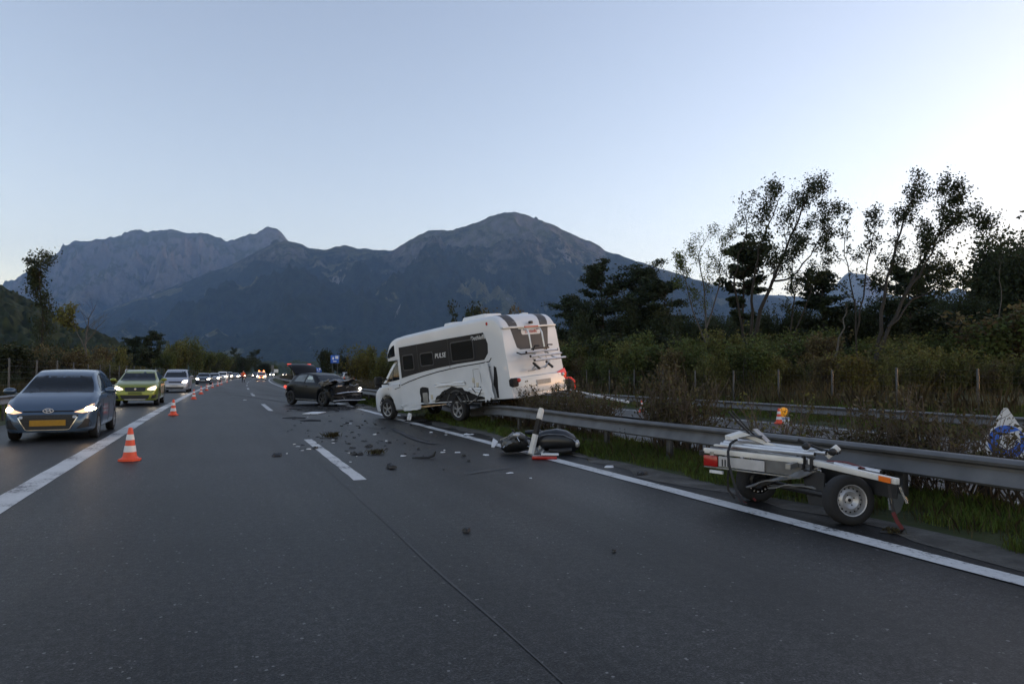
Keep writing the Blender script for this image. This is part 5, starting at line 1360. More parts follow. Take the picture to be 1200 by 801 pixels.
for i in range(16):
    rr = random.Random(60 + i); m = MB(); a = Vector((0.10 + rr.uniform(-.05, .2), rr.uniform(-0.72, 0.72), rr.uniform(0.32, 0.9))); b = a + Vector((rr.uniform(-.12, .1), rr.uniform(-.3, .3), rr.uniform(-.15, .15)))
    if i % 3: m.bar(a, b, rr.uniform(.02, .09), rr.uniform(.015, .05))
    else: m.tube([a, (a + b) / 2 + Vector((-.04, 0, .04)), b], rr.uniform(.01, .03), 6)
    m.build('broken_part', [M_TRIM, M_STEELB, M_TRIM, M_LENS][i % 4] if i % 5 else M_TRIM, WR)
m = MB(); m.tube([(0.04, -0.62, 0.60), (0.0, -0.2, 0.61), (0.06, 0.3, 0.58), (0.14, 0.66, 0.52)], 0.028, 8); m.build('bumper_beam', M_CHROME, WR)
m = MB(); m.ball((0.10, -0.60, 0.74), (0.05, 0.08, 0.05), 12, 8); m.build('headlight', mat('lamp_shine', (0.8, 0.8, 0.8), 0.15, var=0, emit=(1, 0.93, 0.8), estr=3), WR)
m = MB(); m.tube([(0.0, -0.8, 0.26), (-0.05, -0.3, 0.25), (0.02, 0.3, 0.27), (0.05, 0.8, 0.24)], 0.022, 6); m.build('lower_lip', M_LENS, WR)

# ------------------------------------------------------------------ motorhome standing half across the guard rail
CS = 0.93
_q = np.array([5.729, 23.729, -0.136]); _q = np.array([0, 0, CAM_H]) + CS * (_q - np.array([0, 0, CAM_H]))
CP = tag(empty('motorhome', tuple(_q), (0, 0, 0), CS), 'white motorhome with grey window band, leaning against the guard rail, rear towards us', 'motorhome')
CP.rotation_mode = 'XYZ'; CP.rotation_euler = (0.089, -0.070, -1.21); CP.location.z -= 0.035
M_CW = mat('motorhome_white', (0.54, 0.57, 0.61), 0.35, var=0.07, scale=1.2, coat=0.3)
M_CG = mat('motorhome_grey', (0.015, 0.016, 0.019), 0.45, var=0.1, scale=2, spec=0.15)
M_CG2 = mat('motorhome_band', (0.06, 0.061, 0.066), 0.45, var=0.1, scale=2, spec=0.2)
M_WIN = mat('acrylic_window', (0.012, 0.013, 0.014), 0.12, var=0.0)
LC = 6.98
def cell_section(x):
    r = 0.13; w = 1.13; zt = 2.80 - 0.10 * max(0.0, (5.6 - x) / 3.6); z0 = 0.52
    if x > 6.45:
        t = min(1.0, (x - 6.45) / 0.42); zt = 2.80 - 0.42 * (1 - math.sqrt(max(0, 1 - t * t))); w = 1.13 - 0.05 * t * t
    if x < 2.35: zt -= 0.03 * (2.35 - x) / 0.35
    sh = 0.10 * max(0.0, (x - 6.3) / 0.6)
    P = [(w, z0), (w, 1.0), (w, 1.5), (w, 2.0), (w, zt - r)]
    for i in range(1, 6):
        a = R(90 * i / 6); P.append((w - r + r * math.cos(a), zt - r + r * math.sin(a)))
    P += [(w - r, zt), (w * 0.5, zt + 0.02), (0, zt + 0.025)]
    f = lambda y, z: (x + sh * (2.8 - z), y, z)
    return [f(y, z) for y, z in P] + [f(-y, z) for y, z in P[-2::-1]]
xs = [2.0, 2.2, 2.4] + list(np.linspace(2.8, 6.3, 9)) + list(np.linspace(6.45, 6.87, 12))
m = MB(); m.loft([cell_section(float(x)) for x in xs], closed=True, cap=True); cell = m.build('living_cell', M_CW, CP, sharp=30)
bvc = bvh_of(cell)
# front cap over the cab
secs = []
for i in range(10):
    t = i / 9; x = 1.08 + 0.96 * t; zt = 2.04 + 0.645 * math.sin(math.pi / 2 * min(1, t * 1.02)) ** 0.72; w = 0.86 + 0.265 * math.sin(math.pi / 2 * t) ** 0.6; r = 0.05 + 0.09 * t; z0 = 1.98
    P = [(w, z0), (w, max(z0 + 0.02, zt - r)), (w - r * 0.3, max(z0 + 0.03, zt - r * 0.3)), (w - r, zt), (w * 0.5, zt + 0.02), (0, zt + 0.025)]
    secs.append([(x, y, z) for y, z in P] + [(x, -y, z) for y, z in P[-2::-1]])
m = MB(); m.loft(secs, closed=True, cap=True); cap = m.build('front_cap', M_CW, CP, sharp=30); bvcap = bvh_of(cap)
for vw in ('left', 'right'):
    patch('front_skylight', bvcap, vw, [(1.16, 2.09), (1.42, 2.07), (1.86, 2.11), (1.88, 2.46), (1.74, 2.44), (1.5, 2.33), (1.28, 2.18)], M_GLASS, CP, 0.006, 0.08)
# cab
SC_ = dict(L=2.3, W=2.04, axles=(0.95,), wr=0.42, tw=0.21, arch=0.42,
          top=[(0, 0.78), (0.04, 0.92), (0.15, 1.02), (0.5, 1.20), (0.72, 1.30), (0.82, 1.36), (1.35, 1.96), (1.5, 2.05), (2.3, 2.1)], belt=[(0, 0.70), (0.1, 0.9), (0.5, 1.12), (0.9, 1.2), (2.3, 1.26)],
          plan=[(0, 0.72), (0.05, 0.82), (0.2, 0.91), (0.5, 0.975), (0.9, 1.0), (2.3, 1.0)], roofw=[(0, 0.85), (0.7, 0.90), (0.9, 0.90), (1.4, 0.84), (2.3, 0.86)], low=[(0, 0.32), (0.3, 0.30), (2.3, 0.36)])
cab = car_body(SC_, n=50).build('cab', M_CW, CP, sharp=38); bvk = bvh_of(cab)
u = MB(); u.box((1.1, 0, 0.55), (1.7, 1.66, 0.4)); u.box((4.3, 0, 0.55), (5.0, 1.8, 0.18)); u.build('chassis', M_DARK, CP)
patch('windscreen', bvk, 'front', [(-0.88, 1.36), (0.88, 1.36), (0.80, 1.94), (-0.80, 1.94)], M_GLASS, CP, 0.005, 0.12)
for vw in ('left', 'right'):
    patch('cab_window', bvk, vw, [(1.02, 1.30), (1.95, 1.36), (1.95, 1.95), (1.58, 1.93), (1.12, 1.46)], M_GLASS, CP, 0.006, 0.1)
    patch('window_pillar', bvk, vw, strip([(1.36, 1.32), (1.40, 1.76)], 0.035), M_TRIM, CP, 0.012, 0.2)
    patch('door_seam', bvk, vw, strip([(1.10, 1.28), (1.16, 0.9), (1.34, 0.52)], 0.014), M_DARK, CP, 0.004, 0.2)
    patch('door_seam', bvk, vw, strip([(1.98, 1.95), (1.98, 0.42)], 0.014), M_DARK, CP, 0.004, 0.2)
    patch('door_handle', bvk, vw, rrect(1.78, 1.90, 1.14, 1.19, 0.015), M_TRIM, CP, 0.02, 0.1)
    pts = [(0.95 + 0.45 * math.cos(R(a)), 0.42 + 0.44 * math.sin(R(a))) for a in range(-5, 186, 14)]
    patch('wheel_arch_trim', bvk, vw, strip(pts, 0.05), M_TRIM, CP, 0.01, 0.2)
for sg in (-1, 1):
    m = MB(); m.box((1.02, sg * 1.30, 1.38), (0.13, 0.24, 0.26)); m.box((1.0, sg * 1.30, 1.20), (0.12, 0.22, 0.10)); mo = m.build('mirror', M_TRIM, CP, bevel=0.03)
    m = MB(); m.bar((1.08, sg * 0.98, 1.40), (1.04, sg * 1.2, 1.40), 0.05, 0.05); m.bar((1.08, sg * 0.98, 1.26), (1.04, sg * 1.2, 1.26), 0.05, 0.05); m.build('mirror_arm', M_TRIM, CP)
# left side (the side we see): window band, windows, swoosh, lettering; the right side gets the band too
for vw in ('left', 'right'):
    patch('window_band', bvc, vw, [(2.13, 1.38), (2.6, 1.44), (3.2, 1.50), (4.0, 1.56), (5.0, 1.61), (6.15, 1.63), (6.33, 1.80), (6.36, 2.06), (6.22, 2.38), (4.5, 2.38), (2.13, 2.36)], M_CG, CP, 0.003, 0.25, 0.002)
    for (a, b, c, d) in ((2.28, 2.88, 1.60, 2.10), (3.22, 3.88, 1.66, 2.08), (4.74, 5.76, 1.68, 2.26)):
        fr = patch('window', bvc, vw, rrect(a, b, c, d, 0.07), M_CG2, CP, 0.014, 0.3, 0.01)
        patch('pane', bvc, vw, rrect(a + 0.035, b - 0.035, c + 0.035, d - 0.035, 0.05), M_WIN, fr, 0.020, 0.3, 0.006)
    for x in (3.34 - 0.24, 4.62): patch('band_joint', bvc, vw, strip([(x, 1.52), (x, 2.375)], 0.012), M_CG2, CP, 0.007, 0.5, 0.003)
    patch('swoosh', bvc, vw, strip([(2.06, 1.16), (2.5, 1.25), (3.2, 1.36), (4.0, 1.45), (5.0, 1.52), (6.0, 1.55), (6.35, 1.57), (6.44, 1.66)], 0.030), M_CG, CP, 0.004, 0.3, 0.003)
    patch('hatch_seam', bvc, vw, strip([(5.62, 0.72), (5.62, 1.40), (6.38, 1.42)], 0.012), M_CG2, CP, 0.003, 0.5, 0.003)
patch('swoosh', bvk, 'left', strip([(1.50, 1.05), (1.8, 1.10), (1.99, 1.145)], 0.022), M_CG, CP, 0.004, 0.3, 0.003)
for t, x, z, s in (('PULSE', 4.22, 1.92, 0.20), ('Dethleffs', 5.98, 2.26, 0.17)):
    link('lettering', text_mesh(t, s, M_WHITEP, 0.003, 0.15), CP, (x, -1.137, z), (R(90), 0, 0))
for x, z in ((5.60, 1.10), (5.75, 0.96), (3.6, 0.72)):
    m = MB(); m.box((x, -1.135, z), (0.10, 0.02, 0.14)); m.build('service_flap', mat('cream_plastic', (0.45, 0.42, 0.34), 0.5, var=0.05), CP, bevel=0.008)
for x, z in ((5.62, 0.90), (5.86, 0.88)):
    m = MB(); m.lathe([(0, -0.014), (0.025, -0.012), (0.03, 0)], 10, 'y', (x, -1.131, z)); m.build('lock', M_TRIM, CP)
m = MB(); m.ball((6.40, -1.125, 2.60), (0.05, 0.02, 0.05), 10, 6); m.build('marker_lamp', M_TAIL, CP)
# roof fittings
m = MB(); m.box((5.1, -0.1, 2.90), (1.05, 0.75, 0.14), taper=0.9); m.build('roof_light', M_WHITEP, CP, bevel=0.03)
m = MB(); m.box((3.9, -0.2, 2.87), (0.5, 0.45, 0.08), taper=0.9); m.build('roof_vent', M_WHITEP, CP, bevel=0.02)
m = MB(); m.lathe([(0.14, 0), (0.13, 0.06), (0.0, 0.085)], 16, 'z', (6.2, 0.55, 2.81)); m.build('roof_dome', M_WHITEP, CP)
# damage low on the left side: open locker, torn skirt, bent corner panel; flat black patches paint the shade inside the holes
def jag(pts, seed, amp=0.025, n=3):
    rr = random.Random(seed); out = []
    for a, b in zip(pts, pts[1:] + pts[:1]):
        for i in range(n): t = i / n; out.append((a[0] + (b[0] - a[0]) * t + rr.uniform(-amp, amp), a[1] + (b[1] - a[1]) * t + rr.uniform(-amp, amp)))
    return out
patch('locker_opening', bvc, 'left', jag([(3.02, 0.56), (3.45, 0.56), (3.46, 1.02), (3.03, 1.03)], 1, 0.02), M_DARK, CP, 0.004, 0.3, 0.004)
m = MB(); m.box((3.28, -1.10, 0.70), (0.26, 0.10, 0.34)); m.build('gas_bottle', mat('grey_tank', (0.20, 0.20, 0.19), 0.6, var=0.2), CP, bevel=0.03)
patch('torn_skirt', bvc, 'left', jag([(3.72, 0.53), (3.78, 0.70), (4.05, 0.80), (4.22, 0.90), (4.6, 0.97), (5.0, 0.94), (5.22, 0.80), (5.6, 0.68), (6.0, 0.60), (6.1, 0.53)], 2, 0.022), M_DARK, CP, 0.004, 0.2, 0.004)
crushed_sheet('skirt_strip', M_CW, CP, (4.55, -1.16, 1.06), (1.35, 0.11, 0), (R(86), R(1), R(1.0)), 11, 0.010)
crushed_sheet('skirt_strip', M_CW, CP, (5.72, -1.15, 0.83), (0.80, 0.12, 0), (R(86), R(7), R(-2)), 12, 0.010)
crushed_sheet('sill_panel', M_CW, CP, (2.52, -1.125, 0.44), (0.90, 0.18, 0), (R(89), R(-3), R(1)), 13, 0.006)
crushed_sheet('sill_panel', M_CW, CP, (2.08, -1.06, 0.50), (0.35, 0.20, 0), (R(80), R(12), 0), 14, 0.05)
crushed_sheet('hanging_scrap', M_WHITEP, CP, (2.42, -1.20, 0.16), (0.16, 0.22, 0), (R(82), R(14), R(10)), 15, 0.02)
crushed_sheet('corner_panel', M_CW, CP, (6.22, -1.21, 1.02), (0.42, 0.98, 0), (R(88), R(-12), R(-5)), 16, 0.012)
patch('corner_gap', bvc, 'left', jag([(6.52, 0.56), (6.60, 0.56), (6.58, 1.40), (6.50, 1.42), (6.42, 0.95)], 3, 0.02), M_DARK, CP, 0.005, 0.1, 0.004)
for k in range(16):
    rr = random.Random(200 + k); x = 3.85 + 0.14 * k; m = MB(); a = Vector((x, -1.15 - rr.uniform(0, .03), 0.66 + rr.uniform(-.16, .22))); b = a + Vector((rr.uniform(-.3, .3), -rr.uniform(0, .08), rr.uniform(-.3, .05)))
    m.bar(a, b, rr.uniform(.02, .07), rr.uniform(.01, .04)); m.build('torn_strut', [M_TRIM, M_STEELB, M_DARK][k % 3], CP)
m = MB(); m.loft([[(4.75 + r_ * math.cos(R(a)), y, 0.40 + r_ * math.sin(R(a))) for r_, y in ((0.43, -1.142), (0.47, -1.142), (0.47, -1.05), (0.43, -1.05))] for a in range(12, 172, 10)], closed=True, cap=True); m.build('arch_liner', mat('liner_grey', (0.045, 0.045, 0.046), 0.7, var=0.3), CP)
# rear wall
patch('rear_band', bvc, 'rear', [(-0.62, 1.86), (-0.50, 1.80), (0.50, 1.80), (0.62, 1.86), (0.74, 2.36), (-0.74, 2.36)], M_CG2, CP, 0.004, 0.12, 0.003)
for sg in (-1, 1):
    P = [(sg * 0.44, 2.36), (sg * 0.74, 2.36), (sg * 0.80, 2.55), (sg * 0.84, 2.70), (sg * 0.50, 2.70), (sg * 0.46, 2.55)]
    patch('rear_stripe', bvc, 'rear', P if sg > 0 else P[::-1], M_CG2, CP, 0.004, 0.05, 0.003)
    Q = [(6.30, sg * 0.52), (6.78, sg * 0.50), (6.78, sg * 0.84), (6.30, sg * 0.86)]
    patch('roof_stripe', bvc, 'top', Q if sg > 0 else Q[::-1], M_CG2, CP, 0.004, 0.04, 0.003)
hx = bvc.ray_cast(Vector((14, 0, 2.42)), Vector((-1, 0, 0)))[0].x
m = MB(); m.box((hx + 0.03, 0, 2.42), (0.06, 2.12, 0.055)); m.build('rear_rail', M_WHITEP, CP, bevel=0.015)
m = MB(); m.box((hx + 0.07, 0.02, 2.415), (0.02, 0.55, 0.04)); m.build('third_brake_light', M_TAIL, CP)
m = MB(); m.box((hx + 0.06, 0.02, 2.53), (0.10, 0.10, 0.08)); m.build('rear_camera', M_TRIM, CP, bevel=0.015)
patch('rear_emblem', bvc, 'rear', rrect(-0.36, 0.40, 2.20, 2.36, 0.06), M_WHITEP, CP, 0.010, 0.1, 0.006)
hx2 = bvc.ray_cast(Vector((14, 0, 2.28)), Vector((-1, 0, 0)))[0].x
link('lettering', text_mesh('Dethleffs', 0.13, mat('emblem_red', (0.45, 0.03, 0.03), 0.5, var=0.05), 0.003), CP, (hx2 + 0.016, 0.02, 2.28), (R(90), 0, R(90)))
# bumper and lamps
m = MB(); pts = [(7.06, -1.05), (7.14, -0.8), (7.16, 0), (7.14, 0.8), (7.06, 1.05)]
m.loft([[(x, y, 0.62), (x + 0.03, y, 0.78), (x, y, 1.04), (x - 0.14, y, 1.07), (x - 0.16, y, 0.62)] for x, y in pts], closed=True, cap=True); m.build('rear_bumper', M_CW, CP, sharp=30)
m = MB(); m.loft([[(7.12, 0.72, 0.92), (7.15, 0.72, 1.0), (7.10, 0.72, 1.06)], [(7.08, 1.10, 0.86), (7.10, 1.12, 1.02), (7.04, 1.12, 1.16)]], closed=True, cap=True); m.build('tail_light', mat('tail_glossy', (0.35, 0.02, 0.018), 0.2, var=0.1, emit=(1, .08, .05), estr=0.12), CP)
m = MB(); m.ball((7.13, 0.92, 0.985), (0.04, 0.07, 0.05), 10, 8); m.build('reversing_lamp', M_LENS, CP)
m = MB(); m.ball((7.12, -0.86, 0.98), (0.05, 0.10, 0.06), 10, 8); m.build('tail_light', M_TAIL, CP)
m = MB(); m.box((7.05, -0.98, 0.93), (0.20, 0.22, 0.24)); m.build('broken_lamp_hole', M_DARK, CP, bevel=0.04)
m = MB(); m.box((7.185, 0.05, 0.86), (0.02, 0.56, 0.13)); m.build('number_plate', mat('plate_grey', (0.27, 0.27, 0.27), 0.5, var=0.1, scale=15), CP)
m = MB(); m.box((7.0, 0.0, 0.56), (0.2, 1.9, 0.14)); m.build('skirt', M_CW, CP, bevel=0.03)
# bicycle rack on the rear wall
RK = bpy.data.objects.new('bike_rack', None); COL.objects.link(RK); RK.parent = CP
M_ALU = mat('alu_tube', (0.55, 0.56, 0.58), 0.3, metal=0.6, var=0.08)
for y in (-0.30, 0.22):
    m = MB(); m.tube([(6.96, y, 2.34), (7.10, y, 2.33), (7.16, y, 2.22), (7.20, y, 1.70), (7.24, y, 1.30), (7.12, y, 1.22)], 0.022, 8); m.build('upright', M_ALU, RK)
for k, (z, o_) in enumerate(((1.70, 0.16), (1.58, 0.30), (1.46, 0.44))):
    m = MB(); m.tube([(7.14 + o_, -0.62, z), (7.14 + o_, 0.62, z)], 0.030, 8); m.build('wheel_channel', M_ALU, RK)
    for y in (-0.62, 0.62):
        c = MB(); c.ball((7.14 + o_, y, z), (0.035, 0.03, 0.035), 8, 6); c.build('end_cap', M_TRIM, RK)
for y in (-0.30, 0.22):
    m = MB(); m.bar((7.16, y, 1.72), (7.60, y, 1.44), 0.03, 0.05); m.build('carrier_arm', M_ALU, RK)
    m = MB(); m.tube([(7.20, y, 1.66), (7.34, y, 1.86), (7.50, y, 1.84)], 0.02, 6); m.build('clamp_arm', M_TRIM, RK)
    m = MB(); m.bar((7.20, y, 1.40), (7.42, y, 1.22), 0.05, 0.05); m.build('foot', M_TRIM, RK)
m = MB(); m.tube([(7.22, -0.55, 1.20), (7.28, -0.2, 1.22), (7.28, 0.1, 1.28), (7.26, 0.3, 1.42)], 0.022, 8); m.build('lower_hoop', M_ALU, RK)
m = MB(); m.tube([(7.18, -0.86, 1.72), (7.18, -0.70, 1.66), (7.18, 0.3, 1.70)], 0.018, 6); m.build('strap', M_TRIM, RK)
m = MB(); m.box((7.28, -0.04, 1.78), (0.12, 0.62, 0.05)); m.build('clamp_bar', M_TRIM, RK, bevel=0.012)
# wheels: the left front is turned in slightly, the left rear hangs free in its torn arch
wheel(CP, (0.95, -0.93, 0.42), 0.345, 0.22, M_RIM, -1, 5, tilt=(0, 0, R(6)))
wheel(CP, (0.95, 0.93, 0.36), 0.345, 0.22, M_RIM, 1, 5)
wheel(CP, (4.75, -1.03, 0.30), 0.345, 0.22, M_RIM, -1, 5)
wheel(CP, (4.75, 0.95, 0.36), 0.345, 0.22, M_RIM, 1, 5)
# ------------------------------------------------------------------ trailer wrecked beside the guard rail
def CPt(xc, z, h):                 # plan point given by offset right and distance ahead along the viewing axis
    return Vector((xc * math.cos(_yaw) + z * math.sin(_yaw), z * math.cos(_yaw) - xc * math.sin(_yaw), h))
T0 = CPt(2.86, 6.9, 0.0)
TR = tag(empty('trailer', T0), 'wrecked white framed trailer with torn deck and one silver wheel beside the guard rail', 'trailer')
def T(xc, z, h): return CPt(xc, z, h) - T0
M_TW = mat('trailer_white', (0.60, 0.59, 0.56), 0.45, var=0.10, scale=5, coat=0.2)
M_TB = mat('trailer_black', (0.010, 0.010, 0.011), 0.6, var=0.2)
M_RED = mat('red_webbing', (0.10, 0.010, 0.010), 0.7, var=0.2, scale=20)
A = T(2.19, 7.82, 0.535); B = T(2.98, 7.02, 0.515); Cc = T(3.02, 6.98, 0.515); D = T(3.335, 5.95, 0.475)
m = MB(); m.bar(A, B, 0.045, 0.058); m.build('frame_beam', M_TW, TR, bevel=0.006)
m = MB(); m.bar(Cc, D, 0.045, 0.055); m.build('frame_beam', M_TW, TR, bevel=0.006)
back = T(0.18, 0.205, 0) - T(0, 0, 0); 
m = MB(); m.bar(A + back * 2.6 + Vector((0, 0, -0.04)), A.lerp(D, 0.82) + back * 2.2 + Vector((0, 0, -0.03)), 0.04, 0.05); m.build('frame_beam', M_STEELB, TR, bevel=0.005)
for t in (0.05, 0.5):
    p = A.lerp(D, t) + Vector((0, 0, -0.03)); m = MB(); m.bar(p, p + back * 2.4, 0.05, 0.05); m.build('cross_member', M_STEELB, TR)
m = MB(); m.bar(Cc + Vector((0, 0, 0.042)), Cc.lerp(D, 0.05) + Vector((0, 0, 0.04)), 0.055, 0.012); m.build('hinge', M_TB, TR)
for t in (0.0, 0.10): 
    p = B.lerp(D, t); m = MB(); m.bar(p + Vector((0, 0, 0.05)), p + Vector((0, 0, -0.16)), 0.03, 0.03); m.build('hinge_bracket', M_TB, TR)
# light board: lamp, plate, grey backing that is bent at its right end
def board(a, b, z0, z1, out=0.03):
    o_ = -back.normalized() * out
    m = MB(); 
    lo = [a + o_ + Vector((0, 0, z0)), b + o_ + Vector((0, 0, z0)), b + o_ + Vector((0, 0, z1)), a + o_ + Vector((0, 0, z1))]
    hi = [p - o_ * 0.6 for p in lo]
    m.add(lo + hi, [(0, 1, 2, 3), (7, 6, 5, 4), (0, 4, 5, 1), (1, 5, 6, 2), (2, 6, 7, 3), (3, 7, 4, 0)])
    return m
board(A.lerp(B, 0.01), A.lerp(B, 0.16), -0.165, -0.045, 0.05).build('tail_light', M_TAIL, TR, bevel=0.008)
board(A.lerp(B, 0.17), A.lerp(B, 0.64), -0.155, -0.045, 0.035).build('number_plate', mat('plate_bright', (0.40, 0.40, 0.41), 0.45, var=0.12, scale=9), TR)
for k, t in enumerate((0.205, 0.235, 0.265)):
    board(A.lerp(B, t), A.lerp(B, t + 0.012), -0.15, -0.075, 0.040).build('plate_mark', M_TB, TR)
board(A.lerp(B, 0.02), A.lerp(B, 0.98), -0.178, -0.166, 0.06).build('light_board', M_STEELB, TR)
board(A.lerp(B, 0.64), A.lerp(B, 0.99), -0.16, -0.03, 0.02).build('backing_plate', mat('grey_sheet', (0.12, 0.122, 0.125), 0.5, metal=0.3, var=0.3, scale=6), TR)
crushed_sheet('bent_sheet', mat('zinc_sheet', (0.20, 0.205, 0.21), 0.45, metal=0.5, var=0.3, scale=5), TR, A.lerp(B, 0.78) + Vector((0, -0.03, -0.20)), (0.16, 0.75, 0), (R(20), R(10), math.atan2(B.y - A.y, B.x - A.x) - R(90)), 31, 0.025)
crushed_sheet('bent_sheet', mat('zinc_sheet', (0.20, 0.205, 0.21)), TR, A.lerp(B, 0.92) + Vector((-0.02, -0.05, -0.26)), (0.09, 0.62, 0), (R(8), R(4), math.atan2(B.y - A.y, B.x - A.x) - R(100)), 32, 0.02)
board(A.lerp(B, 0.08), A.lerp(B, 0.22), -0.235, -0.205, 0.06).build('reflector', M_WHITEP, TR)
board(Cc.lerp(D, 0.82), Cc.lerp(D, 0.94), -0.024, 0.022, 0.045).build('side_marker', M_AMBER, TR)
# side plates around the right wheel
def quad_plate(name, pts, material, th=0.012):
    n = (pts[1] - pts[0]).cross(pts[2] - pts[0]).normalized() * th
    m = MB(); m.add([p for p in pts] + [p + n for p in pts], [tuple(range(len(pts)))[::-1], tuple(range(len(pts), 2 * len(pts)))] + [(i, (i + 1) % len(pts), (i + 1) % len(pts) + len(pts), i + len(pts)) for i in range(len(pts))])
    return m.build(name, material, TR)
quad_plate('mudguard', [T(2.95, 7.02, 0.44), T(3.05, 6.72, 0.43), T(3.03, 6.70, 0.12), T(2.97, 6.9, 0.10)], M_TB)
quad_plate('side_plate', [T(3.16, 7.05, 0.46), T(3.48, 6.2, 0.43), T(3.46, 6.2, 0.28), T(3.18, 7.0, 0.28)], M_TB)
quad_plate('side_plate', [B + Vector((0, 0, -0.03)), T(3.06, 6.9, 0.47), T(3.05, 6.9, 0.2), B + Vector((0.02, -0.05, -0.30))], mat('grey_sheet', (0.12, 0.122, 0.125)))
quad_plate('mudguard', [T(3.44, 6.3, 0.36), T(3.60, 6.3, 0.28), T(3.52, 6.25, 0.16), T(3.42, 6.2, 0.12)], mat('dark_sheet', (0.035, 0.04, 0.038), 0.6, var=0.2))
# axle and wheels
wr_ = T(3.15, 6.46, 0.226); wl_ = T(2.71, 7.62, 0.226)
m = MB(); m.tube([wl_, wr_ + (wl_ - wr_).normalized() * 0.1], 0.035, 8); m.build('axle', M_TB, TR)
dv = CPt(0.10, -1.0, 0); a_ = math.atan2(dv.x, -dv.y)
wheel(TR, wr_, 0.228, 0.155, mat('rim_silver', (0.42, 0.425, 0.44), 0.38, metal=0.55, var=0.12, scale=9), -1, style='steel', tilt=(R(-4), 0, a_))
wheel(TR, wl_, 0.228, 0.155, M_RIMD, -1, style='steel', tilt=(R(3), 0, a_ + R(8)))
for i in range(7):
    an = R(200 + 22 * i); q = MB(); q.ball((0.118 * math.cos(an), 0, 0.118 * math.sin(an)), (0.010, 0.004, 0.010), 6, 4)
    q.build('wheel_slot', M_LENS, TR, loc=wl_ + Vector((math.sin(a_) * 0.045, -math.cos(a_) * 0.045, 0)), rot=(0, 0, a_))  # pale beads stand in for glints on the black rim
# tubes of the folded deck lying on the frame
def deck_tube(p0, p1, r, mt=M_ALU, name='deck_tube'):
    m = MB(); m.tube([p0, (p0 + p1) / 2 + Vector((0, 0, -0.005)), p1], r, 10, cap=True); o = m.build(name, mt, TR)
    q = MB(); d = (p1 - p0).normalized(); q.tube([p1 + d * 0.001, p1 + d * 0.006], r * 0.82, 10); q.build('tube_mouth', M_TB, o)
    return o
deck_tube(T(2.36, 7.75, 0.61), T(3.06, 6.95, 0.59), 0.024)
deck_tube(T(2.42, 7.82, 0.625), T(3.19, 6.98, 0.60), 0.024)
deck_tube(T(2.5, 7.9, 0.65), T(3.36, 7.05, 0.60), 0.020)
deck_tube(T(3.16, 6.72, 0.53), T(3.27, 6.48, 0.51), 0.022)
deck_tube(T(3.22, 6.66, 0.53), T(3.40, 6.34, 0.50), 0.022)
m = MB(); m.bar(T(2.30, 7.80, 0.595), T(2.70, 7.42, 0.595), 0.05, 0.02); m.build('deck_rail', M_TW, TR, bevel=0.006)
m = MB(); m.bar(T(2.34, 7.78, 0.585), T(2.62, 7.50, 0.58), 0.03, 0.014); m.build('red_strip', M_RED, TR)
for (x, z, h) in ((3.02, 7.05, 0.66), (3.22, 6.9, 0.62)):
    q = MB(); q.ball((0, 0, 0), (0.05, 0.04, 0.035), 8, 6, f=lambda v: v + Vector((0.2 * math.sin(v.z * 6), 0, 0.2 * math.sin(v.x * 5)))); q.build('clamp', M_TB, TR, loc=T(x, z, h))
m = MB(); m.tube([T(2.98, 7.15, 0.72), T(3.05, 7.1, 0.68), T(3.16, 7.0, 0.63), T(3.3, 6.95, 0.60)], 0.016, 6); m.build('cable', M_TB, TR)
m = MB(); m.bar(T(3.20, 7.0, 0.56), T(3.31, 6.96, 0.665), 0.03, 0.07); m.build('bracket', M_WHITEP, TR, bevel=0.01)
# nose piece standing at the left end
m = MB(); m.loft([[T(2.40, 7.72, 0.66), T(2.42, 7.62, 0.67), T(2.42, 7.62, 0.705), T(2.40, 7.74, 0.71)], [T(2.56, 7.70, 0.70), T(2.58, 7.58, 0.70), T(2.57, 7.60, 0.755), T(2.55, 7.70, 0.765)], [T(2.84, 7.50, 0.60), T(2.84, 7.42, 0.60), T(2.86, 7.44, 0.63), T(2.86, 7.52, 0.63)]], closed=True, cap=True)
m.build('winch_post', M_TW, TR, sharp=20)
m = MB(); m.tube([T(2.44, 7.72, 0.98), T(2.53, 7.68, 0.86), T(2.64, 7.62, 0.74)], 0.012, 6); m.build('lever', M_TB, TR)
m = MB(); m.tube([T(2.47, 7.70, 0.99), T(2.57, 7.66, 0.86), T(2.69, 7.60, 0.72)], 0.010, 6); m.build('lever', M_TB, TR)
m = MB(); m.bar(T(2.70, 7.62, 0.79), T(2.80, 7.5, 0.66), 0.09, 0.012); m.build('fin_plate', M_STEELB, TR)
# loose straps with red edges
def strap(pts, w=0.028, mt=M_TB, name='strap'):
    pts = [Vector(p) for p in pts]; secs = []
    for i, p in enumerate(pts):
        d = (pts[min(i + 1, len(pts) - 1)] - pts[max(0, i - 1)]).normalized(); sd = Vector((math.cos(_yaw), -math.sin(_yaw), 0.15)); sd = (sd - d * sd.dot(d)).normalized() * w / 2; nn = d.cross(sd).normalized() * 0.003
        secs.append([p - sd - nn, p + sd - nn, p + sd + nn, p - sd + nn])
    m = MB(); m.loft(secs, closed=True, cap=True, smooth=False); return m.build(name, mt, TR)
strap([T(2.50, 7.62, 0.68), T(2.42, 7.60, 0.63), T(2.365, 7.52, 0.55), T(2.36, 7.48, 0.42), T(2.39, 7.46, 0.28), T(2.42, 7.42, 0.14), T(2.46, 7.36, 0.03), T(2.50, 7.33, 0.014)])
strap([T(2.36, 7.49, 0.36), T(2.35, 7.50, 0.25), T(2.36, 7.52, 0.14), T(2.42, 7.48, 0.05)], 0.022)
strap([T(2.43, 7.44, 0.13), T(2.46, 7.38, 0.04), T(2.495, 7.34, 0.016)], 0.032, M_RED)
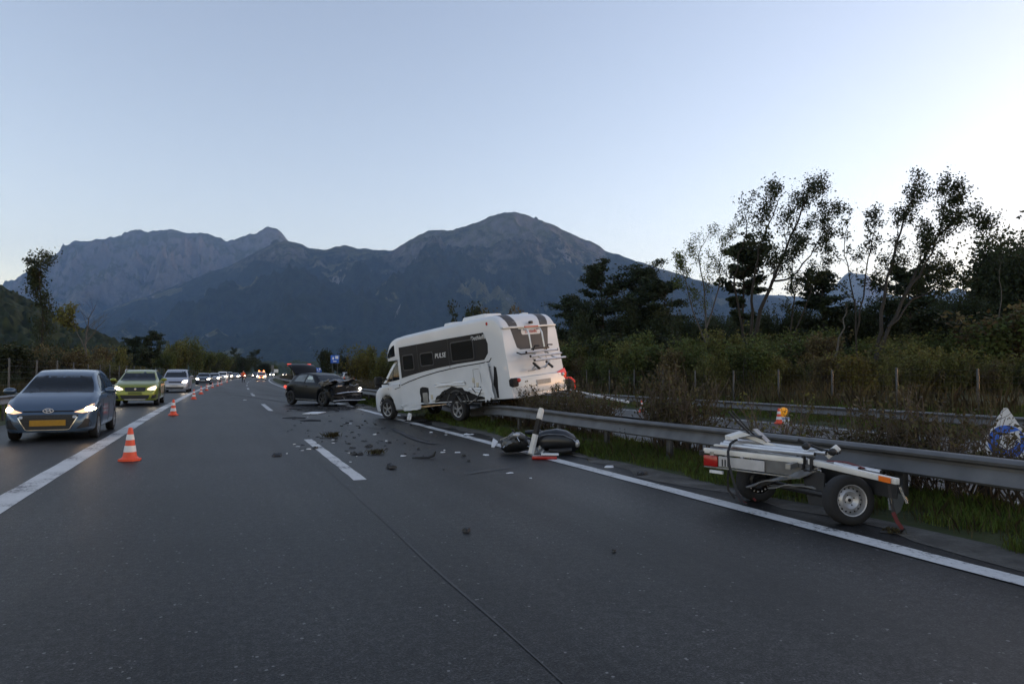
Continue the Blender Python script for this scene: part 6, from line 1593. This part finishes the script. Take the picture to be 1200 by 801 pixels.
strap([T(2.55, 7.62, 0.30), T(2.56, 7.60, 0.18), T(2.61, 7.56, 0.08), T(2.66, 7.52, 0.02)], 0.024, M_RED)
strap([T(3.36, 6.14, 0.42), T(3.37, 6.12, 0.25), T(3.40, 6.10, 0.11), T(3.46, 6.10, 0.03), T(3.40, 6.06, 0.014), T(3.25, 6.10, 0.012)])
strap([T(3.375, 6.11, 0.18), T(3.40, 6.09, 0.10), T(3.44, 6.08, 0.04)], 0.034, M_RED)
strap([T(2.52, 7.60, 0.69), T(2.62, 7.52, 0.73), T(2.72, 7.46, 0.72)], 0.05)
strap([T(3.12, 6.80, 0.545), T(3.22, 6.62, 0.555), T(3.30, 6.45, 0.52)], 0.03, M_RED)
m = MB(); m.bar(T(3.37, 6.14, 0.30), T(3.375, 6.13, 0.20), 0.03, 0.03); m.build('ratchet', M_CHROME, TR)
m = MB(); m.bar(T(3.46, 6.14, 0.40), T(3.50, 6.10, 0.26), 0.02, 0.02); m.build('stay', M_CHROME, TR)
m = MB(); m.bar(A + Vector((-0.05, 0.02, -0.03)), A + Vector((0, 0, -0.03)), 0.05, 0.05); m.build('end_lamp', M_TB, TR)

# ------------------------------------------------------------------ black scooter lying on its side
SC0 = on_ground(636, 533)
SO = tag(empty('scooter', SC0, (0, 0, -_yaw)), 'black motor scooter lying on its side by the guard rail', 'scooter')
P_SC = mat('scooter_black', (0.009, 0.010, 0.012), 0.42, var=0.15, coat=0.2)
def ell_loft(path, name, material, seed=0, n=12):
    secs = []
    for (x, y, z, ry, rzz) in path: secs.append([(x, y + ry * math.cos(2 * math.pi * k / n), z + rzz * math.sin(2 * math.pi * k / n)) for k in range(n)])
    m = MB(); m.loft(secs, closed=True, cap=True); return m.build(name, material, SO, sharp=45)
ell_loft([(-0.20, 0.25, 0.20, 0.06, 0.06), (-0.12, 0.22, 0.22, 0.16, 0.13), (0.05, 0.20, 0.235, 0.20, 0.18), (0.25, 0.18, 0.24, 0.21, 0.205), (0.42, 0.17, 0.225, 0.20, 0.19), (0.55, 0.17, 0.19, 0.16, 0.15), (0.62, 0.17, 0.16, 0.09, 0.09), (0.645, 0.17, 0.15, 0.03, 0.04)], 'seat_body', P_SC)
ell_loft([(-0.72, 0.22, 0.12, 0.03, 0.04), (-0.64, 0.22, 0.15, 0.12, 0.13), (-0.52, 0.22, 0.20, 0.17, 0.18), (-0.38, 0.26, 0.20, 0.16, 0.17), (-0.25, 0.28, 0.17, 0.12, 0.12), (-0.12, 0.28, 0.15, 0.10, 0.10)], 'front_apron', P_SC)
ell_loft([(-0.30, 0.34, 0.36, 0.05, 0.03), (-0.1, 0.36, 0.36, 0.08, 0.05), (0.1, 0.36, 0.33, 0.08, 0.05), (0.2, 0.35, 0.30, 0.04, 0.03)], 'footboard', P_SC)
ell_loft([(-0.56, 0.10, 0.30, 0.05, 0.05), (-0.48, 0.08, 0.335, 0.09, 0.055), (-0.38, 0.09, 0.33, 0.09, 0.06), (-0.30, 0.12, 0.29, 0.05, 0.05)], 'headset', mat('scooter_grey', (0.09, 0.095, 0.10), 0.35, var=0.2))
m = MB(); m.ball((-0.45, 0.02, 0.345), (0.07, 0.04, 0.04), 12, 8); m.build('headlight', M_LENS, SO)
m = MB(); m.tube([(-0.36, 0.06, 0.30), (-0.45, 0.03, 0.36), (-0.53, 0.0, 0.44)], 0.014, 6); m.build('handlebar', M_TRIM, SO)
m = MB(); m.tube([(-0.40, 0.02, 0.34), (-0.44, -0.03, 0.30), (-0.40, -0.05, 0.24)], 0.008, 6); m.build('brake_lever', M_CHROME, SO)
for x, y, t in ((-0.52, 0.42, 80), (0.36, 0.42, 84)):
    w = wheel(SO, (x, y, 0.16), 0.21, 0.10, M_RIM, -1, 5, tilt=(R(-t), 0, 0))
m = MB(); m.tube([(0.10, -0.02, 0.08), (0.30, -0.03, 0.07), (0.50, -0.02, 0.09)], [0.03, 0.05, 0.045], 10); m.build('exhaust', M_TRIM, SO)
m = MB(); m.ball((0.60, 0.06, 0.19), (0.05, 0.05, 0.07), 10, 8); m.build('tail_light', M_LENS, SO)
m = MB(); m.tube([(0.44, 0.04, 0.30), (0.54, 0.02, 0.25), (0.62, 0.03, 0.17), (0.60, 0.08, 0.10)], 0.010, 6); m.build('grab_rail', M_CHROME, SO)
crushed_sheet('side_cover', mat('scooter_grey', (0.09, 0.095, 0.10)), SO, (-0.58, 0.06, 0.24), (0.20, 0.14, 0), (R(50), R(-20), R(10)), 41, 0.02)
for i in range(12):
    rr = random.Random(900 + i); a = Vector((rr.uniform(-0.62, -0.02), rr.uniform(-0.02, 0.2), rr.uniform(0.06, 0.36))); b = a + Vector((rr.uniform(-.14, .14), rr.uniform(-.1, .05), rr.uniform(-.12, .12)))
    q = MB()
    if i % 2: q.tube([a, (a + b) / 2 + Vector((0, -.03, .03)), b], 0.007, 6)
    else: q.bar(a, b, rr.uniform(.02, .06), 0.012)
    q.build('cable' if i % 2 else 'broken_trim', [M_TRIM, M_TRIM, M_STEELB, M_CHROME][i % 4], SO)
m = MB(); m.tube([(-0.18, 0.04, 0.30), (0.1, 0.0, 0.36), (0.35, -0.02, 0.35), (0.55, 0.02, 0.26)], 0.008, 6); m.build('seat_piping', M_STEELB, SO)
crushed_sheet('engine_cover', M_STEELB, SO, (-0.06, 0.02, 0.08), (0.16, 0.14, 0), (R(50), R(10), 0), 42, 0.03)

# loose lamp cluster in front of it
lp = on_ground(638, 538)
m = MB(); m.box((0, 0, 0.03), (0.41, 0.09, 0.05)); LPO = m.build('broken_tail_lamp', M_TAIL, None, bevel=0.012, loc=lp, rot=(0, 0, -_yaw - 0.02)); tag(LPO, 'red and white broken lamp strip lying on the edge line before the scooter', 'lamp')
m = MB(); m.box((0.09, 0.0, 0.082), (0.29, 0.085, 0.035)); m.build('white_lens', M_WHITEP, LPO, bevel=0.012)
# snapped delineator post leaning against the scooter
dp = on_ground(621, 533); dt = at_depth(634, 478, 11.75)
dvec = (dt - dp); Ld = dvec.length
DPO = tag(empty('delineator_post', dp), 'snapped black and white delineator post leaning over the scooter', 'post')
DPO.rotation_mode = 'QUATERNION'; DPO.rotation_quaternion = dvec.to_track_quat('Z', 'X') @ Matrix.Rotation(R(8), 4, 'Z').to_quaternion()
def dpost(z0, z1, sl0, sl1, name, mt, top=False):
    a, b = 0.066, 0.062
    P = [(-a, -b * 0.4), (-a * 0.5, -b), (a * 0.5, -b), (a, -b * 0.4), (a, b * 0.6), (-a, b * 0.6)]
    m = MB(); m.loft([[(y, x, z0 + sl0 * x) for x, y in P], [(y, x, z1 + sl1 * x) for x, y in P]] + ([[(y * 0.6, x * 0.8, z1 + 0.045 + 0.1 * x) for x, y in P]] if top else []), closed=True, cap=True, smooth=False)
    return m.build(name, mt, DPO)
M_DW = mat('delineator_white', (0.66, 0.66, 0.65), 0.5, var=0.1, scale=8)
dpost(0.02, Ld * 0.44, 0.3, 0.25, 'lower_shaft', M_DW); dpost(Ld * 0.44, Ld * 0.76, 0.25, 0.35, 'black_band', M_TRIM); dpost(Ld * 0.76, Ld - 0.04, 0.35, 0.1, 'top_shaft', M_DW, True)

# ------------------------------------------------------------------ corner of bumper torn off the motorhome, and a white bar across the hedge
bp = at_depth(667, 450, 20.5)
BO = tag(empty('torn_bumper_corner', bp, (0, 0, -_yaw)), 'dark torn-off bumper corner with glowing red light behind the motorhome', 'car part')
m = MB(); m.loft([[(-0.22, -0.05, 0.10), (-0.22, -0.05, -0.18), (-0.2, 0.1, -0.2), (-0.2, 0.1, 0.12)], [(0.02, -0.12, 0.16), (0.04, -0.12, -0.22), (0.06, 0.1, -0.24), (0.02, 0.1, 0.2)], [(0.16, -0.02, 0.08), (0.18, -0.02, -0.16), (0.2, 0.1, -0.16), (0.16, 0.1, 0.1)]], closed=True, cap=True); m.build('shell', M_TRIM, BO, bevel=0.02)
M_TAIL2 = mat('tail_glow', (0.5, 0.03, 0.02), 0.3, var=0.0, emit=(1.0, 0.08, 0.04), estr=0.09)
m = MB(); m.tube([(-0.15, -0.10, 0.19), (0.04, -0.13, 0.20), (0.15, -0.10, 0.10), (0.17, -0.08, -0.06), (0.12, -0.10, -0.18), (0.02, -0.13, -0.20)], 0.028, 8); m.build('light_strip', M_TAIL2, BO)
pa = at_depth(668, 457, 19.5); pb = at_depth(736, 471, 15.8)
m = MB(); m.bar((0, 0, 0), pb - pa, 0.07, 0.05); tag(m.build('white_bar', M_WHITEP, None, bevel=0.012, loc=pa), 'long white bar torn from the motorhome lying across the hedge', 'debris')

# ------------------------------------------------------------------ traffic cones
M_CO = mat('cone_orange', (0.72, 0.075, 0.025), 0.5, var=0.08, scale=6)
M_CWH = mat('cone_white', (0.66, 0.66, 0.66), 0.45, var=0.06, scale=9)
def make_cone(label, loc, sc=1.0, rot=0.0):
    r = tag(empty('traffic_cone', loc, (0, 0, rot), sc), label, 'traffic cone', 'cones along the edge line')
    link('base', CONE[0], r); b = link('cone_body', CONE[1], r)
    link('white_band', CONE[2], b); link('white_band', CONE[3], b)
    return r
def rc(z): return 0.115 - 0.085 * (z / 0.53)
m0 = MB(); m0.prism([(0.17 * math.cos(R(a)) * (1 if i % 2 else 1), 0.17 * math.sin(R(a))) for i, a in enumerate(range(22, 382, 45))], 0.004, 0.035, 'z'); m0.lathe([(0.15, 0.035), (0.12, 0.055), (0.11, 0.07)], 20)
m1 = MB(); m1.lathe([(0.112, 0.03), (rc(0.1), 0.1), (rc(0.3), 0.3), (rc(0.50), 0.50), (0.026, 0.53), (0.018, 0.53), (0.018, 0.48)], 24)
b1 = MB(); b1.lathe([(rc(0.145) + .001, 0.145), (rc(0.15) + .003, 0.147), (rc(0.245) + .003, 0.243), (rc(0.245) + .001, 0.245)], 24)
b2 = MB(); b2.lathe([(rc(0.335) + .001, 0.335), (rc(0.335) + .003, 0.337), (rc(0.425) + .003, 0.423), (rc(0.425) + .001, 0.425)], 24)
CONE = [m0.mesh('base', M_CO), m1.mesh('cone_body', M_CO), b1.mesh('white_band', M_CWH), b2.mesh('white_band', M_CWH)]
for i, ((u, v), lab) in enumerate([((152, 539.5), 'nearest orange and white cone, beside the blue-grey hatchback'), ((203, 486.5), 'second nearest orange cone, right of the green crossover'), ((227, 467.5), 'third cone along the edge line, near the silver people carrier'), ((235.5, 461.5), 'fourth cone along the edge line from the camera'), ((242, 457.5), 'fifth cone along the edge line, beside the dark blue car'),
                      ((249, 454.3), 'sixth cone along the edge line from the camera'), ((255, 452), 'seventh cone along the edge line from the camera'), ((259.5, 450.6), 'eighth cone along the edge line from the camera'), ((266, 448), 'ninth and farthest cone along the edge line')]):
    p = on_ground(u, v); make_cone(lab, p, 1.0, rng.uniform(0, 6))
p = on_ground(650 + 490 / 4.8, 380 + 492 / 4.8, -0.15); c = make_cone('small orange cone on the opposite carriageway seen above the hedge', p, 0.9); c['group'] = 'cones on the opposite carriageway'
p = on_ground(800 + 484 / 4.286, 460 + 155 / 4.286, -0.15); c = make_cone('orange cone beside the amber lamp on the opposite carriageway', p, 0.9); c['group'] = 'cones on the opposite carriageway'
p = on_ground(800 + 510 / 4.286, 460 + 154 / 4.286, -0.15)
WB = tag(empty('warning_lamp', p, (0, 0, -_yaw)), 'round amber warning lamp on a white and blue case beside the cone', 'lamp')
m = MB(); m.box((0, 0, 0.10), (0.26, 0.2, 0.2)); m.build('case', M_WHITEP, WB, bevel=0.02)
m = MB(); m.box((0, -0.003, 0.16), (0.262, 0.2, 0.03)); m.build('blue_stripe', mat('blue_plastic', (0.03, 0.12, 0.42), 0.5, var=0.05), WB)
m = MB(); m.lathe([(0, -0.07), (0.10, -0.06), (0.145, -0.02), (0.15, 0.03), (0.11, 0.06), (0, 0.06)], 20, 'y', (0, 0, 0.35)); m.build('lens', mat('amber_lamp', (0.80, 0.30, 0.01), 0.3, var=0.05, emit=(1, 0.45, 0.02), estr=0.06), WB)

# ------------------------------------------------------------------ folding triangular sign with a blue disc
sp_ = at_depth(1177, 437, 9.3); sp_.z = -0.14
FS = tag(empty('folding_sign', sp_, (0, 0, -_yaw + R(-14))), 'white triangular folding sign with a blue ring behind the right shrubs', 'sign')
tri = [(-0.40, 0.46), (0.40, 0.46), (0.04, 1.10), (-0.04, 1.10)]
tri = [(-0.42, 0.40), (-0.40, 0.36), (0.40, 0.36), (0.42, 0.40), (0.02, 1.08), (-0.02, 1.08)]
m = MB(); m.prism(tri, -0.006, 0.006); m.build('panel', mat('sign_white', (0.55, 0.56, 0.58), 0.6, var=0.12, scale=4), FS)
M_SB = mat('sign_blue', (0.02, 0.11, 0.50), 0.5, var=0.1)
m = MB(); n = 40; ringv = [[(r_ * math.cos(2 * math.pi * i / n), y_, 0.62 + r_ * math.sin(2 * math.pi * i / n)) for r_, y_ in ((0.225, -0.004), (0.225, -0.012), (0.105, -0.012), (0.105, -0.004))] for i in range(n + 1)]; m.loft(ringv, closed=True, cap=False, smooth=False); m.build('blue_ring', M_SB, FS)
m = MB(); m.prism([(0.02, 0.60), (0.09, 0.66), (0.16, 0.60), (0.15, 0.78), (0.0, 0.74), (0.05, 0.70)], -0.017, -0.013); m.build('white_arrow', mat('sign_white', (0.55, 0.56, 0.58)), FS)
for x, y in ((-0.36, 0.0), (0.36, 0.0), (0.0, 0.4)):
    m = MB(); m.tube([(0 if y else x * 0.9, 0.015, 0.5 if not y else 0.95), (x, y, 0.0)], 0.012, 6); m.build('leg', M_STEELB, FS)
m = MB(); m.box((-0.27, -0.012, 0.41), (0.10, 0.01, 0.05)); m.build('red_tab', M_CO, FS)

# ------------------------------------------------------------------ road signs far ahead
def road_sign(name, label, u, v, z, w, h, face, mark=True, posts=2):
    p = at_depth(u, v, z); g = tag(empty(name, (p.x, p.y, -0.1), (0, 0, -_yaw * 0.8)), label, 'road sign')
    zc = p.z + 0.1
    m = MB(); m.box((0, 0, zc), (w, 0.06, h)); m.build('panel', face, g, bevel=0.02)
    for x in ((-w * 0.3, w * 0.3) if posts == 2 else (0,)):
        q = MB(); q.tube([(x, 0.08, 0), (x, 0.08, zc + h * 0.4)], 0.05, 6); q.build('post', M_FPOST, g)
    if mark:
        q = MB(); q.box((w * 0.22, -0.045, zc + h * 0.22), (w * 0.34, 0.02, h * 0.36)); q.build('white_symbol', M_CWH, g)
        q = MB(); q.box((-w * 0.2, -0.045, zc + h * 0.1), (w * 0.16, 0.02, h * 0.30)); q.build('white_symbol', M_CWH, g)
        q = MB(); q.box((0.0, -0.045, zc - h * 0.28), (w * 0.4, 0.02, h * 0.10)); q.build('white_symbol', M_CWH, g)
road_sign('road_sign', 'larger square blue road sign behind the wrecked car', 392.5, 420.6, 150, 1.85, 1.72, M_SB)
road_sign('road_sign', 'smaller blue road sign left of the large square one', 373.5, 433.7 - 0.3, 190, 1.6, 1.25, M_SB)
road_sign('road_sign', 'pale small sign board at the bend beyond the patrol car', 323.5, 434.5, 250, 1.6, 1.2, M_CWH, False)
road_sign('road_sign', 'grey upright sign back at the bend above the patrol car', 319.5, 431.5, 235, 0.9, 2.2, M_GALV, False, 1)

# ------------------------------------------------------------------ person in an orange safety jacket standing on the road
pp = on_ground(285, 448.0)
PE = tag(empty('person', pp, (0, 0, R(10)), 1.0), 'person in orange safety jacket and dark trousers standing on the road', 'person')
me = bpy.data.meshes.new('body_skin'); J = dict(pel=(0, 0, 0.95), spi=(0, 0, 1.12), che=(0, 0, 1.36), nec=(0, 0, 1.50), hea=(0, -0.01, 1.66), top=(0, 0, 1.74), hl=(0.10, 0, 0.92), kl=(0.13, 0.0, 0.50), al=(0.15, 0.02, 0.09), tl=(0.16, -0.14, 0.04), hr=(-0.10, 0, 0.92), kr=(-0.12, 0.01, 0.50), ar=(-0.14, 0.03, 0.09), tr=(-0.15, -0.13, 0.04), sl=(0.19, 0, 1.42), el=(0.27, 0.02, 1.14), wl_=(0.30, -0.08, 0.90), fl=(0.30, -0.11, 0.80), sr=(-0.19, 0, 1.42), er=(-0.30, -0.02, 1.16), wr_=(-0.26, -0.22, 1.05), fr=(-0.22, -0.30, 1.03))
K = list(J); idx = {k: i for i, k in enumerate(K)}
E_ = [('pel', 'spi'), ('spi', 'che'), ('che', 'nec'), ('nec', 'hea'), ('hea', 'top'), ('pel', 'hl'), ('hl', 'kl'), ('kl', 'al'), ('al', 'tl'), ('pel', 'hr'), ('hr', 'kr'), ('kr', 'ar'), ('ar', 'tr'), ('che', 'sl'), ('sl', 'el'), ('el', 'wl_'), ('wl_', 'fl'), ('che', 'sr'), ('sr', 'er'), ('er', 'wr_'), ('wr_', 'fr')]
RD = dict(pel=.15, spi=.14, che=.17, nec=.06, hea=.10, top=.07, hl=.10, kl=.07, al=.05, tl=.045, hr=.10, kr=.07, ar=.05, tr=.045, sl=.085, el=.06, wl_=.045, fl=.04, sr=.085, er=.06, wr_=.045, fr=.04)
me.from_pydata([J[k] for k in K], [(idx[a], idx[b]) for a, b in E_], [])
bo = bpy.data.objects.new('body', me); COL.objects.link(bo)
sk = bo.modifiers.new('skin', 'SKIN'); bo.modifiers.new('sub', 'SUBSURF').levels = 1
for k, sv in zip(K, me.skin_vertices[0].data): sv.radius = (RD[k], RD[k]); sv.use_root = (k == 'pel')
dg = bpy.context.evaluated_depsgraph_get(); dg.update(); bme = bpy.data.meshes.new_from_object(bo.evaluated_get(dg)); bpy.data.objects.remove(bo)
bme.materials.clear()
for mt in (mat('trousers_dark', (0.015, 0.016, 0.02), 0.9, var=0.1), mat('jacket_orange', (0.70, 0.10, 0.02), 0.7, var=0.08, emit=(1, .2, .05), estr=0.0), mat('skin_tone', (0.45, 0.27, 0.20), 0.6, var=0.05), mat('hair_dark', (0.02, 0.015, 0.012), 0.8, var=0.1)): bme.materials.append(mt)
for pl in bme.polygons:
    c = pl.center; pl.use_smooth = True
    hand = (abs(c.x - 0.30) < 0.06 and c.z < 0.88) or (c.y < -0.24 and c.z > 0.9)
    pl.material_index = 2 if (c.z > 1.53 or hand) else 1 if c.z > 0.90 or abs(c.x) > 0.2 and c.z > 0.8 else 0
    if c.z > 1.69 or (c.z > 1.60 and c.y > 0.03): pl.material_index = 3
link('body', bme, PE)

# ------------------------------------------------------------------ crash debris on the road
def shard(seed, s, flat=0.3, n=7):
    rr = random.Random(seed); m = MB(); P = []
    for i in range(n):
        a = 2 * math.pi * i / n + rr.uniform(-.3, .3); r = s * rr.uniform(0.45, 1.0); P.append((r * math.cos(a), r * math.sin(a) * rr.uniform(0.5, 1)))
    top = [(x * 0.8, y * 0.8, s * flat * rr.uniform(0.3, 1.2)) for x, y in P]; bot = [(x, y, rr.uniform(0, 0.15) * s * flat) for x, y in P]
    m.loft([[(p[0], p[1], p[2]) for p in bot], top], closed=True, cap=True, smooth=False); return m
G_BK = 'small black plastic fragments scattered on the road'; G_WH = 'small white fragments scattered on the road'
def debris(name, label, u, v, m, material, rot=0.0, group=None, lift=0.006):
    p = on_ground(u, v, lift); o = m.build(name, material, None, loc=p, rot=(0, 0, rot)); return tag(o, label, 'debris', group)
for i, (u, v, s, lab) in enumerate([(547, 622, 0.085, 'black plastic fragment lying alone in the near lane, left of the two'), (720, 645.5, 0.045, 'small dark fragment in the near lane, right of the two'), (458, 548, 0.16, 'cluster of dark broken plastic between lane line and edge line'), (420, 532, 0.15, 'dark broken piece with trailing cable near the lane line'), (431, 523.5, 0.13, 'black broken fragment above the lane line end'), (324, 534, 0.13, 'black fragment left of the lane line'), (370, 525, 0.12, 'black fragment lying on the lane line'), (549, 540, 0.08, 'black lump right of the curved black strip'), (752, 555.5, 0.14, 'black piece beside the edge line below the guard rail'), (520, 550, 0.04, 'tiny black lump on the road before the motorhome')]):
    s *= 0.8; m = shard(500 + i, s, 0.45, 9)
    if s > 0.1:
        m2 = shard(520 + i, s * 0.7, 0.6, 7); m.add([(p[0] + s * 0.6, p[1] + s * 0.3, p[2]) for p in m2.v], m2.f)
    debris('black_fragment', lab, u, v, m, M_TRIM, rng.uniform(0, 6))
m = MB(); m.tube([(-0.2, 0, 0.012), (-0.06, 0.02, 0.015), (0.08, 0, 0.02), (0.15, 0.02, 0.05), (0.19, 0.0, 0.12)], [0.008, 0.016, 0.02, 0.03, 0.012], 8); debris('black_strip', 'curved black plastic strip with upturned end on the road', 497, 537, m, M_TRIM, -_yaw)
for i, (u0, u1, v, lab) in enumerate([(331, 349, 490, 'long flat black panel near the lane line, left'), (352, 367, 493, 'long bent black strip near the lane line, right')]):
    a = on_ground(u0, v); b = on_ground(u1, v + 1); m = MB(); m.loft([[(0, -0.03, 0), (0, 0.04, 0), (0, 0.02, 0.02)], [((b - a).length * 0.5, -0.06, 0.0), ((b - a).length * 0.5, 0.1, 0.0), ((b - a).length * 0.5, 0.02, 0.05)], [((b - a).length, -0.03, 0), ((b - a).length, 0.06, 0), ((b - a).length, 0.0, 0.03)]], closed=True, cap=True, smooth=False)
    debris('dark_debris_sheet', lab, u0, v, m, M_TRIM, -_yaw)
a = on_ground(360, 485.5); b = on_ground(377, 485.5)
m = MB(); m.box((0, 0, 0.02), ((b - a).length, 1.1, 0.025)); o = debris('white_debris_sheet', 'flat white panel lying on the road before the wrecked car', 368.5, 484.3, m, M_WHITEP, -_yaw)
for i, (u, v, s, lab) in enumerate([(287, 468.5, 0.22, 'white fragment left of the lane dashes'), (473, 534, 0.13, 'flat pale strip on the road, left of the black curved strip'), (537, 530, 0.15, 'white bent scrap below the motorhome'), (569, 533, 0.14, 'white torn scrap left of the scooter'), (597, 554, 0.10, 'pale flat scrap on the road below the scooter'), (622, 560, 0.05, 'tiny white scrap on the road below the scooter'), (390, 519, 0.08, 'white scrap beside the lane line'), (550, 509, 0.20, 'white flat scraps on the edge line under the rail'), (714, 547, 0.20, 'pale torn sheet in the dirt by the edge line'), (411, 541, 0.05, 'white chip near the lane line'), (349, 523, 0.08, 'pale brown chip left of the lane line'), (518, 530, 0.10, 'grey strip left of the white bent scrap')]):
    debris('white_scrap', lab, u, v, shard(600 + i, s * 0.7, 0.18, 8), M_WHITEP, rng.uniform(0, 6))
m = MB(); m.loft([[(-0.16, 0, 0.0), (-0.12, 0.06, 0), (-0.14, 0.04, 0.03)], [(0.0, -0.06, 0.10), (0.03, 0.05, 0.12), (0.02, 0.03, 0.16)], [(0.14, -0.03, 0.02), (0.2, 0.03, 0.0), (0.18, 0.02, 0.04)]], closed=True, cap=True, smooth=False); debris('white_scrap', 'bent white panel scrap leaning at the left end of the scooter', 580, 523, m, M_WHITEP, 1.1)
for i in range(150):
    u = rng.gauss(430, 60); v = rng.uniform(479, 535)
    if u < 330 or u > 560: continue
    k = rng.random(); s = rng.uniform(0.015, 0.075)
    if v < 500: s *= 1.3
    debris('black_chip' if k < 0.88 else 'white_chip', 'small black plastic fragment among the crash debris on the road' if k < 0.88 else 'small white fragment among the crash debris on the road', u, v, shard(700 + i, s, rng.uniform(0.15, 0.5), 6), M_TRIM if k < 0.88 else M_WHITEP, rng.uniform(0, 6), G_BK if k < 0.88 else G_WH)
for i in range(34):
    u = rng.uniform(330, 430); v = rng.uniform(474, 482)
    debris('black_chip', 'small black plastic fragment among the crash debris on the road', u, v, shard(800 + i, rng.uniform(0.05, 0.16), 0.3, 6), M_TRIM, rng.uniform(0, 6), G_BK)
for o in [q for q in COL.objects if q.name.startswith(('black_chip', 'white_chip'))]:
    x, y = o.location.x, o.location.y
    where = 'close by the wrecked car' if y > 26 else 'left of the lane line' if x < 1.5 else 'near the lane line' if x < 3.0 else 'in front of the motorhome' if y > 15 else 'nearest the camera'
    o['label'] = ('small black plastic fragment on the road, ' if o.name[0] == 'b' else 'small white fragment on the road, ') + where
    o['group'] = ('black' if o.name[0] == 'b' else 'white') + ' fragments ' + where
def tuft(u, v, w, h, lab, n=200):
    rs = np.random.RandomState(int(u)); pos = np.stack([rs.normal(size=n) * w * 0.35, rs.normal(size=n) * w * 0.3, rs.uniform(0, 0.02, n)], -1)
    V, Q = grass_np(rs, pos, h * np.ones(n), 0.006, 0.9); o = link('grass_tuft', np_mesh('grass_tuft', V, Q, M_GRASSD), None, on_ground(u, v, 0.004)); tag(o, lab, 'grass tuft')
tuft(389, 512, 0.20, 0.10, 'brown torn tuft of grass lying near the lane line'); tuft(441, 531.5, 0.20, 0.07, 'yellowish torn tuft of grass nearer the camera')
tuft(1046, 624, 0.10, 0.04, 'small tuft of grass in the dirt right of the trailer wheel', 90)
